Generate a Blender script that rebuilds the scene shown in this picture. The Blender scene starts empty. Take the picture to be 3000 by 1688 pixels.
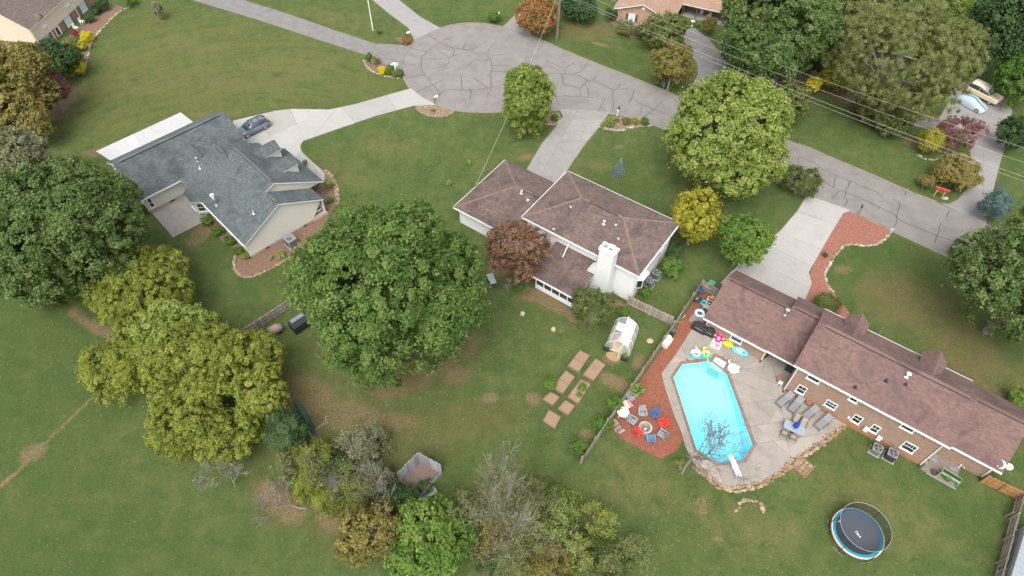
import bpy, math, random
import numpy as np
from mathutils import Vector, Matrix

random.seed(7)
RNG = np.random.default_rng(7)
R = math.radians
SC = bpy.context.scene
COL = SC.collection

# ------------------------------------------------------------------ camera
F_PX, TILT, ROLL, CAM_H, CX, CY = 1900.0, R(51.3), R(-0.6), 57.0, 1500.0, 844.0
_fw = np.array([0, math.cos(TILT), -math.sin(TILT)])
_rt = np.array([1.0, 0, 0])
_dn = np.array([0, -math.sin(TILT), -math.cos(TILT)])
_c, _s = math.cos(ROLL), math.sin(ROLL)
AX_R = _c * _rt + _s * _dn
AX_D = -_s * _rt + _c * _dn
cam = bpy.data.cameras.new('camera')
cam.sensor_width = 36.0
cam.lens = 36.0 * F_PX / 3000.0
cam.clip_end = 3000.0
cam_ob = bpy.data.objects.new('camera', cam)
COL.objects.link(cam_ob)
mw = Matrix.Identity(4)
for i in range(3):
    mw[i][0] = AX_R[i]
    mw[i][1] = -AX_D[i]
    mw[i][2] = -_fw[i]
mw[2][3] = CAM_H
cam_ob.matrix_world = mw
SC.camera = cam_ob

# ------------------------------------------------------------------ light: bright overcast
world = bpy.data.worlds.new('World')
SC.world = world
world.use_nodes = True
wn = world.node_tree
bg = wn.nodes['Background']
sky = wn.nodes.new('ShaderNodeTexSky')
sky.sky_type = 'NISHITA'
sky.sun_disc = False
SUN_EL, SUN_AZ = 58.0, 195.0          # azimuth from +Y towards +X
sky.sun_elevation = R(SUN_EL)
sky.sun_rotation = R(SUN_AZ)
sky.air_density = 1.0
sky.dust_density = 5.0
sky.ozone_density = 1.0
hs = wn.nodes.new('ShaderNodeHueSaturation')
hs.inputs['Saturation'].default_value = 0.22
wn.links.new(sky.outputs[0], hs.inputs['Color'])
wn.links.new(hs.outputs[0], bg.inputs['Color'])
bg.inputs['Strength'].default_value = 0.15
sun = bpy.data.lights.new('sun', 'SUN')
sun.energy = 0.75
sun.angle = R(45)
sun.color = (1.0, 0.965, 0.91)
sun_ob = bpy.data.objects.new('sun', sun)
COL.objects.link(sun_ob)
_sd = Vector((math.sin(R(SUN_AZ)) * math.cos(R(SUN_EL)), math.cos(R(SUN_AZ)) * math.cos(R(SUN_EL)), math.sin(R(SUN_EL))))
sun_ob.rotation_euler = _sd.to_track_quat('Z', 'Y').to_euler()
sun_ob.location = (0, 0, 120)
SC.view_settings.view_transform = 'Standard'
SC.view_settings.look = 'None'
SC.view_settings.gamma = 1.0
SC.view_settings.use_curve_mapping = False
SC.view_settings.exposure = 1.25
SC.render.engine = 'CYCLES'

# ------------------------------------------------------------------ survey: where a spot of the photograph lies on a level plane
def P(x, y, z=0.0):
    d = (x - CX) / F_PX * AX_R + (y - CY) / F_PX * AX_D + _fw
    t = (z - CAM_H) / d[2]
    return np.array([0, 0, CAM_H]) + d * t
def G(pts, z=0.0):
    return [tuple(P(x, y, z)[:2]) for x, y in pts]

# ------------------------------------------------------------------ mesh builder
class MB:
    def __init__(s):
        s.v, s.f, s.t = [], [], []
    def add(s, vs, fs, tone=None):
        n = len(s.v)
        s.v += [tuple(map(float, a)) for a in vs]
        s.f += [tuple(i + n for i in f) for f in fs]
        s.t += [random.random() if tone is None else tone] * len(fs)
        return s
    def hexa(s, b, t, tone=None):
        k = len(b)
        fs = [tuple(range(k - 1, -1, -1)), tuple(range(k, 2 * k))] + [(i, (i + 1) % k, (i + 1) % k + k, i + k) for i in range(k)]
        return s.add(list(b) + list(t), fs, tone)
    def box(s, x0, x1, y0, y1, z0, z1, tone=None):
        b = [(x0, y0, z0), (x1, y0, z0), (x1, y1, z0), (x0, y1, z0)]
        return s.hexa(b, [(x, y, z1) for x, y, _ in b], tone)
    def obox(s, c, size, rz=0.0, tilt=0.0, tone=None, taper=1.0):
        m = Matrix.Translation(c) @ Matrix.Rotation(rz, 4, 'Z') @ Matrix.Rotation(tilt, 4, 'X')
        a, b, h = size[0] / 2, size[1] / 2, size[2] / 2
        q = [(-a, -b), (a, -b), (a, b), (-a, b)]
        return s.hexa([m @ Vector((x, y, -h)) for x, y in q], [m @ Vector((x * taper, y * taper, h)) for x, y in q], tone)
    def prism(s, poly, z0, z1, tone=None):
        if sum(poly[i - 1][0] * poly[i][1] - poly[i][0] * poly[i - 1][1] for i in range(len(poly))) < 0:
            poly = poly[::-1]
        return s.hexa([(p[0], p[1], z0) for p in poly], [(p[0], p[1], z1) for p in poly], tone)
    def poly(s, pts, tone=None):
        return s.add(pts, [tuple(range(len(pts)))], tone)
    def bar(s, p, q, w, h=None, tone=None, up=(0, 0, 1)):
        p, q, up = Vector(p), Vector(q), Vector(up)
        h = w if h is None else h
        d = (q - p)
        if d.length < 1e-6: return s
        d.normalize()
        if abs(d.dot(up)) > .98: up = Vector((1, 0, 0))
        a = d.cross(up).normalized(); b = a.cross(d)
        a *= w / 2; b *= h / 2
        return s.hexa([p - a - b, p + a - b, p + a + b, p - a + b], [q - a - b, q + a - b, q + a + b, q - a + b], tone)
    def tube(s, pts, r, n=6, tone=None, cap=True):
        pts = [Vector(p) for p in pts]
        m = len(pts)
        rs = [r] * m if not hasattr(r, '__len__') else r
        vs, fs = [], []
        for i, p in enumerate(pts):
            d = (pts[min(i + 1, m - 1)] - pts[max(i - 1, 0)])
            d = d.normalized() if d.length > 1e-9 else Vector((0, 0, 1))
            up = Vector((0, 0, 1)) if abs(d.z) < .95 else Vector((1, 0, 0))
            a = d.cross(up).normalized(); b = a.cross(d)
            for k in range(n):
                t = 2 * math.pi * k / n
                vs.append(p + (a * math.cos(t) + b * math.sin(t)) * rs[i])
        for i in range(m - 1):
            for k in range(n):
                fs.append((i * n + k, i * n + (k + 1) % n, (i + 1) * n + (k + 1) % n, (i + 1) * n + k))
        if cap:
            fs.append(tuple(range(n))[::-1]); fs.append(tuple(range((m - 1) * n, m * n)))
        return s.add(vs, fs, tone)
    def ring(s, c, Rr, r, n=24, k=10, sx=1.0, sy=1.0, rz=0.0, tone=None, flat=1.0):
        vs, fs = [], []
        for i in range(n):
            a = 2 * math.pi * i / n
            for j in range(k):
                b = 2 * math.pi * j / k
                x, y = (Rr + r * math.cos(b)) * math.cos(a) * sx, (Rr + r * math.cos(b)) * math.sin(a) * sy
                vs.append((c[0] + x * math.cos(rz) - y * math.sin(rz), c[1] + x * math.sin(rz) + y * math.cos(rz), c[2] + r * flat * math.sin(b)))
        for i in range(n):
            for j in range(k):
                fs.append((i * k + j, ((i + 1) % n) * k + j, ((i + 1) % n) * k + (j + 1) % k, i * k + (j + 1) % k))
        return s.add(vs, fs, tone)
    def lathe(s, c, prof, n=16, tone=None, sx=1.0, sy=1.0):
        vs, fs = [], []
        for r, z in prof:
            for k in range(n):
                t = 2 * math.pi * k / n
                vs.append((c[0] + r * math.cos(t) * sx, c[1] + r * math.sin(t) * sy, c[2] + z))
        m = len(prof)
        for i in range(m - 1):
            for k in range(n):
                fs.append((i * n + k, i * n + (k + 1) % n, (i + 1) * n + (k + 1) % n, (i + 1) * n + k))
        if prof[0][0] > 1e-4: fs.append(tuple(range(n))[::-1])
        if prof[-1][0] > 1e-4: fs.append(tuple(range((m - 1) * n, m * n)))
        return s.add(vs, fs, tone)
    def blob(s, c, r, nu=10, nv=7, jit=0.0, tone=None, rz=0.0):
        vs, fs = [(0, 0, -1)], []
        for j in range(1, nv):
            b = math.pi * j / nv - math.pi / 2
            for i in range(nu):
                a = 2 * math.pi * i / nu
                q = 1 + random.uniform(-jit, jit)
                vs.append((math.cos(a) * math.cos(b) * q, math.sin(a) * math.cos(b) * q, math.sin(b) * q))
        vs.append((0, 0, 1))
        for i in range(nu):
            fs.append((0, 1 + (i + 1) % nu, 1 + i))
            for j in range(nv - 2):
                fs.append((1 + j * nu + i, 1 + j * nu + (i + 1) % nu, 1 + (j + 1) * nu + (i + 1) % nu, 1 + (j + 1) * nu + i))
            fs.append((1 + (nv - 2) * nu + i, 1 + (nv - 2) * nu + (i + 1) % nu, len(vs) - 1))
        cr, sr = math.cos(rz), math.sin(rz)
        vs = [(c[0] + (x * r[0] * cr - y * r[1] * sr), c[1] + (x * r[0] * sr + y * r[1] * cr), c[2] + z * r[2]) for x, y, z in vs]
        return s.add(vs, fs, tone)
    def mesh(s, name, m, smooth=False):
        me = bpy.data.meshes.new(name)
        me.from_pydata(s.v, [], s.f)
        at = me.attributes.new('tone', 'FLOAT', 'FACE')
        at.data.foreach_set('value', s.t)
        if smooth:
            me.polygons.foreach_set('use_smooth', [True] * len(me.polygons))
        me.materials.append(m)
        return me
    def build(s, name, m, parent=None, smooth=False, kind=None):
        o = bpy.data.objects.new(name, s.mesh(name, m, smooth))
        COL.objects.link(o)
        if parent is not None: o.parent = parent
        if kind: o['kind'] = kind
        return o

def tag(o, label, cat, group=None):
    o['label'] = label; o['category'] = cat
    if group: o['group'] = group
    return o
def thing(name, label, cat, loc=(0, 0, 0), rz=0.0, group=None):
    o = bpy.data.objects.new(name, None)
    o.empty_display_size = .2
    COL.objects.link(o)
    o.location = (float(loc[0]), float(loc[1]), float(loc[2]) if len(loc) > 2 else 0.0)
    o.rotation_euler = (0, 0, rz)
    return tag(o, label, cat, group)
def dup(root, loc, rz, label, group=None):
    r = root.copy(); COL.objects.link(r)
    r.location = (float(loc[0]), float(loc[1]), float(loc[2]) if len(loc) > 2 else 0.0); r.rotation_euler = (0, 0, rz)
    r['label'] = label
    if group: r['group'] = group
    for ch in list(root.children):
        c = ch.copy(); COL.objects.link(c); c.parent = r
        for g in list(ch.children):
            d = g.copy(); COL.objects.link(d); d.parent = c
    return r
def struct(o):
    o['kind'] = 'structure'; return o

# ------------------------------------------------------------------ materials
MATS = {}
def _new(name):
    m = bpy.data.materials.new(name); m.use_nodes = True
    nt = m.node_tree
    return m, nt, nt.nodes['Principled BSDF']
def _ramp(nt, stops, fac):
    r = nt.nodes.new('ShaderNodeValToRGB')
    el = r.color_ramp.elements
    while len(el) < len(stops): el.new(0.5)
    for e, (p, c) in zip(el, stops):
        e.position = p; e.color = (*c, 1)
    nt.links.new(fac, r.inputs[0])
    return r.outputs[0]
def _noise(nt, scale, detail=4.0, rough=.6, vec=None, dist=0.0):
    n = nt.nodes.new('ShaderNodeTexNoise')
    n.inputs['Scale'].default_value = scale; n.inputs['Detail'].default_value = detail
    n.inputs['Roughness'].default_value = rough; n.inputs['Distortion'].default_value = dist
    if vec is not None: nt.links.new(vec, n.inputs['Vector'])
    return n.outputs['Fac']
def _coord(nt, kind='Object'):
    return nt.nodes.new('ShaderNodeTexCoord').outputs[kind]
def _mix(nt, fac, a, b, mode='MIX'):
    m = nt.nodes.new('ShaderNodeMix'); m.data_type = 'RGBA'; m.blend_type = mode
    for sock, val in ((m.inputs[0], fac), (m.inputs[6], a), (m.inputs[7], b)):
        if isinstance(val, bpy.types.NodeSocket): nt.links.new(val, sock)
        elif isinstance(val, (int, float)): sock.default_value = val
        else: sock.default_value = (*val, 1)
    return m.outputs[2]
def _math(nt, op, a, b=0.0, clamp=False):
    m = nt.nodes.new('ShaderNodeMath'); m.operation = op; m.use_clamp = clamp
    for i, val in enumerate((a, b)):
        if isinstance(val, bpy.types.NodeSocket): nt.links.new(val, m.inputs[i])
        else: m.inputs[i].default_value = val
    return m.outputs[0]
def _map(nt, v, a, b, c=0.0, d=1.0):
    m = nt.nodes.new('ShaderNodeMapRange')
    nt.links.new(v, m.inputs[0])
    for i, x in enumerate((a, b, c, d)): m.inputs[i + 1].default_value = x
    return m.outputs[0]
def _attr(nt, name, out='Fac'):
    a = nt.nodes.new('ShaderNodeAttribute'); a.attribute_name = name
    return a.outputs[out]
def _bump(nt, bs, h, strength=.3, dist=.02):
    b = nt.nodes.new('ShaderNodeBump'); b.inputs['Strength'].default_value = strength; b.inputs['Distance'].default_value = dist
    nt.links.new(h, b.inputs['Height']); nt.links.new(b.outputs[0], bs.inputs['Normal'])

def mat(name, col, rough=.75, var=.12, scale=6.0, bump=0.0, metal=0.0, tones=None, grime=None, coat=0.0, spec=.4, gscale=.7):
    """plain painted / stone / plastic surface: base colour, fine variation, optional per-piece tones and stains"""
    if name in MATS: return MATS[name]
    m, nt, bs = _new(name)
    co = _coord(nt)
    n = _noise(nt, scale, 6, .65, co)
    a = tuple(max(0, c * (1 - var)) for c in col); b = tuple(min(1, c * (1 + var)) for c in col)
    base = _ramp(nt, [(.3, a), (.7, b)], n)
    if tones:
        tr = _ramp(nt, [(i / max(1, len(tones) - 1), c) for i, c in enumerate(tones)], _attr(nt, 'tone'))
        base = _mix(nt, .5, tr, base, 'MIX') if False else _mix(nt, _map(nt, n, .3, .7, 0, .25), tr, tuple(c * .7 for c in col))
    if grime:
        g = _noise(nt, gscale, 7, .7, co, .6)
        base = _mix(nt, _map(nt, g, .48, .72, 0, grime[1]), base, grime[0])
    nt.links.new(base, bs.inputs['Base Color'])
    bs.inputs['Roughness'].default_value = rough
    bs.inputs['Metallic'].default_value = metal
    bs.inputs['Specular IOR Level'].default_value = spec
    bs.inputs['Coat Weight'].default_value = coat
    if bump: _bump(nt, bs, _noise(nt, scale * 4, 5, .7, co), bump, .03)
    MATS[name] = m
    return m

def leaf_mat(name, stops, trans=.42, rough=.75):
    if name in MATS: return MATS[name]
    m, nt, bs = _new(name)
    c = _ramp(nt, [(i / (len(stops) - 1), k) for i, k in enumerate(stops)], _attr(nt, 'tone'))
    nt.links.new(c, bs.inputs['Base Color'])
    bs.inputs['Roughness'].default_value = rough
    bs.inputs['Specular IOR Level'].default_value = .12
    tr = nt.nodes.new('ShaderNodeBsdfTranslucent')
    nt.links.new(_mix(nt, 1.0, c, (1.0, 1.0, .55), 'MULTIPLY'), tr.inputs['Color'])
    mx = nt.nodes.new('ShaderNodeMixShader'); mx.inputs[0].default_value = trans
    nt.links.new(bs.outputs[0], mx.inputs[1]); nt.links.new(tr.outputs[0], mx.inputs[2])
    nt.links.new(mx.outputs[0], nt.nodes['Material Output'].inputs['Surface'])
    MATS[name] = m
    return m

def brick_mat(name, c1, c2, mortar, bw=.21, bh=.075):
    if name in MATS: return MATS[name]
    m, nt, bs = _new(name)
    sx = nt.nodes.new('ShaderNodeSeparateXYZ'); nt.links.new(_coord(nt), sx.inputs[0])
    cb = nt.nodes.new('ShaderNodeCombineXYZ')
    nt.links.new(_math(nt, 'ADD', sx.outputs[0], sx.outputs[1]), cb.inputs[0]); nt.links.new(sx.outputs[2], cb.inputs[1])
    b = nt.nodes.new('ShaderNodeTexBrick')
    nt.links.new(cb.outputs[0], b.inputs['Vector'])
    b.inputs['Color1'].default_value = (*c1, 1); b.inputs['Color2'].default_value = (*c2, 1); b.inputs['Mortar'].default_value = (*mortar, 1)
    b.inputs['Scale'].default_value = 1.0; b.inputs['Mortar Size'].default_value = .006
    b.inputs['Brick Width'].default_value = bw; b.inputs['Row Height'].default_value = bh; b.inputs['Bias'].default_value = -.1
    n = _noise(nt, 1.3, 6, .7, _coord(nt))
    n2 = _noise(nt, 9.0, 3, .6, cb.outputs[0])
    c = _mix(nt, _map(nt, n, .35, .75, 0, .45), b.outputs['Color'], tuple(x * .55 for x in c1))
    c = _mix(nt, _map(nt, n2, .55, .75, 0, .6), c, tuple(min(1, x * 1.5) for x in c2))
    nt.links.new(c, bs.inputs['Base Color']); bs.inputs['Roughness'].default_value = .9
    _bump(nt, bs, b.outputs['Fac'], -.4, .01)
    MATS[name] = m
    return m

def shingle_mat(name, stops, stain, streak=.55):
    """asphalt shingles: colour per tab, algae streaks that run over the whole roof"""
    if name in MATS: return MATS[name]
    m, nt, bs = _new(name)
    c = _ramp(nt, [(i / (len(stops) - 1), k) for i, k in enumerate(stops)], _attr(nt, 'tone'))
    co = _coord(nt)
    g = _noise(nt, .45, 6, .65, co, .8)
    c = _mix(nt, _map(nt, g, .46, .68, 0, streak), c, stain)
    gr = _noise(nt, 55.0, 2, .8, co)
    c = _mix(nt, _map(nt, gr, .4, .8, 0, .35), c, tuple(min(1, k * 1.7) for k in stops[-1]))
    nt.links.new(c, bs.inputs['Base Color']); bs.inputs['Roughness'].default_value = .92
    bs.inputs['Specular IOR Level'].default_value = .25
    _bump(nt, bs, gr, .35, .01)
    MATS[name] = m
    return m

def glass_mat(name, col=(.02, .03, .035), rough=.06):
    if name in MATS: return MATS[name]
    m, nt, bs = _new(name)
    n = _noise(nt, .8, 2, .5, _coord(nt))
    nt.links.new(_ramp(nt, [(.35, tuple(c * .6 for c in col)), (.65, tuple(min(1, c * 1.8) for c in col))], n), bs.inputs['Base Color'])
    bs.inputs['Roughness'].default_value = rough
    bs.inputs['Specular IOR Level'].default_value = .8
    MATS[name] = m
    return m
def clear_mat(name, tint=(.9, .95, .93), alpha=.25, rough=.12, col=None):
    """thin clear sheet: mostly lets light straight through, reflects at grazing angles"""
    if name in MATS: return MATS[name]
    m, nt, bs = _new(name)
    bs.inputs['Base Color'].default_value = (*(col or tint), 1); bs.inputs['Roughness'].default_value = rough
    tr = nt.nodes.new('ShaderNodeBsdfTransparent'); tr.inputs[0].default_value = (*tint, 1)
    mx = nt.nodes.new('ShaderNodeMixShader')
    fr = nt.nodes.new('ShaderNodeLayerWeight')
    f = _math(nt, 'ADD', _math(nt, 'MULTIPLY', _math(nt, 'POWER', fr.outputs['Facing'], 4.0), (1 - alpha) * .6), alpha, True)
    nt.links.new(f, mx.inputs[0]); nt.links.new(tr.outputs[0], mx.inputs[1]); nt.links.new(bs.outputs[0], mx.inputs[2])
    nt.links.new(mx.outputs[0], nt.nodes['Material Output'].inputs['Surface'])
    MATS[name] = m
    return m

WHITE = mat('white_paint', (.60, .60, .585), .5, .04, 3, grime=((.48, .47, .44), .35))
WHITE2 = mat('white_vinyl', (.62, .62, .62), .35, .02, 3)
BLACK = mat('black_plastic', (.018, .019, .02), .5, .3, 9)
RUBBER = mat('black_rubber', (.02, .02, .02), .8, .2, 20)
STEEL = mat('galvanised_steel', (.55, .56, .57), .35, .12, 8, metal=.9)
GLASS = glass_mat('window_glass')
WOODGREY = mat('weathered_wood', (.27, .225, .185), .9, .25, 9, .3, tones=[(.17, .14, .115), (.27, .22, .18), (.36, .31, .26), (.22, .19, .17)], grime=((.1, .09, .07), .5))
CEDAR = mat('new_cedar', (.28, .145, .055), .8, .2, 6, .2, tones=[(.24, .115, .042), (.31, .17, .07), (.27, .15, .06)])
STONE = mat('field_stone', (.22, .15, .09), .9, .25, 7, .5, tones=[(.26, .175, .095), (.18, .125, .08), (.33, .26, .18), (.22, .14, .08), (.14, .11, .09)])
STONEW = mat('pale_stone', (.3, .25, .2), .9, .2, 8, .4, tones=[(.22, .17, .12), (.33, .29, .24), (.26, .2, .14), (.42, .4, .36)])
BARK = mat('bark', (.16, .13, .105), .95, .35, 12, .6, grime=((.3, .29, .26), .5))
BARKPALE = mat('pale_bark', (.20, .18, .155), .95, .3, 10, .5, grime=((.12, .10, .08), .5))
# ================================================================== GROUND
def chaikin(p, n=2, closed=True):
    p = [np.array(q[:2], float) for q in p]
    for _ in range(n):
        o = []
        m = len(p)
        for i in range(m if closed else m - 1):
            a, b = p[i], p[(i + 1) % m]
            o += [a * .75 + b * .25, a * .25 + b * .75]
        if not closed: o = [p[0]] + o + [p[-1]]
        p = o
    return [tuple(q) for q in p]
def clip(poly, a, b, c):
    """keep a*x+b*y+c >= 0"""
    o = []
    for i in range(len(poly)):
        p, q = poly[i - 1], poly[i]
        dp, dq = a * p[0] + b * p[1] + c, a * q[0] + b * q[1] + c
        if (dp >= 0) != (dq >= 0):
            t = dp / (dp - dq)
            o.append((p[0] + (q[0] - p[0]) * t, p[1] + (q[1] - p[1]) * t))
        if dq >= 0: o.append(q)
    return o
def area(p):
    return .5 * sum(p[i - 1][0] * p[i][1] - p[i][0] * p[i - 1][1] for i in range(len(p)))
def half(p, q):
    """line through p,q: positive on its left"""
    a, b = -(q[1] - p[1]), q[0] - p[0]
    l = math.hypot(a, b); a, b = a / l, b / l
    return a, b, -(a * p[0] + b * p[1])
def split(pieces, lines, gap=.012):
    for p, q in lines:
        a, b, c = half(p, q)
        nxt = []
        for s in pieces:
            for sg in (1, -1):
                k = clip(s, a * sg, b * sg, c * sg - gap)
                if len(k) > 2 and abs(area(k)) > .02: nxt.append(k)
        pieces = nxt
    return pieces
def subtract(pieces, convex, gap=.012):
    if area(convex) < 0: convex = convex[::-1]
    out = []
    for s in pieces:
        rest = s
        for i in range(len(convex)):
            a, b, c = half(convex[i - 1], convex[i])
            k = clip(rest, -a, -b, -c - .002)
            if len(k) > 2 and abs(area(k)) > .03: out.append(k)
            rest = clip(rest, a, b, c - gap) if False else clip(rest, a, b, c)
            if len(rest) < 3: break
    return out
def in_poly(poly, X, Y):
    r = np.zeros(X.shape, bool)
    for i in range(len(poly)):
        x0, y0 = poly[i - 1]; x1, y1 = poly[i]
        if y0 == y1: continue
        c = ((y0 > Y) != (y1 > Y)) & (X < (x1 - x0) * (Y - y0) / (y1 - y0) + x0)
        r ^= c
    return r
def edge_dist(poly, X, Y, closed=True):
    d = np.full(X.shape, 1e9)
    for i in range(0 if closed else 1, len(poly)):
        a, b = np.array(poly[i - 1][:2]), np.array(poly[i][:2])
        v = b - a; l2 = max(v @ v, 1e-9)
        t = np.clip(((X - a[0]) * v[0] + (Y - a[1]) * v[1]) / l2, 0, 1)
        d = np.minimum(d, np.hypot(X - a[0] - t * v[0], Y - a[1] - t * v[1]))
    return d

ROAD = chaikin(G([(3150, 925), (2803, 765), (2611, 676), (2489, 620), (2366, 577), (2150, 470), (1957, 383), (1880, 352), (1787, 333), (1637, 324), (1480, 330), (1400, 330), (1332, 325), (1274, 307), (1230, 283), (1201, 258), (1181, 227), (1177, 189), (1187, 157), (1200, 131), (1219, 112), (1250, 95), (1287, 82), (1332, 71), (1391, 67), (1440, 72), (1500, 84), (1552, 100), (1616, 131), (1718, 175), (1829, 218), (1919, 253), (1998, 288), (2160, 350), (2340, 422), (2454, 471), (2559, 515), (2655, 559), (2754, 597), (2882, 655), (3150, 775)]), 2)
DRIVE_GREY = G([(684, 354), (750, 339), (808, 325), (858, 320), (915, 321), (965, 322), (1041, 306), (1114, 285), (1196, 262), (1203, 259), (1235, 285), (1280, 308), (1210, 311), (1099, 341), (997, 376), (890, 413), (881, 424), (881, 438), (890, 452), (920, 479), (951, 506), (951, 530), (925, 530), (860, 480), (760, 470), (660, 420)])
DRIVE_TOP = G([(470, -30), (582, 6), (750, 57), (896, 105), (1067, 160), (1100, 175), (1140, 195), (1180, 212), (1185, 190), (1188, 157), (1202, 134), (1099, 128), (983, 90), (852, 44), (750, 12), (620, -30)])
DRIVE_TOP2 = G([(1060, -25), (1091, 0), (1137, 38), (1196, 82), (1214, 118), (1262, 94), (1291, 83), (1231, 50), (1169, 0), (1130, -25)])
DRIVE_TOP3 = G([(1470, 82), (1556, 103), (1558, 62), (1550, 26), (1530, 15), (1505, 48)])
DRIVE_WHITE = G([(1637, 319), (1787, 329), (1753, 376), (1715, 422), (1600, 590), (1480, 590), (1544, 495), (1587, 422), (1625, 376), (1651, 344)])
DRIVE_BRICK = G([(2364, 572), (2492, 617), (2471, 625), (2436, 681), (2369, 798), (2378, 830), (2350, 900), (2300, 930), (2110, 830), (2180, 760), (2285, 678), (2337, 617)])
DRIVE_FAR = G([(2752, 594), (2780, 599), (2806, 585), (2832, 553), (2844, 466), (2841, 422), (2815, 380), (2760, 376), (2750, 345), (2771, 315), (2790, 262), (2832, 235), (2900, 262), (2966, 323), (2946, 422), (2929, 480), (2905, 576), (2888, 626), (2890, 662)])
DRIVE_TAN = G([(1992, 290), (2030, 247), (2045, 218), (2042, 186), (2015, 150), (2001, 110), (2012, 87), (2033, 81), (2077, 116), (2112, 157), (2170, 195), (2290, 240), (2280, 262), (2170, 250), (2130, 290), (2100, 320), (2075, 322)])
WALK_FAR = G([(2480, 285), (2530, 292), (2585, 305), (2658, 334), (2762, 360), (2762, 378), (2687, 372), (2614, 337), (2556, 311), (2480, 300)])
PAD_WHITE = G([(282, 445), (530, 331), (620, 400), (400, 520)])
PATIO_GREY = G([(432, 610), (508, 697), (600, 650), (620, 600), (540, 545)])
MULCH_FRONT = chaikin(G([(2471, 625), (2489, 619), (2550, 643), (2612, 672), (2597, 695), (2556, 722), (2483, 709), (2454, 731), (2425, 775), (2413, 800), (2420, 835), (2440, 855), (2462, 884), (2495, 925), (2470, 945), (2390, 900), (2352, 880), (2378, 830), (2370, 797), (2436, 681)]), 1)
MULCH_POOL = G([(2060, 845), (2125, 880), (2080, 960), (2024, 969), (1978, 1042), (1937, 1096), (1954, 1156), (1978, 1226), (2000, 1290), (1984, 1318), (1937, 1345), (1879, 1318), (1820, 1283), (1785, 1252), (1880, 1108)])
POOL = G([(1972, 1106), (1999.5, 1066), (2078, 1057), (2131, 1097), (2206.5, 1302), (2178, 1349), (2101, 1357.5), (2040, 1319)])
ALCOVE = G([(2078, 1071), (2097, 1044), (2131, 1063), (2112, 1092)])
DECK = G([(2024, 969), (2066, 955), (2240, 1052), (2300, 1010), (2350, 1060), (2292, 1140), (2480, 1238), (2436, 1266), (2401, 1295), (2346, 1330), (2314, 1359), (2274, 1385), (2233, 1411), (2198, 1422), (2151, 1428), (2121, 1425), (2070, 1391), (2033, 1358), (2008, 1310), (1995, 1266), (1978, 1226), (1954, 1156), (1937, 1096), (1978, 1042)])
HARD = [ROAD, DRIVE_GREY, DRIVE_TOP, DRIVE_TOP2, DRIVE_TOP3, DRIVE_WHITE, DRIVE_BRICK, DRIVE_FAR, DRIVE_TAN, WALK_FAR, PAD_WHITE, PATIO_GREY, MULCH_FRONT, MULCH_POOL, DECK]

# --- the ground sheet, with painted maps of where soil is bare, grass is dry, leaves have fallen
xs = np.concatenate([[-1500, -500, -200, -120], np.arange(-92, 96, .45), [125, 200, 500, 1500]])
ys = np.concatenate([[-1500, -400, -100, -20], np.arange(2, 128, .45), [150, 220, 500, 1500]])
X, Y = np.meshgrid(xs, ys)
X, Y = X.ravel(), Y.ravel()
dirt = np.zeros(X.size); dry = np.zeros(X.size); lush = np.zeros(X.size); litter = np.zeros(X.size); stripe = np.zeros(X.size)
def soft(poly, w):
    d = edge_dist(poly, X, Y); i = in_poly(poly, X, Y)
    return np.clip(np.where(i, .5 + d / (2 * w), .5 - d / (2 * w)), 0, 1)
def spot(px, py, rx, ry=None, ang=0.0, power=1.0):
    c = P(px, py); ry = rx if ry is None else ry
    u, v = X - c[0], Y - c[1]
    a = R(ang)
    q = ((u * math.cos(a) + v * math.sin(a)) / rx) ** 2 + ((-u * math.sin(a) + v * math.cos(a)) / ry) ** 2
    return np.clip(1.25 - q, 0, 1) ** power
def trail(pts, w):
    return np.clip(1.2 - edge_dist(G(pts), X, Y, False) / w, 0, 1)
for h in HARD:
    e = edge_dist(h, X, Y)
    dry = np.maximum(dry, np.clip(1 - e / .6, 0, 1) * .75)
    dirt = np.maximum(dirt, np.clip(1 - e / .42, 0, 1) * .4)
# worn patches: round bare ring in the meadow with its tracks
dirt = np.maximum(dirt, spot(95, 1328, 1.75, 1.25, 20) * .62)
dirt = np.maximum(dirt, trail([(0, 1425), (62, 1372), (85, 1340)], .38) * .8)
dirt = np.maximum(dirt, trail([(120, 1310), (165, 1265), (245, 1190), (290, 1150)], .3) * .75)
dirt = np.maximum(dirt, trail([(215, 915), (260, 950), (330, 985)], 1.0) * .7)
# under the big maple and the fence line
for s in ((1240, 1090, 7.5, 2.2, 35), (1300, 1000, 3.2, 2.2, 60), (1000, 1215, 7, 2.0, -8), (1120, 1240, 5, 1.6, 5), (900, 1150, 4, 2.5, -30), (1370, 1010, 1.6, 2.6, 0), (1335, 1100, 2.2, 1.6, 0)):
    litter = np.maximum(litter, spot(*s)); dirt = np.maximum(dirt, spot(*s) * .5)
litter = np.maximum(litter, spot(1150, 1000, 9, 7) * .9)
for s in ((1060, 1330, 6, 2.5, -25), (1330, 1240, 8, 3, 10), (1180, 1300, 7, 2.5), (900, 1290, 6, 3), (1000, 1500, 6, 3.5, -35), (840, 1500, 3.5, 2), (1500, 1500, 7, 4)):
    litter = np.maximum(litter, spot(*s) * .65)
for s in ((820, 1470, 4, 1.6, -35), (960, 1510, 2.6, 1.2, -50), (1480, 1560, 3, 1.4, 0), (1455, 1620, 2, 3)):
    dirt = np.maximum(dirt, spot(*s) * .6); litter = np.maximum(litter, spot(*s))
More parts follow.
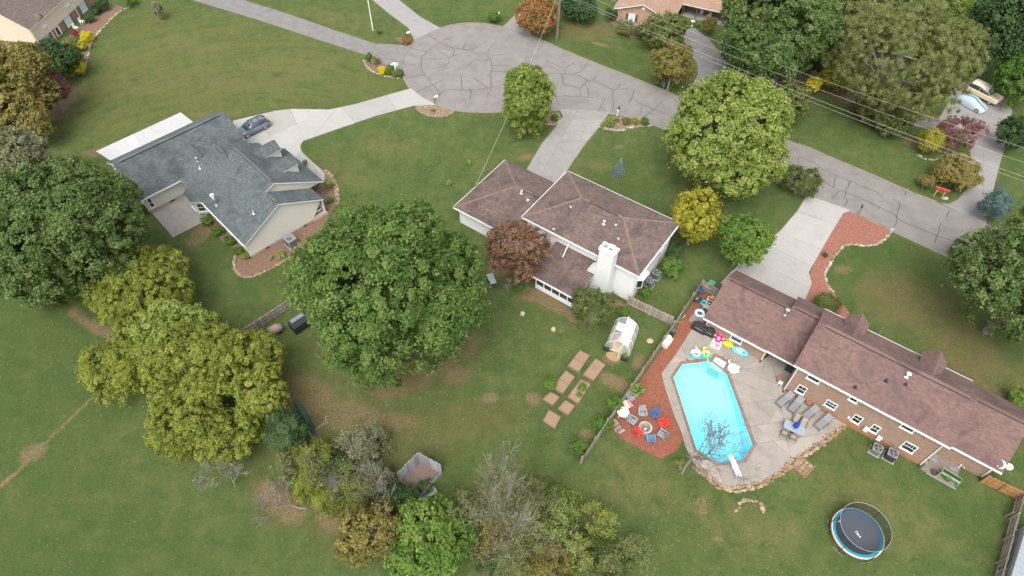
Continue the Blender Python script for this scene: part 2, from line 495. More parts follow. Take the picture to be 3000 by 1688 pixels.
# red clay and leaves by the white house and red tree
for s in ((1600, 880, 2.6, 1.1, -36), (1560, 862, 2.0, 1.2), (1640, 905, 1.8, .8, -36), (1465, 790, 1.6, 1.1), (1790, 880, 2.5, .7, -36), (1690, 935, 1.3, .6)):
    dirt = np.maximum(dirt, spot(*s) * .95); litter = np.maximum(litter, spot(*s) * .6)
for s in ((1560, 1168, 1.1), (1645, 975, .5, .3), (1790, 1055, 1.3, .8), (1690, 1060, 1.6, .5, 50), (1720, 1130, 1.2, .5, 60), (1800, 1120, 1.1, 2.2, 55), (1825, 1010, 1.1, .7), (1715, 1275, .9), (1870, 1060, 1.4, .8, 60), (1440, 1165, 1.2, .8), (2055, 1470, .8, .5), (2060, 1500, .5), (2105, 1580, .7, .35), (1895, 1155, .6, 1.5, 60)):
    dirt = np.maximum(dirt, spot(*s) * .7)
# front beds and edges
for s in ((2470, 790, 1.4, 1.0), (1540, 460, 1.6, .9, 20), (1815, 430, 1.2, .5), (1757, 130, 2.2, .7, -20), (585, 690, 1.6, 2.6, -20), (590, 650, 1.2), (470, 62, 1.2, .8), (190, 290, 2.5, 5, -20), (170, 330, 3, 2.5), (275, 450, 2.2, 1.3), (395, 740, .8)):
    dirt = np.maximum(dirt, spot(*s) * .62)
for s in ((2560, 300, 9, 3, -25), (2420, 215, 5, 2.5), (2350, 240, 4, 2.5), (2200, 230, 5, 3), (2720, 420, 4, 2)):
    dirt = np.maximum(dirt, spot(*s) * .75); litter = np.maximum(litter, spot(*s))
for s in ((1720, 90, 5, 3.5), (2780, 960, 3.5, 9, 30), (2830, 1060, 3, 6, 30), (2640, 880, 5, 5), (2900, 1150, 3, 3), (1840, 60, 3, 2)):
    litter = np.maximum(litter, spot(*s) * .8); dry = np.maximum(dry, spot(*s) * .6)
for s in ((430, 240, 9, 4, 10), (700, 240, 12, 3, 8), (350, 170, 4, 2), (850, 190, 8, 3, -10), (560, 130, 8, 3, -15), (640, 330, 6, 2), (1010, 500, 6, 3, -30), (1130, 430, 5, 3, -30), (1020, 60, 10, 3, -20), (1730, 480, 4, 2), (2150, 930, 1, 1), (2450, 1300, 3, 2), (2560, 1470, 6, 3, -20), (2640, 1560, 5, 2), (2200, 1560, 6, 3), (1870, 1400, 5, 3), (1900, 1450, 6, 2)):
    dry = np.maximum(dry, spot(*s) * .65)
for s in ((760, 720, 6, 5), (800, 800, 5, 4), (1380, 70, 7, 3), (1980, 700, 3, 5), (1830, 560, 6, 3, -36), (2500, 1320, 4, 2), (2900, 560, 3, 5), (60, 900, 7, 6), (1870, 640, 5, 1.5, -36), (1900, 130, 6, 3, -25), (1750, 150, 7, 2.4, -25), (2600, 760, 6, 5)):
    lush = np.maximum(lush, spot(*s) * .8)
lush = np.maximum(lush, .75 * soft(G([(-200, 850), (180, 860), (330, 1000), (450, 1300), (800, 1700), (-200, 1900)]), 4))
stripe = np.maximum(stripe, soft(G([(120, 480), (200, 260), (420, 10), (900, 110), (1180, 250), (900, 320), (640, 320), (300, 420)]), 3))
gm = MB.__new__(MB)
nx, ny = len(xs), len(ys)
idx = np.arange(nx * ny).reshape(ny, nx)
quads = np.stack([idx[:-1, :-1], idx[:-1, 1:], idx[1:, 1:], idx[1:, :-1]], -1).reshape(-1, 4)
cxm, cym = X[quads].mean(1), Y[quads].mean(1)
hole = np.zeros(len(quads), bool)
for pl in (POOL, ALCOVE):
    hole |= in_poly(pl, cxm, cym) | (edge_dist(pl, cxm, cym) < .6)
quads = quads[~hole]
Z = RNG.normal(0, .012, X.size) * 0
me = bpy.data.meshes.new('lawn')
me.vertices.add(X.size); me.vertices.foreach_set('co', np.stack([X, Y, Z], 1).astype(np.float32).ravel())
me.loops.add(quads.size); me.loops.foreach_set('vertex_index', quads.astype(np.int32).ravel())
me.polygons.add(len(quads)); me.polygons.foreach_set('loop_start', np.arange(0, quads.size, 4, dtype=np.int32))
me.update(calc_edges=True)
for nm, arr in (('dirt', dirt), ('dry', dry), ('lush', lush), ('litter', litter), ('stripe', stripe)):
    at = me.attributes.new(nm, 'FLOAT', 'POINT'); at.data.foreach_set('value', arr.astype(np.float32))
def lawn_material():
    m, nt, bs = _new('lawn')
    co = _coord(nt)
    big = _noise(nt, .07, 5, .6, co); mid = _noise(nt, .55, 7, .68, co, .4); fine = _noise(nt, 5.5, 4, .7, co); tiny = _noise(nt, 26.0, 2, .7, co)
    # mower passes run in arcs round the house corner
    ac = P(640, 640); sp = nt.nodes.new('ShaderNodeSeparateXYZ'); nt.links.new(co, sp.inputs[0])
    dx, dy = _math(nt, 'SUBTRACT', sp.outputs[0], float(ac[0])), _math(nt, 'SUBTRACT', sp.outputs[1], float(ac[1]))
    rad = _math(nt, 'SQRT', _math(nt, 'ADD', _math(nt, 'MULTIPLY', dx, dx), _math(nt, 'MULTIPLY', dy, dy)))
    cb = nt.nodes.new('ShaderNodeCombineXYZ'); nt.links.new(_math(nt, 'MULTIPLY', _math(nt, 'ARCTAN2', dy, dx), 5.0), cb.inputs[0]); nt.links.new(rad, cb.inputs[1])
    st = _noise(nt, .8, 4, .62, cb.outputs[0], .3)
    t = _math(nt, 'ADD', _math(nt, 'MULTIPLY', big, .35), _math(nt, 'MULTIPLY', mid, .65))
    g = _ramp(nt, [(.32, (.044, .076, .021)), (.45, (.064, .098, .028)), (.55, (.090, .116, .037)), (.68, (.138, .136, .056))], t)
    s_amt = _math(nt, 'MULTIPLY', _attr(nt, 'stripe'), _map(nt, st, .40, .58, 0, .9))
    g = _mix(nt, s_amt, g, (.122, .120, .038))
    cl = _noise(nt, 1.7, 3, .55, co, .8)
    g = _mix(nt, _map(nt, cl, .55, .68, 0, .45), g, (.036, .066, .019))
    g = _mix(nt, _math(nt, 'MULTIPLY', _attr(nt, 'lush'), _map(nt, mid, .25, .75, 1.0, .45)), g, (.050, .080, .021))
    dr = _math(nt, 'MULTIPLY', _attr(nt, 'dry'), _map(nt, mid, .35, .62, .1, 1.0))
    g = _mix(nt, dr, g, (.14, .122, .05))
    fl = _math(nt, 'MULTIPLY', _attr(nt, 'litter'), _map(nt, fine, .40, .60, .2, 1.0))
    g = _mix(nt, _math(nt, 'MULTIPLY', fl, .85), g, (.150, .095, .050))
    dm = _math(nt, 'SUBTRACT', _math(nt, 'ADD', _attr(nt, 'dirt'), _math(nt, 'MULTIPLY', mid, .55)), .45)
    dm = _math(nt, 'ADD', dm, _math(nt, 'MULTIPLY', _math(nt, 'SUBTRACT', fine, .5), .5))
    soil = _ramp(nt, [(.3, (.145, .088, .052)), (.5, (.20, .13, .08)), (.7, (.26, .185, .12))], fine)
    g = _mix(nt, _map(nt, dm, .12, .52, 0, .92), g, soil)
    g = _mix(nt, _map(nt, fine, .30, .46, .4, 0), g, (.03, .044, .012))
    g = _mix(nt, _map(nt, tiny, .30, .75, .35, 0), g, (.026, .04, .01))
    g = _mix(nt, _map(nt, tiny, .66, .82, 0, .35), g, (.25, .22, .09))
    nt.links.new(g, bs.inputs['Base Color'])
    bs.inputs['Roughness'].default_value = .95; bs.inputs['Specular IOR Level'].default_value = .15
    _bump(nt, bs, _math(nt, 'ADD', tiny, _math(nt, 'MULTIPLY', fine, 1.5)), .8, .06)
    return m
me.materials.append(lawn_material())
lawn = bpy.data.objects.new('lawn', me); COL.objects.link(lawn); struct(lawn)

# ------------------------------------------------------------------ pavings
def asphalt(name, c, worn, sc=.5):
    m, nt, bs = _new(name)
    co = _coord(nt)
    a = _noise(nt, sc, 7, .65, co, .5); f = _noise(nt, 30.0, 3, .8, co)
    k = _mix(nt, _map(nt, a, .35, .65), c, worn)
    o_ = _noise(nt, 2.6, 5, .7, co, 1.5)
    k = _mix(nt, _map(nt, o_, .60, .76, 0, .4), k, tuple(x * .55 for x in c))
    k = _mix(nt, _map(nt, f, .35, .75, .45, 0), k, tuple(x * .45 for x in c))
    k = _mix(nt, _map(nt, f, .62, .8, 0, .5), k, tuple(min(1, x * 1.6) for x in worn))
    nt.links.new(k, bs.inputs['Base Color']); bs.inputs['Roughness'].default_value = .9
    _bump(nt, bs, f, .4, .01)
    MATS[name] = m
    return m
M_ROAD = asphalt('road_asphalt', (.168, .153, .144), (.222, .205, .193))
M_DRV = asphalt('driveway_asphalt', (.15, .142, .136), (.2, .188, .18), .8)
def concrete(name, c, stain, amt=.5, sc=.35):
    m, nt, bs = _new(name)
    co = _coord(nt)
    a = _noise(nt, sc, 8, .7, co, 1.2); b = _noise(nt, 3.0, 6, .7, co); f = _noise(nt, 40, 2, .7, co)
    tr = _map(nt, _attr(nt, 'tone'), 0, 1, .88, 1.06)
    vm = nt.nodes.new('ShaderNodeVectorMath'); vm.operation = 'SCALE'
    k = _mix(nt, _map(nt, a, .45, .72, 0, amt), c, stain)
    k = _mix(nt, _map(nt, b, .52, .75, 0, amt * .6), k, tuple(x * .75 for x in stain))
    k = _mix(nt, _map(nt, f, .35, .7, .2, 0), k, tuple(x * .6 for x in c))
    nt.links.new(k, vm.inputs[0]); nt.links.new(tr, vm.inputs['Scale'])
    nt.links.new(vm.outputs[0], bs.inputs['Base Color']); bs.inputs['Roughness'].default_value = .85
    _bump(nt, bs, f, .15, .01)
    MATS[name] = m
    return m
M_CNEW = concrete('new_concrete', (.31, .30, .28), (.225, .215, .20), .5)
M_CPAD = concrete('fresh_concrete', (.385, .38, .378), (.29, .285, .28), .6)
M_COLD = concrete('old_concrete', (.235, .222, .205), (.145, .135, .127), .7, .5)
M_CDECK = concrete('deck_concrete', (.275, .243, .21), (.17, .152, .136), .75, .45)
M_CGREY = concrete('grey_concrete', (.225, .212, .205), (.165, .155, .15), .6)
M_JOINT = mat('joint_soil', (.09, .075, .06), .95, .3, 10)
road = MB(); road.prism(ROAD, -.05, .014); road = struct(road.build('road', M_ROAD))
def ribbon(pts, w, z, mb, wob=0.0):
    p = [np.array(q[:2]) for q in chaikin(pts, 1, False)]
    if wob:
        q = [p[0]]
        for a, b in zip(p[:-1], p[1:]):
            n = max(1, int(np.linalg.norm(b - a) / .5))
            q += [a + (b - a) * (i + 1) / n + RNG.normal(0, wob, 2) for i in range(n)]
        p = q
    L, Rr = [], []
    for i in range(len(p)):
        d = p[min(i + 1, len(p) - 1)] - p[max(i - 1, 0)]
        d = d / (np.linalg.norm(d) + 1e-9); n = np.array([-d[1], d[0]]) * w / 2 * (random.uniform(.7, 1.3) if wob else 1)
        L.append((*(p[i] + n), z)); Rr.append((*(p[i] - n), z))
    k = len(p)
    mb.add(L + Rr, [(i, i + k, i + k + 1, i + 1) for i in range(k - 1)])
M_TAR = mat('crack_sealant', (.05, .047, .046), .7, .2, 8)
t2 = lambda a, b: (750 + a * .29126, b * .29126)
t3 = lambda a, b: (1500 + a * .29126, b * .29126)
t8 = lambda a, b: (2250 + a * .29126, 422 + b * .29126)
cracks = [[t2(2000, 365), (1285, 125), t2(1700, 530), t2(1660, 600), t2(1655, 660), t2(1690, 750), t2(1760, 830), t2(1850, 930), t2(1840, 965)],
    [t2(1730, 355), t2(1850, 425), t2(2005, 500), t2(1980, 560)], [t2(1550, 480), t2(1700, 520)], [t2(1660, 600), t2(1900, 590), t2(2065, 540)], [t2(1480, 645), t2(1655, 655)],
    [t2(1500, 790), t2(1690, 755)], [t2(1700, 690), t2(1860, 685), t2(1955, 630), t2(1930, 585)], [t2(1610, 935), t2(1740, 870), t2(1890, 800)], [t2(1800, 490), t2(1930, 570)],
    [t2(2005, 490), t2(2180, 505), t2(2270, 445)], [t2(2085, 485), t2(2115, 420)], [t2(2010, 490), t2(2310, 540), t2(2360, 600), t2(2380, 660), t2(2360, 740), t2(2375, 880), t2(2320, 980)],
    [t2(2310, 535), t2(2385, 455)], [t2(2370, 560), t2(2560, 540)], [t2(2140, 660), t2(2170, 610), t2(2365, 605)], [t2(2195, 780), t2(2240, 830), t2(2345, 890)], [t2(2070, 750), t2(2068, 905)],
    [t2(1850, 960), t2(1880, 905), t2(2060, 905), t2(2180, 910), t2(2375, 880)], [t2(2155, 890), t2(2168, 940), t2(2150, 995)], [t2(2380, 660), t2(2575, 660)], [t2(2360, 715), t2(2560, 725)],
    [t3(330, 740), t3(510, 745), t3(660, 755), t3(760, 630)], [t3(540, 745), t3(520, 690), t3(620, 635)], [t3(330, 600), t3(520, 690)], [t3(660, 755), t3(760, 810), t3(830, 815), t3(1010, 910), t3(1065, 890), t3(1100, 845)],
    [t3(805, 810), t3(860, 755)], [t3(505, 745), t3(515, 850), t3(600, 865), t3(680, 900)], [t3(760, 810), t3(680, 890), t3(688, 970)], [t3(735, 850), t3(765, 900), t3(770, 980)], [t3(430, 970), t3(690, 970), t3(810, 985)],
    [t3(1010, 910), t3(1010, 1000), t3(1020, 1040), t3(1005, 1130)], [t3(1230, 900), t3(1210, 985), t3(1178, 1035)], [t3(940, 995), t3(870, 1115)], [t3(1215, 985), t3(1300, 1050), t3(1400, 1090), t3(1570, 1160)], [t3(1520, 1020), t3(1440, 1080), t3(1350, 1175)], [t3(1300, 1070), t3(1290, 1140)],
    [t3(470, 1060), t3(440, 970)], [t3(1010, 910), t3(1170, 890)],
    [t8(310, 130), t8(490, 200), t8(520, 240), t8(690, 315), t8(830, 375), t8(1160, 520), t8(1150, 545)], [t8(690, 315), t8(665, 370), t8(660, 435)], [t8(830, 375), t8(780, 480), t8(765, 520), t8(800, 580), t8(770, 630)],
    [t8(560, 380), t8(715, 475), t8(780, 475)], [t8(715, 475), t8(630, 560)], [t8(780, 490), t8(940, 550), t8(1100, 630), t8(1290, 715), t8(1300, 755), t8(1500, 840), t8(1690, 920), t8(1880, 980)],
    [t8(1255, 560), t8(1325, 590), t8(1305, 680), t8(1290, 720), t8(1290, 800), t8(1268, 835)], [t8(1390, 475), t8(1370, 520)], [t8(1825, 670), t8(1790, 740)], [t8(1740, 785), t8(1710, 900), t8(1670, 995)], [t8(480, 250), t8(520, 235)], [t8(310, 135), t8(315, 200)], [t8(1110, 630), t8(1105, 665)]]
ck = MB()
for c in cracks: ribbon(G(c), .09, .019, ck, .05)
ck.build('crack_seal', M_TAR, road)
# edge dirt and low rolled kerbs
M_KERB = mat('kerb_concrete', (.20, .17, .14), .9, .25, 5, .3, grime=((.10, .075, .05), .9), gscale=.8)
for i, (pl, lab) in enumerate(((ROAD, None),)):
    for seg in ([(1552, 101), (1616, 132), (1718, 176), (1829, 219), (1919, 254), (1990, 285)], [(2340, 421), (2454, 470), (2559, 514), (2655, 558), (2748, 594)], [(1291, 83), (1332, 71), (1391, 67), (1440, 72), (1476, 80)], [(1181, 210), (1181, 227), (1199, 258)], [(1190, 152), (1200, 133)], [(2495, 622), (2611, 677), (2803, 766)], [(1279, 309), (1332, 326), (1400, 331), (1630, 325)], [(1795, 335), (1880, 353), (1957, 384)], [(2200, 492), (2360, 574)], [(2886, 656), (3150, 775)]):
        p = chaikin(G(seg), 2, False)
        k = MB()
        for a, b in zip(p[:-1], p[1:]):
            k.bar((*a, .02), (*b, .02), .24, .09)
        k.build('kerb', M_KERB, road)
def slabs(name, poly, lines, m, z=.05, piece='slab', smooth=0, sub=None):
    base = MB(); base.prism(poly, -.05, z - .025)
    b = struct(base.build(name, M_JOINT))
    pcs = split([poly], lines)
    if sub: 
        for s in sub: pcs = subtract(pcs, s)
    for p in pcs:
        if abs(area(p)) < .05: continue
        q = MB(); q.prism(p, z - .06, z, random.random()); q.build(piece, m, b)
    return b
def L2(*pts): return [tuple(map(tuple, G(p))) for p in pts]
slabs('driveway', DRIVE_GREY, L2([(890, 413), (850, 318)], [(1040, 361), (1000, 312)], [(1165, 326), (1130, 280)], [(820, 460), (750, 330)], [(730, 430), (940, 330)], [(885, 440), (860, 470)]), M_CNEW)
d = MB(); d.prism(DRIVE_TOP, -.05, .03); d = struct(d.build('driveway', M_DRV))
slabs('driveway', DRIVE_TOP2, L2([(1196, 80), (1240, 57)]), M_CGREY, .035)
slabs('driveway', DRIVE_TOP3, [], M_CGREY, .035)
slabs('driveway', DRIVE_WHITE, L2([(1560, 448), (1700, 478)], [(1600, 400), (1735, 420)], [(1640, 350), (1775, 352)], [(1690, 325), (1560, 560)]), M_COLD)
slabs('driveway', DRIVE_BRICK, L2([(2337, 617), (2450, 660)], [(2285, 684), (2435, 742)], [(2240, 715), (2400, 790)], [(2200, 760), (2380, 850)], [(2300, 610), (2450, 660)]), M_CNEW)
slabs('driveway', DRIVE_FAR, L2([(2838, 540), (2910, 570)], [(2844, 455), (2935, 480)], [(2820, 380), (2950, 400)], [(2880, 590), (2880, 660)]), M_CGREY, .035)
d = MB(); d.prism(DRIVE_TAN, -.05, .034); struct(d.build('driveway', M_DRV))
d = MB(); d.prism(WALK_FAR, -.05, .03); struct(d.build('footpath', M_DRV))
slabs('concrete_pad', PAD_WHITE, L2([(395, 390), (440, 480)]), M_CPAD, .1)
slabs('patio', PATIO_GREY, [], M_COLD, .08)

# mulch beds
def mulch(name, poly, c, z=.03):
    m, nt, bs = _new(name + '_chips')
    co = _coord(nt)
    v = nt.nodes.new('ShaderNodeTexVoronoi'); v.inputs['Scale'].default_value = 17.0; nt.links.new(co, v.inputs['Vector'])
    a = _noise(nt, .7, 6, .7, co)
    k = _mix(nt, _map(nt, v.outputs['Distance'], .0, .55), tuple(x * 1.25 for x in c), tuple(x * .45 for x in c))
    sp = nt.nodes.new('ShaderNodeSeparateColor'); nt.links.new(v.outputs['Color'], sp.inputs[0])
    k = _mix(nt, _map(nt, sp.outputs[0], .55, 1, 0, .6), k, (c[0] * 1.35, c[1] * 1.7, c[2] * 1.7))
    k = _mix(nt, _map(nt, a, .5, .75, 0, .5), k, tuple(x * .55 for x in c))
    nt.links.new(k, bs.inputs['Base Color']); bs.inputs['Roughness'].default_value = .95
    _bump(nt, bs, v.outputs['Distance'], -.8, .05)
    b = MB(); b.prism(poly, -.05, z)
    return struct(b.build(name, m))
mulch('mulch_bed', MULCH_POOL, (.26, .085, .05))
mulch('mulch_bed', MULCH_FRONT, (.31, .12, .085))

# ------------------------------------------------------------------ pool deck and pool
DZ = .06
COPE_W = .27
def grow(poly, d):
    if area(poly) < 0: poly = poly[::-1]
    n = len(poly); o = []
    for i in range(n):
        p, q, r = np.array(poly[i - 1]), np.array(poly[i]), np.array(poly[(i + 1) % n])
        a, b = (q - p) / np.linalg.norm(q - p), (r - q) / np.linalg.norm(r - q)
        na, nb = np.array([a[1], -a[0]]), np.array([b[1], -b[0]])
        k = na + nb
        o.append(tuple(q + k * d / (1 + na @ nb)))
    return o
deck_lines = L2([(1950, 1110), (1990, 1105)], [(1978, 1042), (2010, 1070)], [(1965, 1205), (2010, 1200)], [(2135, 1106), (2330, 1190)], [(2215, 1300), (2420, 1270)], [(2180, 1350), (2205, 1425)], [(2101, 1358), (2122, 1428)], [(2110, 1050), (2185, 1085)], [(2245, 1040), (2165, 1085)], [(2290, 1200), (2320, 1370)], [(2200, 1250), (2330, 1230)], [(2160, 1010), (2110, 1050)])
slabs('pool_deck', DECK, deck_lines, M_CDECK, DZ, sub=[grow(POOL, COPE_W), grow(ALCOVE, COPE_W)])
# deck base must not cover the basin: cut it out again
db = bpy.data.objects['pool_deck']
old = db.data; bm_ = MB()
for p in subtract(subtract([DECK], grow(POOL, .05)), grow(ALCOVE, .05)): bm_.prism(p, -.05, DZ - .025)
db.data = bm_.mesh('pool_deck', M_JOINT)
bpy.data.meshes.remove(old)
M_COPE = mat('coping_brick', (.2, .11, .085), .85, .2, 9, .3, tones=[(.18, .095, .072), (.23, .13, .10), (.16, .085, .066), (.26, .17, .13)])
M_POOLW = mat('pool_plaster', (.38, .77, .90), .5, .04, .8)
def pool_shell():
    root = thing('swimming_pool', 'bright turquoise swimming pool with red brick coping in the concrete deck', 'pool', tuple(np.mean(POOL, 0)) + (0,))
    ox, oy = np.mean(POOL, 0)
    sh = lambda pl: [(x - ox, y - oy) for x, y in pl]
    pl = sh(POOL) if area(POOL) > 0 else sh(POOL)[::-1]
    al = sh(ALCOVE)
    n = len(pl)
    # depth grows from the step end to the diving end
    far = np.array(sh(G([(2030, 1070)]))[0]); near = np.array(sh(G([(2140, 1340)]))[0])
    ax = (near - far) / np.linalg.norm(near - far); Lp = np.linalg.norm(near - far)
    def depth(p):
        t = (np.array(p) - far) @ ax / Lp
        k = min(1, max(0, (t - .3) / .6)); return -1.0 - 1.5 * k * k * (3 - 2 * k)
    b = MB()
    g = np.array(pl)
    # floor as a fan of cross strips
    lo, hi = pl, None
    ts = np.concatenate([[-.2], np.linspace(.3, .95, 14), [1.2]])
    pr = np.array([-ax[1], ax[0]])
    for a0, a1 in zip(ts[:-1], ts[1:]):
        pc = pl
        c0 = -(ax @ (far + ax * Lp * a0)); c1 = -(ax @ (far + ax * Lp * a1))
        pc = clip(pc, ax[0], ax[1], c0); pc = clip(pc, -ax[0], -ax[1], -c1)
        if len(pc) > 2: b.poly([(x, y, depth((x, y))) for x, y in pc], .5)
    for i in range(n):
        p, q = pl[i - 1], pl[i]
        b.poly([(*q, .02), (*p, .02), (*p, -2.6), (*q, -2.6)], .5)
    b.build('basin', M_POOLW, root)
    # coping
    cp = MB()
    def cope(poly, avoid):
        if area(poly) < 0: poly = poly[::-1]
        m = len(poly); o = grow(poly, COPE_W); ii = grow(poly, -.02)
        for i in range(m):
            a0, a1, b0, b1 = map(np.array, (ii[i - 1], ii[i], o[i - 1], o[i]))
            k = max(2, int(np.linalg.norm(a1 - a0) / .115))
            for j in range(k):
                t0, t1 = (j + .06) / k, (j + .94) / k
                ce = (a0 + a1 + b0 + b1) / 4 * 0 + (a0 + (a1 - a0) * (t0 + t1) / 2 + b0 + (b1 - b0) * (t0 + t1) / 2) / 2
                if in_poly(avoid, np.array([ce[0]]), np.array([ce[1]]))[0]: continue
                q = [a0 + (a1 - a0) * t0, a0 + (a1 - a0) * t1, b0 + (b1 - b0) * t1, b0 + (b1 - b0) * t0]
                cp.prism([tuple(x) for x in q], -.06, DZ + .012)
    cope(pl, grow(al, .12)); cope(al, grow(pl, .3))
    cp.build('coping', M_COPE, root, kind='stuff')
    bs_ = MB(); o = grow(pl, COPE_W); 
    for i in range(n):
        bs_.poly([(*pl[i - 1], DZ - .004), (*pl[i], DZ - .004), (*o[i], DZ - .004), (*o[i - 1], DZ - .004)])
    bs_.build('mortar', mat('mortar', (.2, .17, .15), .95, .1, 8), root)
    av = al if area(al) > 0 else al[::-1]
    # moulded entry steps in the alcove: treads drop towards the pool
    a_, b_, c_, d_ = [np.array(q) for q in sh(ALCOVE)]      # pool-left, far-left, far-right, pool-right
    st_ = MB()
    for k in range(4):
        t0, t1 = k / 4, (k + 1) / 4
        q = [b_ + (a_ - b_) * t0, b_ + (a_ - b_) * t1, c_ + (d_ - c_) * t1, c_ + (d_ - c_) * t0]
        st_.prism([tuple(x) for x in q], -2.4, -.03 - .09 * k, .2 + .25 * (k % 2))
    st_.build('entry_steps', mat('step_insert', (.42, .62, .58), .4, .1, 4, tones=[(.36, .55, .52), (.55, .74, .72), (.48, .68, .64)]), root)
    nd = (a_ - b_) / np.linalg.norm(a_ - b_)
    fr_ = MB(); fr_.prism([tuple(a_), tuple(d_), tuple(d_ + nd * .28), tuple(a_ + nd * .28)], -2.4, -.045)
    fr_.build('step_riser', mat('step_riser', (.12, .33, .30), .4, .15, 4), root)
    for i in range(4):
        o2 = grow(al, COPE_W); pass
    w = MB(); w.prism(grow(pl, -.012), -3.2, -.07)
    m, nt, bsd = _new('pool_water')
    bsd.inputs['Base Color'].default_value = (.6, .95, 1, 1); bsd.inputs['Roughness'].default_value = .06
    tr = nt.nodes.new('ShaderNodeBsdfTransparent'); tr.inputs[0].default_value = (.90, .99, 1, 1)
    fr = nt.nodes.new('ShaderNodeLayerWeight')
    mx = nt.nodes.new('ShaderNodeMixShader')
    bp = nt.nodes.new('ShaderNodeBump'); bp.inputs['Strength'].default_value = .35; bp.inputs['Distance'].default_value = .05
    nt.links.new(_noise(nt, 2.2, 3, .5, _coord(nt)), bp.inputs['Height'])
    nt.links.new(bp.outputs[0], bsd.inputs['Normal'])
    nt.links.new(_math(nt, 'ADD', _math(nt, 'MULTIPLY', _math(nt, 'POWER', fr.outputs['Facing'], 5.0), .9), .03), mx.inputs[0]); nt.links.new(tr.outputs[0], mx.inputs[1]); nt.links.new(bsd.outputs[0], mx.inputs[2])
    nt.links.new(mx.outputs[0], nt.nodes['Material Output'].inputs['Surface'])
    va = nt.nodes.new('ShaderNodeVolumeAbsorption'); va.inputs['Color'].default_value = (.05, .92, .98, 1); va.inputs['Density'].default_value = .2
    nt.links.new(va.outputs[0], nt.nodes['Material Output'].inputs['Volume'])
    w.build('water', m, root)
    return root, (ox, oy)
pool, POOL_O = pool_shell()
# ================================================================== BUILDINGS
def shingles(planes, m, tabw=.30, course=.145, lift=.02, tonefn=None):
    """overlapping courses of separate tabs laid on each sloping plane"""
    mb = MB()
    for pl in planes:
        p = [Vector(q) for q in pl]
        n = Vector((0, 0, 0))
        for i in range(len(p)): n += p[i - 1].cross(p[i])
        n.normalize()
        if n.z < -1e-4: n = -n
        u = Vector((0, 0, 1)).cross(n)
        if u.length < 1e-4: u = Vector((1, 0, 0))
        u.normalize(); v = n.cross(u)
        o = p[0]
        q = [((k - o).dot(u), (k - o).dot(v)) for k in p]
        v0, v1 = min(k[1] for k in q), max(k[1] for k in q)
        nc = max(1, int(math.ceil((v1 - v0) / course)))
        for c in range(nc):
            a = v0 + c * course; b = min(a + course, v1)
            vm = (a + b) / 2
            xsn = []
            for i in range(len(q)):
                (x0, y0), (x1, y1) = q[i - 1], q[i]
                if (y0 > vm) != (y1 > vm): xsn.append(x0 + (x1 - x0) * (vm - y0) / (y1 - y0))
            xsn.sort()
            for e0, e1 in zip(xsn[::2], xsn[1::2]):
                x = e0
                nxt = e0 + random.uniform(.15, 1) * tabw
                while x < e1 - .01:
                    xe = min(nxt, e1)
                    j = random.uniform(-.006, .006)
                    A = o + u * x + v * (a + j) + n * lift; B = o + u * xe + v * (a + j) + n * lift
                    Cc = o + u * xe + v * (b + .02) + n * .005; D = o + u * x + v * (b + .02) + n * .005
                    A2 = A - n * (lift - .001); B2 = B - n * (lift - .001)
                    mb.add([A, B, Cc, D, A2, B2], [(0, 1, 2, 3), (4, 5, 1, 0)], random.random() if tonefn is None else tonefn())
                    x = xe; nxt = xe + tabw * random.uniform(.8, 1.2)
    return mb
def roof(root, planes, m_sh, caps=(), vents=(), thick=.17, name='roof', trim=None, tabw=.3, cap_m=None):
    b = MB()
    for pl in planes:
        b.hexa([(x, y, z - thick) for x, y, z in pl], [(x, y, z - .004) for x, y, z in pl])
    r = b.build(name, trim or WHITE, root)
    uz = MB()
    for pl in planes: uz.poly([(x, y, z) for x, y, z in pl], .4)
    uz.build('underlay', m_sh, r)
    shingles(planes, m_sh, tabw).build('shingles', m_sh, r, kind='stuff')
    if caps:
        c = MB()
        for p, q in caps:
            p, q = Vector(p), Vector(q); d = q - p; k = max(1, int(d.length / .22))
            h = Vector((d.x, d.y, 0)).normalized() if Vector((d.x, d.y, 0)).length > 1e-6 else Vector((1, 0, 0))
            s = Vector((-h.y, h.x, 0)) * .15
            for i in range(k):
                a, e = p + d * (i / k), p + d * ((i + 1.08) / k)
                t = random.random()
                for sg in (1, -1):
                    c.add([a + Vector((0, 0, .05)), e + Vector((0, 0, .042)), e + s * sg + Vector((0, 0, -.015)), a + s * sg + Vector((0, 0, -.008))], [(0, 1, 2, 3)], t)
        c.build('ridge_cap', cap_m or m_sh, r, kind='stuff')
    for p, q in vents:
        v = MB(); v.bar((p[0], p[1], p[2] + .045), (q[0], q[1], q[2] + .045), .34, .07)
        v.build('ridge_vent', m_sh, r)
        e = MB(); e.bar((p[0], p[1], p[2] + .02), (q[0], q[1], q[2] + .02), .38, .045)
        e.build('vent_shadow_strip', BLACK, r)  # black strip painted in as the shadow line beside the ridge vent
    return r
def siding(root, planes, m, course=.13, name='siding'):
    return shingles(planes, m, 60.0, course, .016, lambda: random.uniform(.3, .7)).build(name, m, root, kind='stuff')
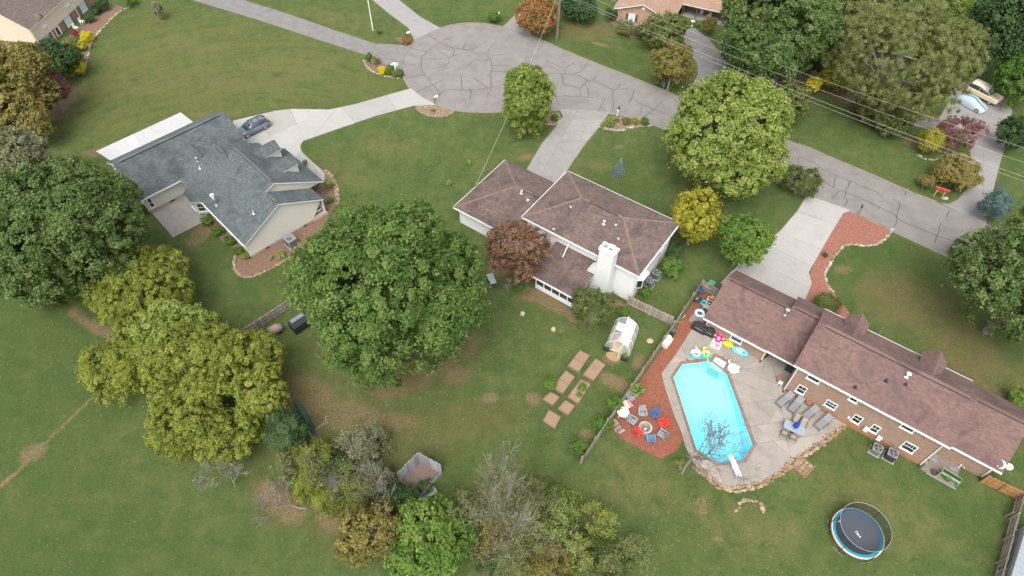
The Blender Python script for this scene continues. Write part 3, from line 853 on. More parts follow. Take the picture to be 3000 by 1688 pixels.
def window(root, c, u, w, h, cols=3, rows=2, nrm=None, frame=None, glass=None, proud=.05, fw=.09, name='window', sill=True):
    """c = centre of the opening on the wall, u = unit vector along the wall, nrm = outward normal"""
    u, c, nrm = Vector(u), Vector(c), Vector(nrm); z = Vector((0, 0, 1))
    fm = MB()
    def bx(du0, du1, dz0, dz1, p0, p1, mb):
        b = [c + u * a + z * e + nrm * p0 for a, e in ((du0, dz0), (du1, dz0), (du1, dz1), (du0, dz1))]
        t = [q + nrm * (p1 - p0) for q in b]
        mb.hexa(b, t, .5)
    a, e = w / 2, h / 2
    bx(-a, a, -e, -e + fw, .0, proud, fm); bx(-a, a, e - fw, e, .0, proud, fm)
    bx(-a, -a + fw, -e + fw, e - fw, 0, proud, fm); bx(a - fw, a, -e + fw, e - fw, 0, proud, fm)
    o = fm.build(name, frame or WHITE2, root)
    g = MB(); bx(-a + fw, a - fw, -e + fw, e - fw, -.02, .012, g); g.build('pane', glass or GLASS, o)
    mm = MB()
    for i in range(1, rows):
        y = -e + fw + (h - 2 * fw) * i / rows; bx(-a + fw, a - fw, y - .025, y + .025, .012, .035, mm)
    for i in range(1, cols):
        x = -a + fw + (w - 2 * fw) * i / cols; bx(x - .012, x + .012, 0 if rows == 2 else -e + fw, e - fw, .012, .026, mm)
    if rows > 1 or cols > 1: mm.build('glazing_bar', frame or WHITE2, o)
    if sill:
        s = MB(); bx(-a - .05, a + .05, -e - .06, -e, .0, proud + .06, s); s.build('sill', frame or WHITE2, o)
    return o
def gutter(root, p, q, m=None, w=.12):
    g = MB(); p, q = Vector(p), Vector(q)
    d = (q - p).normalized(); s = Vector((-d.y, d.x, 0)) * w / 2
    for off, hh in ((s, .11), (-s, .11)):
        g.bar(p + off, q + off, .012, hh)
    g.bar(p - Vector((0, 0, .05)), q - Vector((0, 0, .05)), w, .012)
    o = g.build('gutter', m or WHITE2, root)
    return o
def downspout(root, p, q, m=None):
    g = MB(); g.bar(p, q, .11, .085); 
    o = g.build('downspout', m or WHITE2, root)
    e = MB(); e.bar((q[0], q[1], q[2] + .1), (q[0], q[1] - .3, q[2] + .03), .13, .1); e.build('outlet', BLACK, o)
    return o
def vent_pipe(root, base, h=.45, r=.05, m=None, cap=False, boot=True, name='vent_pipe'):
    g = MB(); prof = [(r, -.1), (r, h)]
    g.lathe(base, prof, 10)
    if cap: g.lathe((base[0], base[1], base[2] + h), [(r * 1.0, 0), (r * 2.4, .03), (r * 2.4, .1), (r * .6, .16)], 12)
    o = g.build(name, m or STEEL, root)
    if boot:
        b = MB(); b.obox((base[0], base[1], base[2] + .02), (.34, .34, .03), 0, 0); b.build('flashing', m or BLACK, o)
    return o
class Plane:
    def __init__(s, a, b, c):
        a, b, c = map(np.array, (a, b, c)); s.o = a; s.n = np.cross(b - a, c - a).astype(float)
    def z(s, x, y):
        return s.o[2] - (s.n[0] * (x - s.o[0]) + s.n[1] * (y - s.o[1])) / s.n[2]
class Frame:
    def __init__(s, o, deg):
        s.o = np.array(o[:2], float); s.a = R(deg)
        s.ex = np.array([math.cos(s.a), math.sin(s.a)]); s.ey = np.array([-s.ex[1], s.ex[0]])
    def loc(s, w):
        v = np.array(w[:2]) - s.o; return np.array([v @ s.ex, v @ s.ey])
    def px(s, x, y, z=0.0): return s.loc(P(x, y, z))
    def on(s, x, y, pl):
        """local point where the sight line of photo spot x,y meets a roof plane"""
        lo, hi = 0.0, 14.0
        f = lambda z: z - pl.z(*s.px(x, y, z))
        for _ in range(50):
            m_ = (lo + hi) / 2
            if f(m_) > 0: hi = m_
            else: lo = m_
        q = s.px(x, y, lo); return (q[0], q[1], lo)
def wallbox(root, poly, z0, z1, m, name='wall'):
    b = MB(); b.prism(poly, z0, z1); return b.build(name, m, root)
def rect(x0, x1, y0, y1): return [(x0, y0), (x1, y0), (x1, y1), (x0, y1)]

# ---------------------------------------------------------------- white brick house in the middle
SH_BROWN = shingle_mat('brown_shingles', [(.062, .046, .044), (.092, .064, .058), (.122, .084, .072), (.088, .068, .066), (.150, .108, .086)], (.038, .031, .034), .85)
W_BRICK = mat('white_painted_brick', (.60, .61, .60), .6, .03, 4, .25, grime=((.47, .46, .44), .35), gscale=.9)
fw_ = Frame((9.85, 51.39), -35)
wh = thing('white_house', 'white painted brick house with brown shingled hip roofs and tall white chimney', 'house', (*fw_.o, 0), fw_.a)
HL, HD, ZE, ZR = 7.4, 4.75, 5.2, 7.12
r0 = HL - HD
A, B, C_, D = (-HL, -HD, ZE), (HL, -HD, ZE), (HL, HD, ZE), (-HL, HD, ZE)
E0, E1 = (-r0, 0, ZR), (r0, 0, ZR)
wallbox(wh, rect(-HL + .45, HL - .45, -HD + .45, HD - .45), 0, ZE - .1, W_BRICK)
rf = roof(wh, [[A, B, E1, E0], [B, C_, E1], [C_, D, E0, E1], [D, A, E0]], SH_BROWN, [(A, E0), (D, E0), (B, E1), (C_, E1), (E0, E1)], [((-1.6, 0, ZR), (2.0, 0, ZR))], cap_m=shingle_mat('tan_caps', [(.12, .08, .065), (.17, .115, .09), (.14, .095, .08)], (.08, .06, .055), .4))
PW = Plane(A, B, E1)
for a, b in ((A, B), (B, C_), (C_, D), (D, A)):
    v = Vector(b) - Vector(a); n = Vector((v.y, -v.x, 0)).normalized() * .07
    gutter(wh, Vector(a) + n - Vector((0, 0, .08)), Vector(b) + n - Vector((0, 0, .08)))
# lower wing with its own hip roof
x0, x1, y0, y1, ze, zr = -16.35, -HL + .5, -6.1, 4.5, 2.7, 4.95
ym = (y0 + y1) / 2; hw = (y1 - y0) / 2
a, b, c, d, e, f = (x0, y0, ze), (x1, y0, ze), (x1, y1, ze), (x0, y1, ze), (x0 + hw, ym, zr), (x1, ym, zr)
wallbox(wh, rect(x0 + .45, x1, y0 + .45, y1 - .45), 0, ze - .1, W_BRICK)
roof(wh, [[a, b, f, e], [c, d, e, f], [d, a, e]], SH_BROWN, [(a, e), (d, e), (e, f)], [((e[0] + .8, ym, zr), (x1 - .3, ym, zr))], name='wing_roof', cap_m=MATS['tan_caps'])
PWW = Plane(a, b, f)
gutter(wh, (x0, y0 - .07, ze - .08), (x1, y0 - .07, ze - .08)); gutter(wh, (x0 - .07, y0, ze - .08), (x0 - .07, y1, ze - .08))
# sunroom: low wall, band of dark windows, shed roof
sx0, sx1 = -3.0, 2.85
wallbox(wh, rect(sx0 + .3, sx1 - .3, -8.75, -HD + .45), 0, .6, W_BRICK, 'sunroom_wall')
sm = MB(); sm.box(sx0 + .36, sx1 - .36, -8.69, -HD + .5, .6, 2.3); sm.build('sunroom_glass', GLASS, wh)
for i in range(6):
    x = sx0 + .36 + (sx1 - sx0 - .72) * i / 5
    q = MB(); q.box(x - .06, x + .06, -8.76, -8.64, .6, 2.3); q.build('post', WHITE2, wh)
for sx in (sx0 + .33, sx1 - .33):
    q = MB(); q.box(sx - .05, sx + .05, -8.7, -HD + .5, 2.18, 2.36); q.build('header', WHITE2, wh)
q = MB(); q.box(sx0 + .3, sx1 - .3, -8.78, -8.66, .58, .65); q.build('sunroom_sill', WHITE2, wh)
zs0, zs1 = 2.42, 3.62
ys0 = -HD + .46
roof(wh, [[(sx0, -9.2, zs0), (sx1, -9.2, zs0), (sx1, ys0, zs1), (sx0, ys0, zs1)]], SH_BROWN, name='sunroom_roof')
gutter(wh, (sx0, -9.27, zs0 - .07), (sx1, -9.27, zs0 - .07))
q = MB(); q.bar((-1.2, -HD + .35, 4.9), (-1.2, -5.8, 3.45), .09); q.bar((-1.2, -HD - .05, 5.1), (-1.2, -HD + .35, 4.9), .09); q.build('downspout', WHITE2, wh)
# chimney
cb = MB()
cb.hexa([(1.95, -5.75, 0), (4.65, -5.75, 0), (4.65, -HD + .4, 0), (1.95, -HD + .4, 0)], [(1.95, -5.75, 3.5), (4.65, -5.75, 3.5), (4.65, -HD + .4, 3.5), (1.95, -HD + .4, 3.5)])
cb.hexa([(1.95, -5.75, 3.5), (4.65, -5.75, 3.5), (4.65, -4.6, 3.5), (1.95, -4.6, 3.5)], [(2.95, -5.75, 4.5), (4.65, -5.75, 4.5), (4.65, -4.6, 4.5), (2.95, -4.6, 4.5)])
cb.box(2.95, 4.65, -5.75, -4.75, 4.5, 7.35)
ch = cb.build('chimney', W_BRICK, wh)
q = MB(); q.box(2.86, 4.74, -5.84, -4.66, 7.35, 7.62); q.build('chimney_crown', W_BRICK, ch)
q = MB(); q.box(3.1, 3.6, -5.5, -5.0, 7.62, 7.70); q.build('flue', STEEL, ch)
q = MB(); q.box(3.85, 4.2, -5.4, -5.05, 7.62, 8.0); q.build('flue', mat('dark_flue', (.12, .12, .125), .5, .2, 5), ch)
q = MB(); q.box(3.75, 4.32, -5.5, -4.95, 8.02, 8.07); q.build('rain_cap', WHITE2, ch)
for pxy in ((1769, 657), (1804, 660), (1672, 607), (1812, 700), (1622, 672)):
    b_ = fw_.on(*pxy, PW)
    if pxy == (1769, 657): vent_pipe(wh, b_, .4, .06, WHITE2, True)
    else:
        q = MB(); q.obox((b_[0], b_[1], b_[2] + .04), (.24, .22, .08), 0, R(22)); q.build('roof_vent', mat('dull_vent', (.3, .3, .3), .6, .1), wh)
b_ = fw_.on(1528, 567, PWW); vent_pipe(wh, b_, .35, .055, WHITE2, True)
q = MB(); b_ = fw_.on(1546, 587, PWW); q.obox((b_[0], b_[1], b_[2] + .03), (.3, .28, .08), 0, R(22)); q.build('roof_vent', STEEL, wh)
# bay window and vents on the right-hand wall
xr = HL - .45
bw = MB(); bw.prism([(xr, -3.6), (xr + .55, -3.2), (xr + .55, -2.0), (xr, -1.6)], 1.7, 3.1); bay = bw.build('bay_window', WHITE2, wh)
for (p, q_) in (((xr, -3.6), (xr + .55, -3.2)), ((xr + .55, -3.2), (xr + .55, -2.0)), ((xr + .55, -2.0), (xr, -1.6))):
    v = Vector((q_[0] - p[0], q_[1] - p[1], 0)); n = Vector((v.y, -v.x, 0)).normalized(); c0 = Vector(((p[0] + q_[0]) / 2, (p[1] + q_[1]) / 2, 2.4)) + n * .02
    g = MB(); u = v.normalized() * (v.length / 2 - .07)
    g.hexa([c0 - u - Vector((0, 0, .55)), c0 + u - Vector((0, 0, .55)), c0 + u + Vector((0, 0, .55)), c0 - u + Vector((0, 0, .55))], [k + n * .01 for k in (c0 - u - Vector((0, 0, .55)), c0 + u - Vector((0, 0, .55)), c0 + u + Vector((0, 0, .55)), c0 - u + Vector((0, 0, .55)))])
    g.build('pane', GLASS, bay)
q = MB(); q.hexa([(xr - .05, -3.75, 3.1), (xr + .62, -3.25, 3.1), (xr + .62, -1.95, 3.1), (xr - .05, -1.45, 3.1)], [(xr - .05, -3.3, 3.5), (xr, -3.0, 3.5), (xr, -2.2, 3.5), (xr - .05, -1.9, 3.5)]); q.build('bay_roof', WHITE2, bay)
window(wh, (xr, 2.4, 3.4), (0, 1, 0), .8, 1.5, 2, 2, (1, 0, 0))
downspout(wh, (xr + .06, -HD + .55, 5.0), (xr + .06, -HD + .55, .1))
# electric service mast at the wing's far eave
q = MB(); b_ = fw_.px(1397, 560, 3.0); q.tube([(b_[0], b_[1], 2.4), (b_[0], b_[1], 4.1)], .04, 8); q.blob((b_[0], b_[1], 4.2), (.1, .1, .13), 8, 6); q.build('service_mast', STEEL, wh)
MAST = fw_.o + fw_.ex * b_[0] + fw_.ey * b_[1]

# ---------------------------------------------------------------- grey-roofed house on the left
SH_GREY = shingle_mat('grey_shingles', [(.046, .057, .059), (.066, .080, .082), (.084, .099, .100), (.058, .070, .073), (.100, .114, .114)], (.028, .033, .037), .75)
M_SIDE = mat('cream_siding', (.50, .485, .43), .6, .03, 3, grime=((.42, .40, .35), .25))
M_FOUND = mat('foundation_block', (.35, .28, .21), .9, .2, 6, .3, grime=((.2, .15, .1), .5))
fg = Frame((-30.37, 49.37), -45)
gh = thing('grey_house', 'cream sided house with steep blue-grey shingled roofs and two dormers', 'house', (*fg.o, 0), fg.a)
S = .54
rz_ = lambda y: 2.6 + S * y
XL, XR_ = -15.1, .1
yL, yF = 5.35, 10.7; zL = rz_(yL)
yU = 6.55; zU = rz_(yU); yUF = 12.5; zUF = 2.7; ux0, ux1 = -11.3, -2.6
# rear slope of the main block (with bay) as one plane, stepping up behind the taller front section
rear = [(XL, 0, 2.6), (-13.3, 0, 2.6), (-12.5, -.0, 2.6), (XR_, 0, 2.6), (XR_, yL, zL), (ux1, yL, zL), (ux1, yU, zU), (ux0, yU, zU), (ux0, yL, zL), (-14.6, yL, zL), (-14.6, 3.4, rz_(3.4)), (-18.5, 3.4, rz_(3.4)), ]
rear = [(XL, 0, 2.6), (XR_, 0, 2.6), (XR_, yL, zL), (ux1, yL, zL), (ux1, yU, zU), (ux0, yU, zU), (ux0, yL, zL), (-14.6, yL, zL), (-14.6, 3.4, rz_(3.4)), (-18.6, 3.4, rz_(3.4))]
frontL = [(XR_, yF, 2.7), (ux1, yF, 2.7), (ux1, yL, zL), (XR_, yL, zL)]
frontL2 = [(ux0, yF, 2.7), (-14.6, yF, 2.7), (-14.6, yL, zL), (ux0, yL, zL)]
frontU = [(ux1, yUF, zUF), (ux0, yUF, zUF), (ux0, yU, zU), (ux1, yU, zU)]
frontR = [(-14.6, 6.8, 2.6), (XL, 6.8, 2.6), (-18.6, 3.4, rz_(3.4)), (-14.6, 3.4, rz_(3.4))]
PGR = Plane((XL, 0, 2.6), (XR_, 0, 2.6), (XR_, yL, zL))
gx = -19.9; gzr = 2.6 + S * (XL - gx)
gy0, gy1 = -5.1, 9.7
garE = [(XL, gy0, 2.6), (XL, gy1, 2.6), (gx, gy1, gzr), (gx, gy0, gzr)]
garW = [(gx, gy0, gzr), (gx, gy1, gzr), (2 * gx - XL, gy1, 2.6), (2 * gx - XL, gy0, 2.6)]
roof(gh, [rear, frontL, frontL2, frontU, frontR], SH_GREY, [((XR_, yL, zL), (ux1, yL, zL)), ((ux0, yL, zL), (-14.6, yL, zL)), ((ux0, yU, zU), (ux1, yU, zU)), ((-18.6, 3.4, rz_(3.4)), (-14.6, 3.4, rz_(3.4)))],
     [((-1.9, yL, zL), (-.35, yL, zL)), ((ux0 + .4, yU, zU), (ux1 - .5, yU, zU)), ((-14.0, yL, zL), (-12.4, yL, zL)), ((-18.2, 3.4, rz_(3.4)), (-14.9, 3.4, rz_(3.4)))])
roof(gh, [garE, garW], SH_GREY, [((gx, gy0, gzr), (gx, gy1, gzr))], [((gx, gy0 + .8, gzr), (gx, gy1 - .8, gzr))], name='garage_roof')
# bay hip roof at the rear
byr = [(-10.65, -1.0), (-12.45, -1.0), (-13.3, 0), (-9.8, 0)]
bt = (-11.55, 2.6, rz_(2.6) + .02)
bz = 2.62
roof(gh, [[(-12.45, -1.0, bz), (-10.65, -1.0, bz), bt], [(-10.65, -1.0, bz), (-9.8, 0, bz + .02), bt], [(-13.3, 0, bz + .02), (-12.45, -1.0, bz), bt]], SH_GREY, [((-12.45, -1, bz), bt), ((-10.65, -1, bz), bt)], name='bay_roof', thick=.15)
# walls: siding strips over a core, block foundation
wi = .35
core = MB()
core.prism([(XR_ - wi, wi), (XR_ - wi, yF - 1.9), (-14.8, yF - 1.9), (-14.8, wi)], .32, 2.5)
core.hexa([(XR_ - wi, wi, 2.5), (-14.8, wi, 2.5), (-14.8, yF - wi, 2.5), (XR_ - wi, yF - wi, 2.5)], [(XR_ - wi, yL - .1, zL - .3), (-14.8, yL - .1, zL - .3), (-14.8, yL + .1, zL - .3), (XR_ - wi, yL + .1, zL - .3)])
core.prism(rect(2 * gx - XL + wi, XL - wi, gy0 + wi, gy1 - wi), .32, 2.5)
core.prism([(-10.75, -.7), (-9.95, wi), (-13.15, wi), (-12.35, -.7)], .32, 2.5)
core.hexa([(ux1 - wi, 3, 2.5), (ux0 + wi, 3, 2.5), (ux0 + wi, yUF - wi, 2.5), (ux1 - wi, yUF - wi, 2.5)], [(ux1 - wi, yU - .1, zU - .3), (ux0 + wi, yU - .1, zU - .3), (ux0 + wi, yU + .1, zU - .3), (ux1 - wi, yU + .1, zU - .3)])
core.build('wall', M_SIDE, gh)
sx_ = XR_ - wi + .005
siding(gh, [[(sx_, wi, .35), (sx_, yF - 1.9, .35), (sx_, yF - wi, 2.45), (sx_, yL, zL - .2), (sx_, wi, 2.45)],
            [(-14.8, wi - .005, .35), (XR_ - wi, wi - .005, .35), (XR_ - wi, wi - .005, 2.5), (-14.8, wi - .005, 2.5)],
            [(XL - wi + .005, gy0 + wi, .35), (XL - wi + .005, wi, .35), (XL - wi + .005, wi, 2.5), (XL - wi + .005, gy0 + wi, 2.5)],
            [(2 * gx - XL + wi, gy0 + wi - .005, .35), (XL - wi, gy0 + wi - .005, .35), (XL - wi, gy0 + wi - .005, 2.5), (gx, gy0 + wi - .005, gzr - .3), (2 * gx - XL + wi, gy0 + wi - .005, 2.5)],
            [(ux1 - wi + .005, 5.4, 4.9), (ux1 - wi + .005, yUF - wi, 2.6), (ux1 - wi + .005, yU, zU - .22)]], M_SIDE)
fo = MB(); fo.prism([(XR_ - wi - .02, wi + .02), (XR_ - wi - .02, yF - 1.9), (-14.8, yF - 1.9), (-14.8, wi + .02)], 0, .34); fo.prism(rect(2 * gx - XL + wi + .02, XL - wi - .02, gy0 + wi + .02, gy1 - wi), 0, .34); fo.build('foundation', M_FOUND, gh)
for i in range(3):
    q = MB(); q.box(sx_ + .005, sx_ + .02, 2.2 + i * 2.6, 2.62 + i * 2.6, .1, .27); q.build('foundation_vent', BLACK, gh)
q = MB(); q.box(XL - wi + .008, XL - wi + .03, -2.2, -1.6, .1, .28); q.build('foundation_vent', BLACK, gh)
# bay windows and door on the rear
for (p, q_) in (((-12.35, -.7), (-10.75, -.7)), ((-10.75, -.7), (-9.95, wi))):
    v = Vector((q_[0] - p[0], q_[1] - p[1], 0)); u = v.normalized(); n = Vector((u.y, -u.x, 0))
    window(gh, (Vector((p[0], p[1], 1.45)) + v / 2) + n * .02, u, v.length * .72, 1.35, 2, 2, n)
window(gh, (XL - wi + .03, -4.2, 1.4), (0, 1, 0), .55, 1.5, 1, 2, (1, 0, 0))
for y in (wi,): downspout(gh, (XR_ - wi - .1, wi - .08, 2.4), (XR_ - wi - .1, wi - .08, .05))
downspout(gh, (XL - wi - .1, gy0 + wi - .08, 2.4), (XL - wi - .1, gy0 + wi - .08, .05))
gutter(gh, (-9.8, -.07, 2.53), (XR_, -.07, 2.53)); gutter(gh, (XL + .07, gy0, 2.53), (XL + .07, -.1, 2.53))
# dormers
def gable_dormer(root, xc, w, yf, ze, zr, plane, m_sh, m_wall, s=1, over=.15, nm='dormer'):
    """plane.z(x,y) is the roof it stands on; s=+1 faces +y"""
    back = lambda z: (yf, )[0]
    def ymeet(x, z):
        lo, hi = yf - 9 * s, yf
        for _ in range(40):
            m_ = (lo + hi) / 2
            if plane.z(x, m_) > z: lo = m_
            else: hi = m_
        return lo
    h = w / 2
    ye0, yr = ymeet(xc, ze), ymeet(xc, zr)
    b = MB()
    for sg in (-1, 1):
        b.poly([(xc + sg * (h - over), yf - over * s, ze), (xc + sg * (h - over), ye0, ze), (xc + sg * (h - over), yf - over * s, plane.z(xc, yf - over * s) - .05)])
    zb = plane.z(xc, yf - over * s) - .05
    b.poly([(xc - h + over, yf - over * s, zb), (xc + h - over, yf - over * s, zb), (xc + h - over, yf - over * s, ze), (xc, yf - over * s, zr - .1), (xc - h + over, yf - over * s, ze)])
    o = b.build(nm, m_wall, root)
    pls = [[(xc - h, yf, ze), (xc, yf, zr), (xc, yr, zr), (xc - h, ye0 - .2 * s, ze)], [(xc + h, yf, ze), (xc, yf, zr), (xc, yr, zr), (xc + h, ye0 - .2 * s, ze)]]
    rb = MB()
    for p_ in pls: rb.hexa([(x, y, z - .1) for x, y, z in p_], [(x, y, z - .004) for x, y, z in p_])
    rb.build('dormer_trim', WHITE, o)
    u_ = MB()
    for p_ in pls: u_.poly(p_, .4)
    u_.build('dormer_underlay', m_sh, o)
    sh_ = shingles(pls, m_sh); sh_.build('dormer_shingles', m_sh, o, kind='stuff')
    return o
PGU = Plane((ux1, yUF, zUF), (ux0, yUF, zUF), (ux0, yU, zU))
for xc in (-10.0, -6.15):
    gable_dormer(gh, xc, 2.3, 11.1, 4.8, 5.6, PGU, SH_GREY, M_SIDE)
    window(gh, (xc, 10.96, 4.3), (1, 0, 0), .9, .8, 2, 2, (0, 1, 0), sill=False)
# porch at the front corner: posts, rail, deck
pd = MB(); pd.box(-2.6, XR_ - .2, yF - 1.9, yF + .1, 0, .35); pd.build('porch_floor', M_FOUND, gh)
for x, y in ((XR_ - .35, yF - .15), (-1.3, yF - .15), (-2.5, yF - .15)):
    q = MB(); q.box(x - .07, x + .07, y - .07, y + .07, .35, 2.6); q.build('post', WHITE2, gh)
q = MB()
for z in (.55, 1.2): q.bar((XR_ - .35, yF - .15, z), (-2.5, yF - .15, z), .05); q.bar((XR_ - .35, yF - .15, z), (XR_ - .35, yF - 1.9, z), .05)
for i in range(12): q.bar((XR_ - .35 - i * .18, yF - .15, .55), (XR_ - .35 - i * .18, yF - .15, 1.2), .03)
q.build('railing', WHITE2, gh)
# flue and vent pipes on the rear slope
b_ = fg.on(634, 600, PGR); fl = MB(); fl.lathe(b_, [(.15, -.2), (.15, 1.35)], 16); flo = fl.build('flue_pipe', STEEL, gh, True)
q = MB(); q.lathe((b_[0], b_[1], b_[2] + 1.35), [(.17, 0), (.24, .02), (.24, .26), (.2, .3)], 16); q.build('flue_cap', WHITE2, flo)
q = MB(); q.lathe((b_[0], b_[1], b_[2]), [(.33, -.12), (.17, .18)], 16); q.build('storm_collar', STEEL, flo)
for pxy, h, cap in (((579, 473), .5, True), ((587, 494), .35, False), ((744, 626), .5, False)):
    vent_pipe(gh, fg.on(*pxy, PGR), h, .06 if cap else .045, WHITE2 if not cap else STEEL, cap)

# ---------------------------------------------------------------- brown brick house by the pool
SH_RED = shingle_mat('redbrown_shingles', [(.092, .055, .051), (.118, .07, .063), (.138, .086, .076), (.104, .066, .062), (.15, .096, .083)], (.05, .036, .036), .75)
BRICK_T = brick_mat('tan_brick', (.20, .112, .076), (.28, .185, .13), (.32, .275, .22))
fb = Frame((27.236, 32.95), -36)
bh = thing('brick_house', 'long brown brick house with red-brown shingle roofs beside the pool', 'house', (*fb.o, 0), fb.a)
wallbox(bh, rect(0, 13.4, 0, 7.65), 0, 4.75, BRICK_T)
my0, my1, mze, mzr = -.28, 7.93, 4.72, 7.0; mym = (my0 + my1) / 2
gab = MB()
for x in (.012, 13.388):
    gab.hexa([(x - .01, 0, 4.7), (x + .01, 0, 4.7), (x + .01, 7.65, 4.7), (x - .01, 7.65, 4.7)], [(x - .01, mym - .05, mzr - .2), (x + .01, mym - .05, mzr - .2), (x + .01, mym + .05, mzr - .2), (x - .01, mym + .05, mzr - .2)])
gab.build('gable', BRICK_T, bh)
rb = roof(bh, [[(-.35, my0, mze), (13.75, my0, mze), (13.75, mym, mzr), (-.35, mym, mzr)], [(13.75, my1, mze), (-.35, my1, mze), (-.35, mym, mzr), (13.75, mym, mzr)]], SH_RED, [((-.35, mym, mzr), (13.75, mym, mzr))], [((.3, mym, mzr), (13.2, mym, mzr))])
PBM = Plane((-.35, my0, mze), (13.75, my0, mze), (13.75, mym, mzr))
PBF = Plane((13.75, my1, mze), (-.35, my1, mze), (-.35, mym, mzr))
def low_wing(x0, x1, y0, y1, ze, zr, wx0, wx1, wall_y, nm, closed=True):
    ym = (y0 + y1) / 2
    if closed:
        wallbox(bh, rect(wx0, wx1, wall_y, y1 - .35), 0, ze + .05, BRICK_T)
        g_ = MB(); g_.hexa([(wx0, wall_y, ze), (wx1, wall_y, ze), (wx1, y1 - .35, ze), (wx0, y1 - .35, ze)], [(wx0, ym - .05, zr - .25), (wx1, ym - .05, zr - .25), (wx1, ym + .05, zr - .25), (wx0, ym + .05, zr - .25)]); g_.build('gable', BRICK_T, bh)
    roof(bh, [[(x0, y0, ze), (x1, y0, ze), (x1, ym, zr), (x0, ym, zr)], [(x1, y1, ze), (x0, y1, ze), (x0, ym, zr), (x1, ym, zr)]], SH_RED, [((x0, ym, zr), (x1, ym, zr))], [((x0 + .3, ym, zr), (x1 - .3, ym, zr))], name=nm)
    gutter(bh, (x0, y0 - .07, ze - .08), (x1, y0 - .07, ze - .08))
    return Plane((x0, y0, ze), (x1, y0, ze), (x1, ym, zr))
PBL = low_wing(-10.0, -3.1, 1.5, 9.6, 2.4, 5.1, -9.65, -3.0, 1.95, 'garage_roof')
PBD = low_wing(-3.1, 0.0, 1.5, 10.05, 2.5, 5.38, 0, 0, 0, 'breezeway_roof', False)
PBR = low_wing(13.4, 18.75, 1.8, 9.9, 2.4, 5.05, 13.4, 18.3, 2.1, 'wing_roof')
wallbox(bh, rect(-3.0, 0, 4.6, 9.5), 0, 2.45, BRICK_T, 'breezeway_wall')
gutter(bh, (-.35, my0 - .07, mze - .08), (13.75, my0 - .07, mze - .08))
gutter(bh, (13.75, my1 + .07, mze - .08), (-.35, my1 + .07, mze - .08))
for (x, y, zt) in ((.12, -.07, 4.6), (13.28, -.07, 4.6), (18.1, 2.03, 2.3), (-3.12, 1.88, 2.3), (-9.55, 1.88, 2.3)):
    downspout(bh, (x, y, zt), (x, y, .12))
for (xa, xb, za, zb, cols) in ((1.2, 2.3, 3.6, 4.58, 3), (1.04, 1.8, .95, 2.1, 2), (5.17, 5.86, 3.7, 4.6, 2), (3.82, 4.8, 1.2, 2.1, 3), (6.46, 7.18, 1.06, 2.16, 2), (8.18, 8.82, 1.06, 2.16, 2), (9.85, 10.88, 3.7, 4.6, 4), (11.08, 12.12, 1.05, 2.2, 4)):
    window(bh, ((xa + xb) / 2, 0, (za + zb) / 2), (1, 0, 0), xb - xa + .1, zb - za + .1, cols, 2, (0, -1, 0))
window(bh, (-6.2, 1.95, 1.45), (1, 0, 0), 1.25, 1.2, 4, 2, (0, -1, 0))
for xc in (2.75, 9.95):
    gable_dormer(bh, xc, 2.1, 7.75, 5.65, 6.7, PBF, SH_RED, SH_RED)
for pxy, kind in (((2655, 1105), 'cap'), ((2595, 1116), 'p'), ((2505, 1135), 'p'), ((2653, 1126), 'p')):
    b_ = fb.on(*pxy, PBM)
    if kind == 'cap': vent_pipe(bh, b_, .5, .09, WHITE2, True)
    else: vent_pipe(bh, b_, .32, .05, BLACK)
b_ = fb.on(2300, 923, PBL); vent_pipe(bh, b_, .8, .1, STEEL, True)
q = MB(); q.tube([(5.05, my1 + .15, 4.4), (5.05, my1 + .5, 5.6)], .03, 6); q.build('antenna_mast', STEEL, bh)
# front door hedge side trim and brick water table
q = MB(); q.box(-.03, 13.43, -.035, .02, .0, .55); q.build('water_table', brick_mat('red_brick', (.24, .09, .04), (.32, .14, .07), (.3, .22, .16)), bh)
# meter boxes
for x, z in ((7.75, .7), (9.1, .4)):
    q = MB(); q.box(x, x + .4, -.2, -.02, z, z + .6); q.build('meter_box', WHITE2, bh)
q = MB(); q.box(6.1, 6.3, -.1, 0, 1.1, 1.35); q.build('vent_cover', WHITE2, bh)

# ---------------------------------------------------------------- cream and brick house, top left
SH_TAUPE = shingle_mat('taupe_shingles', [(.095, .072, .066), (.12, .092, .084), (.145, .113, .102)], (.075, .057, .055), .5)
M_SIDE2 = mat('pale_yellow_siding', (.55, .48, .37), .6, .03, 3)
BRICK_R = brick_mat('red_brown_brick', (.25, .11, .07), (.34, .18, .12), (.36, .28, .22))
ft = Frame((-74.29, 92.31), 83.5)
th = thing('cream_house', 'cream sided house with brick ground floor and teal shutters, top left', 'house', (*ft.o, 0), ft.a)
TL_ = 18.0; TD = 9.0
wallbox(th, rect(0, TL_, 0, TD), 0, 1.55, BRICK_R, 'brick_wall')
wallbox(th, rect(-.12, TL_, -.12, TD), 1.55, 3.95, M_SIDE2)
g_ = MB(); g_.hexa([(-.12, -.12, 3.95), (.3, -.12, 3.95), (.3, TD, 3.95), (-.12, TD, 3.95)], [(-.12, TD / 2 - .1, 7.0), (.3, TD / 2 - .1, 7.0), (.3, TD / 2 + .1, 7.0), (-.12, TD / 2 + .1, 7.0)]); g_.build('gable', M_SIDE2, th)
siding(th, [[(-.13, -.12, 1.57), (-.13, TD, 1.57), (-.13, TD, 3.9), (-.13, TD / 2, 7.0), (-.13, -.12, 3.9)], [(-.12, -.13, 1.57), (TL_, -.13, 1.57), (TL_, -.13, 3.95), (-.12, -.13, 3.95)]], M_SIDE2, .16)
tym, tzr = TD / 2, 7.25
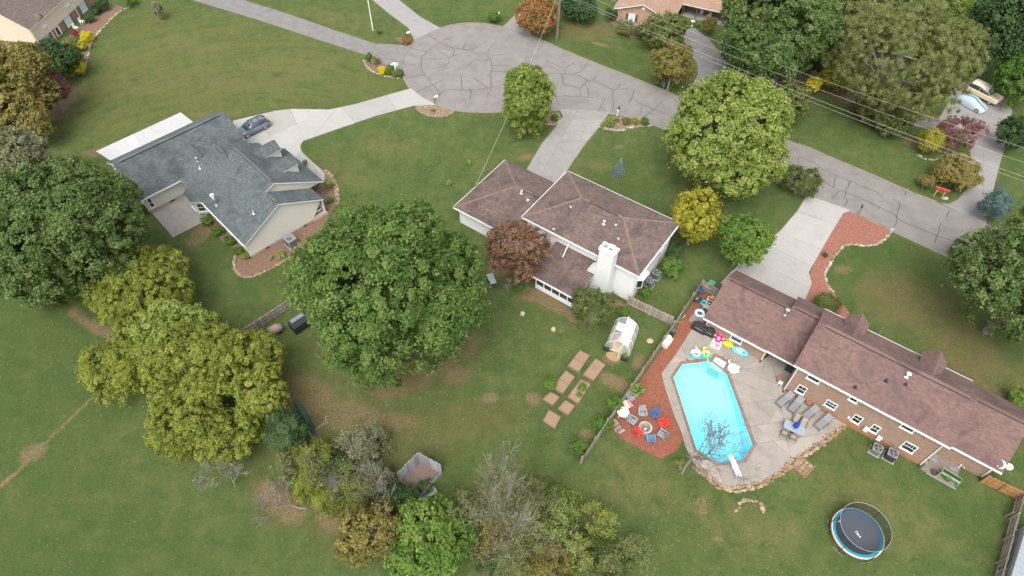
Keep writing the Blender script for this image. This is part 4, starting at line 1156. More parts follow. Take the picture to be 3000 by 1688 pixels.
roof(th, [[(-.4, -.35, 3.95), (TL_ + .3, -.35, 3.95), (TL_ + .3, tym, tzr), (-.4, tym, tzr)], [(TL_ + .3, TD + .3, 3.95), (-.4, TD + .3, 3.95), (-.4, tym, tzr), (TL_ + .3, tym, tzr)]], SH_TAUPE, [((-.4, tym, tzr), (TL_ + .3, tym, tzr))], trim=mat('cream_trim', (.66, .58, .45), .6, .04))
TEAL = mat('teal_shutter', (.06, .17, .18), .6, .1)
CURT = mat('curtained_pane', (.55, .6, .62), .25, .08, 5)
for xc in (2.0, 8.0, 12.6):
    window(th, (xc, 0, .78), (1, 0, 0), 1.55, 1.4, 2, 2, (0, -1, 0), glass=CURT)
    for sg in (-1, 1):
        q = MB(); q.box(xc + sg * 1.02 - .18, xc + sg * 1.02 + .18, -.06, -.012, .08, 1.5); q.build('shutter', TEAL, th)
for xc in (2.9, 9.3):
    window(th, (xc, -.13, 3.3), (1, 0, 0), .95, 1.25, 1, 2, (0, -1, 0), glass=CURT)
    q = MB(); q.poly([(xc - .65, -.3, 4.05), (xc, -.42, 4.75), (xc, .9, 4.75), (xc - .65, .6, 4.05)]); q.poly([(xc + .65, -.3, 4.05), (xc, -.42, 4.75), (xc, .9, 4.75), (xc + .65, .6, 4.05)]); q.build('wall_dormer_roof', SH_TAUPE, th)
    q = MB(); q.poly([(xc - .55, -.2, 4.0), (xc + .55, -.2, 4.0), (xc, -.3, 4.65)]); q.build('wall_dormer_face', M_SIDE2, th)
q = MB(); q.box(4.35, 5.55, -.1, -.01, .05, 1.5); dr = q.build('door', WHITE2, th)
q = MB(); q.box(4.55, 5.1, -.13, -.1, .2, 1.4); q.build('door_glass', GLASS, dr)
for x in (.0, 3.5, 10.6):
    q = MB(); q.box(x - .03, x + .09, -.2, -.12, .0, 3.9); q.build('downspout', mat('cream_trim', (.66, .58, .45)), th)

# ---------------------------------------------------------------- tan-roofed brick house, top centre
SH_TAN = shingle_mat('tan_shingles', [(.21, .135, .095), (.245, .16, .115), (.275, .185, .135), (.23, .145, .105)], (.18, .115, .08), .35)
BRICK_M = brick_mat('mixed_brick', (.26, .13, .075), (.42, .29, .19), (.45, .38, .3))
fn = Frame((17.02, 103.35), -24)
nh = thing('tan_roof_house', 'brick house with tan shingle roof and open porch across the street', 'house', (*fn.o, 0), fn.a)
wallbox(nh, rect(0, 8.7, 0, 14), 0, 2.3, BRICK_M)
g_ = MB(); g_.hexa([(0, 0, 2.3), (8.7, 0, 2.3), (8.7, .3, 2.3), (0, .3, 2.3)], [(4.2, 0, 3.85), (4.4, 0, 3.85), (4.4, .3, 3.85), (4.2, .3, 3.85)]); g_.build('gable', BRICK_M, nh)
roof(nh, [[(-.75, -.45, 2.28), (4.25, -.45, 4.1), (4.25, 14, 4.1), (-.75, 14, 2.28)], [(9.4, -.45, 2.28), (4.25, -.45, 4.1), (4.25, 14, 4.1), (9.4, 14, 2.28)]], SH_TAN, [((4.25, -.45, 4.1), (4.25, 14, 4.1))])
roof(nh, [[(9.2, 6.0, 2.35), (20, 6.0, 2.35), (20, 11, 4.3), (7.5, 11, 4.3)]], SH_TAN, name='porch_roof')
wallbox(nh, rect(8.7, 20, 9.0, 14), 0, 2.35, BRICK_M, 'porch_wall')
q = MB(); q.box(9.4, 18, 6.2, 9.0, 0, .22); q.build('porch_floor', M_COLD, nh)
for x in (9.6, 11.9, 14.2, 16.5):
    q = MB(); q.box(x - .08, x + .08, 6.25, 6.41, .22, 2.3); q.build('post', mat('brown_post', (.13, .08, .05), .8), nh)
window(nh, (2.55, 0, 1.35), (1, 0, 0), 1.15, 1.25, 1, 2, (0, -1, 0), glass=CURT)
for sg in (-1, 1):
    q = MB(); q.box(2.55 + sg * .8 - .17, 2.55 + sg * .8 + .17, -.05, -.012, .75, 1.95); q.build('shutter', mat('dark_shutter', (.07, .05, .045), .7), nh)
q = MB(); q.lathe((4.3, -.03, 3.3), [(.0, 0)], 3) if False else None
q = MB(); q.tube([(4.3, -.03, 3.25), (4.3, -.08, 3.25)], .26, 12); q.build('gable_vent', WHITE2, nh)

# ---------------------------------------------------------------- house hidden under the trees, top right
fr_ = Frame(P(2440, 150)[:2], -30)
hh = thing('hidden_house', 'brown roofed house with pale metal strip, mostly hidden under trees', 'house', (*fr_.o, 0), fr_.a)
wallbox(hh, rect(0, 14, 0, 7), 0, 2.6, BRICK_T)
roof(hh, [[(-.5, -.5, 2.6), (14.5, -.5, 2.6), (14.5, 3.5, 4.3), (-.5, 3.5, 4.3)], [(14.5, 7.5, 2.6), (-.5, 7.5, 2.6), (-.5, 3.5, 4.3), (14.5, 3.5, 4.3)]], SH_BROWN, [((-.5, 3.5, 4.3), (14.5, 3.5, 4.3))])
q = MB(); q.box(1.5, 12, 7.6, 11.5, 2.7, 2.82); q.build('metal_awning', WHITE2, hh)
for x in (1.7, 6.5, 11.8):
    q = MB(); q.box(x - .05, x + .05, 11.3, 11.4, 0, 2.7); q.build('post', WHITE2, hh)
# ---------------------------------------------------------------- neighbour's metal-roofed outbuilding, lower right corner
c0, c1 = P(2955, 1700)[:2], P(2998, 1560)[:2]
M_TIN = mat('pale_metal_roof', (.24, .26, .28), .5, .1, 3, grime=((.4, .38, .35), .4))
ang = math.degrees(math.atan2(c1[1] - c0[1], c1[0] - c0[0]))
fo_ = Frame(P(2960, 1700, 2.2)[:2], ang)
ob = thing('outbuilding', 'pale metal roofed outbuilding at the lower right edge behind the fence', 'shed', (*fo_.o, 0), fo_.a)
wallbox(ob, rect(.2, 6.0, -6, -.15), 0, 2.1, mat('grey_board', (.35, .36, .37), .8, .1))
q = MB(); q.hexa([(-1, 0, 2.1), (6.2, 0, 2.1), (6.2, -6, 3.0), (-1, -6, 3.0)], [(-1, 0, 2.16), (6.2, 0, 2.16), (6.2, -6, 3.06), (-1, -6, 3.06)]); rt_ = q.build('roof', M_TIN, ob)
for i in range(18):
    q = MB(); q.bar((-1 + i * .42, 0, 2.17), (-1 + i * .42, -6, 3.07), .04, .05); q.build('rib', M_TIN, rt_)
# ================================================================== THINGS
def gp(x, y, z=0.0): return tuple(P(x, y, z))
def yaw(a, b, z=0.0):
    v = P(*b, z) - P(*a, z); return math.atan2(v[1], v[0])
ZK = .11664
zA = lambda a, b: (1960 + a * ZK, 820 + b * ZK)      # spots read off enlargements of the photograph
zB = lambda a, b: (1960 + a * ZK, 960 + b * ZK)
zC = lambda a, b: (1720 + a * ZK, 910 + b * ZK)
zD = lambda a, b: (1760 + a * ZK, 1130 + b * ZK)
zE = lambda a, b: (2230 + a * ZK, 1130 + b * ZK)
zF = lambda a, b: (2000 + a * ZK, 1280 + b * ZK)
zG = lambda a, b: (2650 + a * ZK, 1270 + b * ZK)
tL = lambda a, b: (2250 + a * .29126, 1266 + b * .29126)
tM = lambda a, b: (1500 + a * .29126, 844 + b * .29126)
paint = lambda n, c, r=.4, **k: mat(n, c, r, .05, 4, **k)

# ---------------------------------------------------------------- stones: shared rock meshes laid along lines
ROCKS = {}
def rocks(m, key):
    if key not in ROCKS:
        ROCKS[key] = []
        for i in range(10):
            b = MB(); b.blob((0, 0, .3), (.62, .5, .5), 7, 5, .16, i / 9, random.uniform(0, 3)); ROCKS[key].append(b.mesh('stone', m))
    return ROCKS[key]
def stone_line(name, label, pts, size, spacing, m=STONE, key='tan', rows=1, jit=.12, cat='edging', closed=False, z=0.0):
    p = [np.array(q) for q in chaikin(G(pts), 2, closed)]
    if closed: p.append(p[0])
    root = thing(name, label, cat, (*p[0], z))
    acc = 0.0; n = 0
    for a, b in zip(p[:-1], p[1:]):
        d = np.linalg.norm(b - a)
        if d < 1e-6: continue
        t = (b - a) / d; nn = np.array([-t[1], t[0]])
        while acc < d and n < 290:
            for r in range(rows):
                s = size * random.uniform(.7, 1.25)
                q = a + t * (acc + random.uniform(-jit, jit) * spacing) + nn * ((r - (rows - 1) / 2) * size * .85 + random.gauss(0, jit * size))
                o = bpy.data.objects.new('stone', random.choice(rocks(m, key))); COL.objects.link(o); o.parent = root
                o.location = (q[0] - p[0][0], q[1] - p[0][1], -.02); o.scale = (s, s * random.uniform(.7, 1), s * random.uniform(.35, .6)); o.rotation_euler = (0, 0, math.atan2(t[1], t[0]) + random.uniform(-.5, .5)); n += 1
            acc += spacing * random.uniform(.8, 1.2)
        acc -= d
    return root
stone_line('stone_edging', 'double row of tan field stones along the lower curve of the pool deck', [(2038, 1366), (2070, 1396), (2120, 1432), (2151, 1434), (2198, 1429), (2235, 1418), (2276, 1391), (2316, 1364), (2348, 1335), (2403, 1301), (2440, 1272), (2480, 1246)], .36, .27, rows=2, jit=.2)
stone_line('stone_arc', 'small half ring of tan field stones alone on the grass below the deck', [(2156, 1496), (2170, 1472), (2195, 1465), (2220, 1470), (2235, 1490), (2240, 1505)], .42, .36)
stone_line('stone_edging', 'tan stone edging along the inner curve of the red front mulch bed', [(2614, 674), (2599, 698), (2556, 725), (2483, 712), (2456, 734), (2428, 778), (2416, 800), (2423, 836), (2443, 857)], .36, .36, STONEW, 'pale')
stone_line('stone_edging', 'tan stone edging of the bed at the lower corner of the grey-roofed house', [(690, 752), (684, 775), (695, 800), (715, 815), (740, 812), (790, 790), (850, 755), (890, 738)], .4, .33, STONE, 'tan')
stone_line('stone_edging', 'tan stone edging curving around the plants by the grey house porch', [(948, 500), (968, 510), (985, 545), (990, 580), (985, 600)], .32, .26, STONE, 'tan', rows=2)
stone_line('stone_edging', 'stone edging of the plain gravel bed under the left oak', [(460, 735), (490, 733), (520, 750), (535, 775), (530, 795)], .36, .34, STONEW, 'pale')
stone_line('stone_edging', 'white stone edging of the mailbox shrub bed by the white house driveway', [(1756, 372), (1770, 377), (1800, 383), (1822, 383), (1850, 372), (1880, 372), (1912, 368)], .42, .4, STONEW, 'pale')
stone_line('stone_edging', 'white stone edging of the small bed left of the white house driveway', [(1600, 365), (1630, 366), (1640, 355), (1651, 346)], .4, .38, STONEW, 'pale')
stone_line('stone_edging', 'low stone edging along the flower bed of the cream house', [(205, 225), (245, 215), (258, 165), (262, 135), (275, 110), (300, 85), (330, 50), (365, 25), (420, 12)], .4, .5, STONEW, 'pale')
stone_line('stone_edging', 'stone edging along the driveway island with clipped shrubs by the cul-de-sac', [(1066, 178), (1075, 198), (1095, 212), (1120, 222), (1170, 232)], .34, .4, STONEW, 'pale')
stone_line('stone_edging', 'stone edging round the yellow bush across the street', [(2690, 455), (2710, 467), (2740, 470), (2770, 460)], .34, .4, STONEW, 'pale')
# pebble / gravel beds
def gravel(name, label, poly, cols, size=.11, dens=55, z=.02, base=None):
    pg = G(poly)
    root = thing(name, label, 'gravel bed', (*np.mean(pg, 0), 0)); c0 = np.mean(pg, 0)
    loc = [(x - c0[0], y - c0[1]) for x, y in pg]
    b = MB(); b.prism(loc, -.05, z); b.build('bed', base or mat('gravel_base', (.15, .11, .08), .95, .3, 14, .6), root)
    a = np.array(loc); lo, hi = a.min(0), a.max(0); g = MB()
    n = int(abs(area(loc)) * dens)
    q = RNG.uniform(lo, hi, (n * 3, 2)); q = q[in_poly(loc, q[:, 0], q[:, 1])][:n]
    for x, y in q:
        s = size * random.uniform(.5, 1.2)
        g.add([(x - s / 2, y - s * .3, z), (x + s / 2, y - s * .4, z), (x + s * .3, y + s / 2, z), (x - s * .4, y + s * .4, z), (x, y, z + s * .5)], [(0, 1, 4), (1, 2, 4), (2, 3, 4), (3, 0, 4)])
    g.build('pebbles', mat(name + '_' + str(len(MATS)), cols[0], .9, .2, 9, tones=cols), root, kind='stuff')
    return root
PEB = [(.19, .12, .075), (.27, .20, .14), (.15, .095, .06), (.33, .27, .21), (.22, .15, .1)]
gravel('gravel_bed', 'tan river-rock bed by the driveway mouth and cul-de-sac', chaikin([(1211, 312), (1225, 328), (1250, 341), (1290, 345), (1318, 338), (1333, 327), (1300, 317), (1270, 308), (1240, 309)], 1), PEB, .2, 45)
gravel('gravel_bed', 'pale gravel bed ringed with stones beneath the left oak', chaikin([(455, 736), (490, 734), (520, 750), (535, 780), (525, 800), (490, 790), (450, 770)], 1), [(.22, .18, .15), (.27, .235, .2), (.18, .15, .12)], .12, 40)
gravel('gravel_bed', 'tan stone bed with shrubs and mailbox beside the white house driveway', chaikin([(1757, 371), (1775, 376), (1810, 382), (1850, 372), (1905, 368), (1880, 356), (1800, 340), (1780, 345)], 1), PEB, .17, 35)
gravel('gravel_bed', 'tan stone bed under the pale green tree left of the white house driveway', chaikin([(1600, 364), (1632, 365), (1648, 346), (1635, 328), (1600, 335)], 1), PEB, .17, 35)
M_BARKM = mat('bark_mulch', (.15, .092, .062), .95, .35, 12, .6, grime=((.07, .05, .035), .7), gscale=2.5)
def bed(label, poly, m=M_BARKM, z=.025):
    pg = chaikin(G(poly), 1); c0 = np.mean(pg, 0)
    b = MB(); b.prism([(x - c0[0], y - c0[1]) for x, y in pg], -.05, z); o = b.build('planting_bed', m); o.location = (*c0, 0)
    return struct(o)
bed('', [(600, 640), (640, 700), (700, 740), (690, 775), (700, 805), (735, 808), (800, 780), (890, 738), (930, 700), (960, 640), (985, 600), (985, 560), (970, 515), (950, 500), (930, 560), (860, 640), (760, 690), (700, 700), (640, 640)])
bed('', [(1066, 176), (1080, 205), (1120, 222), (1175, 232), (1180, 214), (1120, 185), (1075, 165)])
bed('', [(205, 222), (243, 213), (257, 165), (262, 130), (300, 82), (330, 48), (370, 22), (320, 10), (270, 50), (230, 80), (180, 130), (170, 200)])
bed('', [(1155, 112), (1180, 108), (1208, 113), (1200, 128), (1175, 126)])
bed('', [(1770, 50), (1790, 70), (1840, 108), (1880, 115), (1900, 90), (1860, 70), (1810, 60)])

# ---------------------------------------------------------------- fences: posts, rails and single boards
BOARD = {}
def board_mesh(m, h, w=.138):
    k = (m.name, h, w)
    if k not in BOARD:
        BOARD[k] = []
        for i in range(6):
            b = MB(); b.box(-w / 2, w / 2, -.011, .011, .04, h, i / 5); BOARD[k].append(b.mesh('board', m))
    return BOARD[k]
def fence(name, label, a, b, h, side, m=WOODGREY, post_every=2.4, gates=(), missing=(), rails=(.25, .85, 1.35)):
    """side=+1: rails and posts on the left of a->b"""
    a, b = np.array(P(*a)[:2]), np.array(P(*b)[:2])
    Lf = np.linalg.norm(b - a); rz = math.atan2(b[1] - a[1], b[0] - a[0])
    root = thing(name, label, 'fence', (*a, 0), rz)
    n = int(Lf / .146)
    ms = board_mesh(m, h)
    for i in range(n):
        if any(g0 < i * .146 < g1 for g0, g1 in missing): continue
        o = bpy.data.objects.new('board', random.choice(ms)); COL.objects.link(o); o.parent = root
        o.location = ((i + .5) * .146, random.gauss(0, .006), random.uniform(-.03, .02)); o.rotation_euler = (random.gauss(0, .008), random.gauss(0, .006), 0)
    k = max(1, round(Lf / post_every))
    for i in range(k + 1):
        q = MB(); q.box(-.055, .055, -.05, .05, 0, h + .03); o = q.build('post', m, root); o.location = (Lf * i / k, side * .085, 0)
    for z in rails:
        if z > h: continue
        for i in range(k):
            q = MB(); q.box(.0, Lf / k - .01, -.022, .022, z - .045, z + .045); o = q.build('rail', m, root); o.location = (Lf * i / k, side * .038, 0)
    for g0, g1 in gates:
        q = MB(); q.bar((g0, side * .075, .3), (g1, side * .075, h - .2), .1, .03, up=(0, 1, 0)); q.build('gate_brace', m, root)
    return root
fence('wooden_fence', 'long weathered grey board fence between the garden and the red mulch strip', (2052, 846), (1703, 1360), 1.55, -1)
fence('wooden_fence', 'weathered fence with a braced gate between white house and pool fence', (1838, 892), (1966, 953), 1.55, -1, gates=((4.4, 6.2),))
fence('wooden_fence', 'short weathered fence with diagonal brace behind the blue folding chair', (2052, 846), (2096, 872), 1.5, -1, gates=((.3, 2.0),))
fence('wooden_fence', 'dark weathered fence under the trees beside the black box', (700, 1003), (862, 897), 1.5, -1)
fence('wooden_fence', 'new orange cedar fence with crossed braces off the brick house corner', (2870, 1412), (2975, 1462), 1.5, -1, CEDAR, 1.9, gates=((.3, 1.9), (2.0, 3.6)))
fence('wooden_fence', 'old grey fence with gaps and leaning props at the lower right edge', (2975, 1462), (2905, 1720), 1.5, -1, missing=((2.2, 2.5), (4.1, 4.6), (7.3, 7.6)))
for i, (p, q) in enumerate((((2942, 1516), (2970, 1500)), ((2935, 1584), (2966, 1566)), ((2915, 1650), (2955, 1640)))):
    b = MB(); a0, a1 = P(*p), P(*q, 1.3); b.bar((0, 0, .02), tuple(a1 - a0), .1, .1)
    o = b.build('fence_prop', mat('mossy_wood', (.16, .15, .09), .95, .3, 8, .3)); o.location = tuple(a0)
    tag(o, 'mossy leaning timber prop of the lower right fence, ' + ('topmost', 'middle', 'lowest')[i] + ' of the three', 'prop', 'props of the old fence')
# hidden boundary of wire and posts along the back
wf = thing('wire_fence', 'rusty wire fence line half buried in the back shrubs', 'fence', gp(880, 1255))
a0 = P(880, 1255)
q = MB()
for z in (.4, .8, 1.15): q.tube([(0, 0, z), tuple((P(1062, 1395) - a0)[:2]) + (z,)], .012, 4)
q.build('wire', mat('rusty_wire', (.2, .14, .1), .8, .2), wf)
for i in range(6):
    w = (P(880, 1255) + (P(1062, 1395) - P(880, 1255)) * i / 5) - a0
    q = MB(); q.box(w[0] - .05, w[0] + .05, w[1] - .05, w[1] + .05, 0, 1.3); q.build('post', WOODGREY, wf)

# ---------------------------------------------------------------- cars
def loft(mb, secs, tone=.5, cap=True):
    n = len(secs[0]); vs = [p for s in secs for p in s]; fs = []
    for i in range(len(secs) - 1):
        for k in range(n - 1):
            fs.append((i * n + k, i * n + k + 1, (i + 1) * n + k + 1, (i + 1) * n + k))
    if cap: fs.append(tuple(range(n))[::-1]); fs.append(tuple(range((len(secs) - 1) * n, len(secs) * n)))
    return mb.add(vs, fs, tone)
def hull(stations):
    """stations: x, half width, z bottom, z shoulder, z top, top half width -> closed ring sections"""
    return [[(x, -w, zb), (x, -w * 1.01, (zb + zs) / 2), (x, -w * .985, zs), (x, -tw, zt), (x, -tw * .5, zt + .02), (x, 0, zt + .028), (x, tw * .5, zt + .02), (x, tw, zt), (x, w * .985, zs), (x, w * 1.01, (zb + zs) / 2), (x, w, zb), (x, -w, zb)] for x, w, zb, zs, zt, tw in stations]
def wheel(root, x, y, r=.32, w=.21):
    s = 1 if y > 0 else -1
    b = MB(); b.tube([(x, y - w / 2 * s, r), (x, y + w / 2 * s, r)], r, 18); t = b.build('wheel', RUBBER, root, False)
    h = MB(); h.tube([(x, y + (w / 2 - .02) * s, r), (x, y + (w / 2 + .015) * s, r)], r * .66, 16); h.build('rim', STEEL, t)
    k = MB()
    for i in range(5):
        a = i * 2 * math.pi / 5
        k.bar((x, y + (w / 2 + .02) * s, r), (x + math.cos(a) * r * .62, y + (w / 2 + .02) * s, r + math.sin(a) * r * .62), .06, .02, up=(0, 1, 0))
    k.build('spokes', mat('alloy', (.6, .6, .62), .3, .05, 5, metal=.8), t)
def flat_panel(mb, pts, off):
    n = Vector((0, 0, 0)); p = [Vector(q) for q in pts]
    for i in range(len(p)): n += p[i - 1].cross(p[i])
    n.normalize(); mb.hexa([q - n * .01 for q in p], [q + n * off for q in p], .5)
def car(name, label, loc, rz, colr, lower, cabin, wheels, wheel_r=.32, rails=False, roofcol=None, lights=True):
    root = thing(name, label, 'car', loc, rz)
    body = paint(name + '_paint', colr, .28, coat=.6)
    b = MB(); loft(b, hull(lower)); b.build('body', body, root, True)
    # cabin: stations x, half width at belt, z belt, half width roof, z roof
    g = MB(); loft(g, hull([(x, w, zb, zb + (zt - zb) * .25, zt, tw) for x, w, zb, tw, zt in cabin])); g.build('windows', glass_mat('car_glass', (.03, .045, .05), .05), root, True)
    rp = MB()
    rs = [c for c in cabin if c[4] > max(k[4] for k in cabin) - .22]
    loft(rp, [[(x, -tw - .02, zt - .05), (x, -tw, zt + .012), (x, 0, zt + .055), (x, tw, zt + .012), (x, tw + .02, zt - .05), (x, 0, zt - .06), (x, -tw - .02, zt - .05)] for x, w, zb, tw, zt in rs])
    rp.build('roof', roofcol or body, root, True)
    pl = MB()
    for sg in (-1, 1):
        for c0, c1 in zip(cabin[:-1], cabin[1:]):
            if abs(c0[4] - c1[4]) > .2:
                pl.bar((c0[0], sg * (c0[3] if c0[4] > c0[2] + .1 else c0[1]), c0[4]), (c1[0], sg * (c1[3] if c1[4] > c1[2] + .1 else c1[1]), c1[4]), .07, .06)
        mid = (rs[0][0] + rs[-1][0]) / 2
        for xx in (mid + .25,):
            pl.bar((xx, sg * (cabin[1][1] - .0), cabin[1][2]), (xx - .03, sg * rs[0][3], rs[0][4]), .07, .05)
    pl.build('pillars', body, root)
    xf, xb = max(s[0] for s in lower), min(s[0] for s in lower)
    wd = max(s[1] for s in lower)
    for sg in (-1, 1):
        q = MB(); q.obox((xf - .12, sg * (wd - .28), lower[-1][3] - .02), (.2, .34, .12)); q.build('headlight', mat('lamp_glass', (.7, .72, .72), .15, .03), root)
        q = MB(); q.obox((xb + .06, sg * (wd - .16), .82), (.14, .22, .26)); q.build('tail_light', mat('tail_red', (.4, .02, .015), .2, .1), root)
        q = MB(); q.blob((cabin[0][0] * .0 + max(c[0] for c in cabin) - .55, sg * (wd + .1), 1.0), (.07, .11, .07), 8, 5); q.build('wing_mirror', body, root, True)
    q = MB(); q.obox((xf - .05, 0, .48), (.14, wd * 1.5, .2)); q.build('bumper', BLACK, root)
    for x, y in wheels: wheel(root, x, y, wheel_r)
    if rails:
        for sg in (-1, 1):
            q = MB(); q.tube([(rs[0][0] * .9, sg * .56, rs[0][4] + .02), (rs[0][0] * .8, sg * .56, rs[0][4] + .12), (rs[-1][0] * .75, sg * .56, rs[0][4] + .12), (rs[-1][0] * .85, sg * .56, rs[0][4] + .02)], .025, 6); q.build('roof_rail', BLACK, root)
        for x in (-.15, -1.0):
            q = MB(); q.bar((x, -.62, rs[0][4] + .14), (x, .62, rs[0][4] + .14), .08, .04); q.build('crossbar', BLACK, root)
        q = MB(); q.obox((.35, 0, rs[0][4] + .075), (.7, .7, .02)); q.build('sunroof', glass_mat('car_glass'), root)
    return root
sedan_low = [(-2.32, .70, .42, .62, .86, .60), (-2.2, .84, .30, .68, .98, .74), (-1.5, .90, .24, .74, .98, .80), (0, .91, .22, .74, .97, .82), (.9, .90, .22, .74, .95, .80), (1.5, .89, .24, .72, .90, .76), (2.1, .84, .30, .64, .80, .68), (2.33, .66, .42, .56, .66, .52)]
wagon_cab = [(-2.18, .76, .95, .60, 1.05), (-1.85, .79, .95, .60, 1.44), (-1.0, .81, .95, .62, 1.49), (.1, .81, .95, .62, 1.49), (.45, .80, .94, .60, 1.44), (1.2, .76, .92, .66, .96)]
# the wagon faces the garage
wpos = (np.array(P(728, 405)) + np.array(P(779, 380))) / 2
wrz = yaw((779, 380), (728, 405))
off = np.array([-math.sin(wrz), math.cos(wrz)])
wpos = wpos[:2] + (off * .8 if (off @ np.array([-.3, 1])) > 0 else -off * .8)
car('station_wagon', 'blue-grey station wagon with roof rails parked by the grey-roofed house', (*wpos, .05), wrz, (.115, .14, .175), sedan_low, wagon_cab, [(-1.36, -.78), (-1.36, .78), (1.36, -.78), (1.36, .78)], rails=True)
suv_low = [(-2.3, .90, .50, .92, 1.10, .88), (-2.25, .95, .48, .95, 1.14, .92), (0, .97, .46, .95, 1.14, .93), (.95, .97, .46, .95, 1.14, .92), (1.3, .96, .48, .95, 1.12, .90), (2.15, .95, .50, .92, 1.06, .88), (2.3, .90, .55, .88, 1.0, .84)]
suv_cab = [(-2.24, .88, 1.1, .80, 1.74), (-2.1, .89, 1.1, .82, 1.80), (-1.0, .89, 1.1, .82, 1.83), (.35, .89, 1.1, .80, 1.80), (.95, .86, 1.1, .80, 1.12)]
sA, sB = (2760 + 505 * .1648, 220 + 378 * .1648), (2760 + 800 * .1648, 220 + 527 * .1648)
srz = yaw(sA, sB); sp = (np.array(P(*sA)) + np.array(P(*sB))) / 2; off = np.array([-math.sin(srz), math.cos(srz)])
car('old_suv', 'boxy cream two-door off-roader parked beside a covered car', (*(sp[:2] + off * .95), .03), srz, (.66, .55, .36), suv_low, suv_cab, [(-1.3, -.84), (-1.3, .84), (1.35, -.84), (1.35, .84)], .38, roofcol=paint('suv_roof', (.74, .68, .55), .4))
# covered car
cvm = mat('car_cover', (.33, .40, .47), .75, .06, 5, .15)
cA, cB = (2760 + 300 * .1648, 220 + 520 * .1648), (2760 + 570 * .1648, 220 + 668 * .1648)
crz = yaw(cA, cB); cp_ = (np.array(P(*cA)) + np.array(P(*cB))) / 2; off = np.array([-math.sin(crz), math.cos(crz)])
cv = thing('covered_car', 'car under a blue-grey cover with a dark double stripe', 'car', (*(cp_[:2] + off * .9), .03), crz)
st_cv = [(-2.1, .62, .3, .55, .75, .45), (-1.95, .80, .12, .6, .95, .6), (-1.3, .86, .1, .72, 1.22, .62), (-.5, .87, .1, .78, 1.36, .62), (.1, .88, .1, .78, 1.34, .62), (.7, .88, .1, .72, 1.08, .64), (1.4, .86, .1, .66, .86, .66), (1.95, .78, .15, .55, .68, .5), (2.12, .6, .3, .45, .52, .38)]
b = MB(); loft(b, hull(st_cv)); b.build('cover', cvm, cv, True)
for y in (-.09, .09):
    b = MB()
    for s0, s1 in zip(st_cv[:-1], st_cv[1:]):
        b.add([(s0[0], y - .055, s0[4] + .036), (s1[0], y - .055, s1[4] + .036), (s1[0], y + .055, s1[4] + .036), (s0[0], y + .055, s0[4] + .036)], [(0, 1, 2, 3)], .5)
    b.build('stripe', mat('cover_stripe', (.03, .04, .06), .7), cv)
for x in (-1.3, 1.3):
    for y in (-.8, .8): wheel(cv, x, y, .3, .18)
# pickup
pA, pB = (2250 + 1870 * .29126, 422 + 1090 * .29126), (2250 + 2060 * .29126, 422 + 1170 * .29126)
prz = yaw((2611, 676), (2803, 765)); pp = np.array(P(2850, 765))[:2]
pk = thing('pickup_truck', 'black pickup truck with yellow leaves in its open bed at the kerb', 'pickup', (*pp, .014), prz)
PKM = paint('pickup_paint', (.02, .023, .028), .25, coat=.6)
b = MB()
for sg in (-1, 1): b.box(-2.7, -.75, sg * .93 - .06, sg * .93 + .06, .55, 1.32)
b.box(-2.78, -2.68, -.95, .95, .5, 1.3); b.box(-.8, -.7, -.95, .95, .5, 1.32); b.box(-2.7, -.75, -.95, .95, .5, .72)
b.build('bed', PKM, pk)
b = MB(); b.box(-2.66, -.82, -.86, .86, .72, .75); b.build('bed_liner', mat('bed_liner', (.16, .165, .175), .7, .15, 12), pk)
b = MB()
for i in range(70):
    x, y = random.gauss(-1.6, .35), random.gauss(0, .22); s = random.uniform(.05, .09)
    b.add([(x - s, y, .77), (x, y - s * .6, .78), (x + s, y, .79), (x, y + s * .6, .775)], [(0, 1, 2, 3)])
b.build('fallen_leaves', mat('yellow_leaf', (.55, .36, .06), .8, .2, tones=[(.5, .32, .05), (.62, .45, .1), (.4, .24, .05)]), pk, kind='stuff')
b = MB(); loft(b, hull([(-.7, .95, .5, 1.1, 1.3, .92), (1.2, .96, .45, 1.05, 1.25, .93), (2.2, .95, .45, 1.0, 1.18, .9), (2.75, .88, .5, .9, 1.0, .8)])); b.build('body', PKM, pk, True)
b = MB(); loft(b, hull([(-.68, .88, 1.25, 1.35, 1.84, .72), (.3, .88, 1.25, 1.35, 1.9, .72), (.7, .88, 1.25, 1.35, 1.84, .7), (1.35, .84, 1.2, 1.22, 1.26, .74)])); b.build('windows', glass_mat('car_glass'), pk, True)
b = MB(); b.box(-.6, .6, -.72, .72, 1.88, 1.95); b.build('roof', PKM, pk)
for sg in (-1, 1):
    q = MB(); q.box(-2.8, -2.72, sg * .86 - .09, sg * .86 + .09, .85, 1.25); q.build('tail_light', mat('tail_red', (.4, .02, .015)), pk)
for x in (-1.75, 1.75):
    for y in (-.88, .88): wheel(pk, x, y, .39, .25)
car('dark_car', 'dark green car almost hidden under the large tree by the tan house drive', gp(2146, 180), R(118), (.02, .035, .03), sedan_low, [(-1.7, .78, .95, .60, 1.0), (-1.1, .80, .95, .60, 1.38), (-.2, .81, .95, .62, 1.43), (.3, .80, .94, .60, 1.38), (1.2, .76, .92, .66, .96)], [(-1.36, -.78), (-1.36, .78), (1.36, -.78), (1.36, .78)])
car('silver_car', 'silver car half hidden under the large tree near the street', gp(2258, 232), R(60), (.45, .46, .48), sedan_low, [(-1.7, .78, .95, .60, 1.0), (-1.1, .80, .95, .60, 1.38), (-.2, .81, .95, .62, 1.43), (.3, .80, .94, .60, 1.38), (1.2, .76, .92, .66, .96)], [(-1.36, -.78), (-1.36, .78), (1.36, -.78), (1.36, .78)])

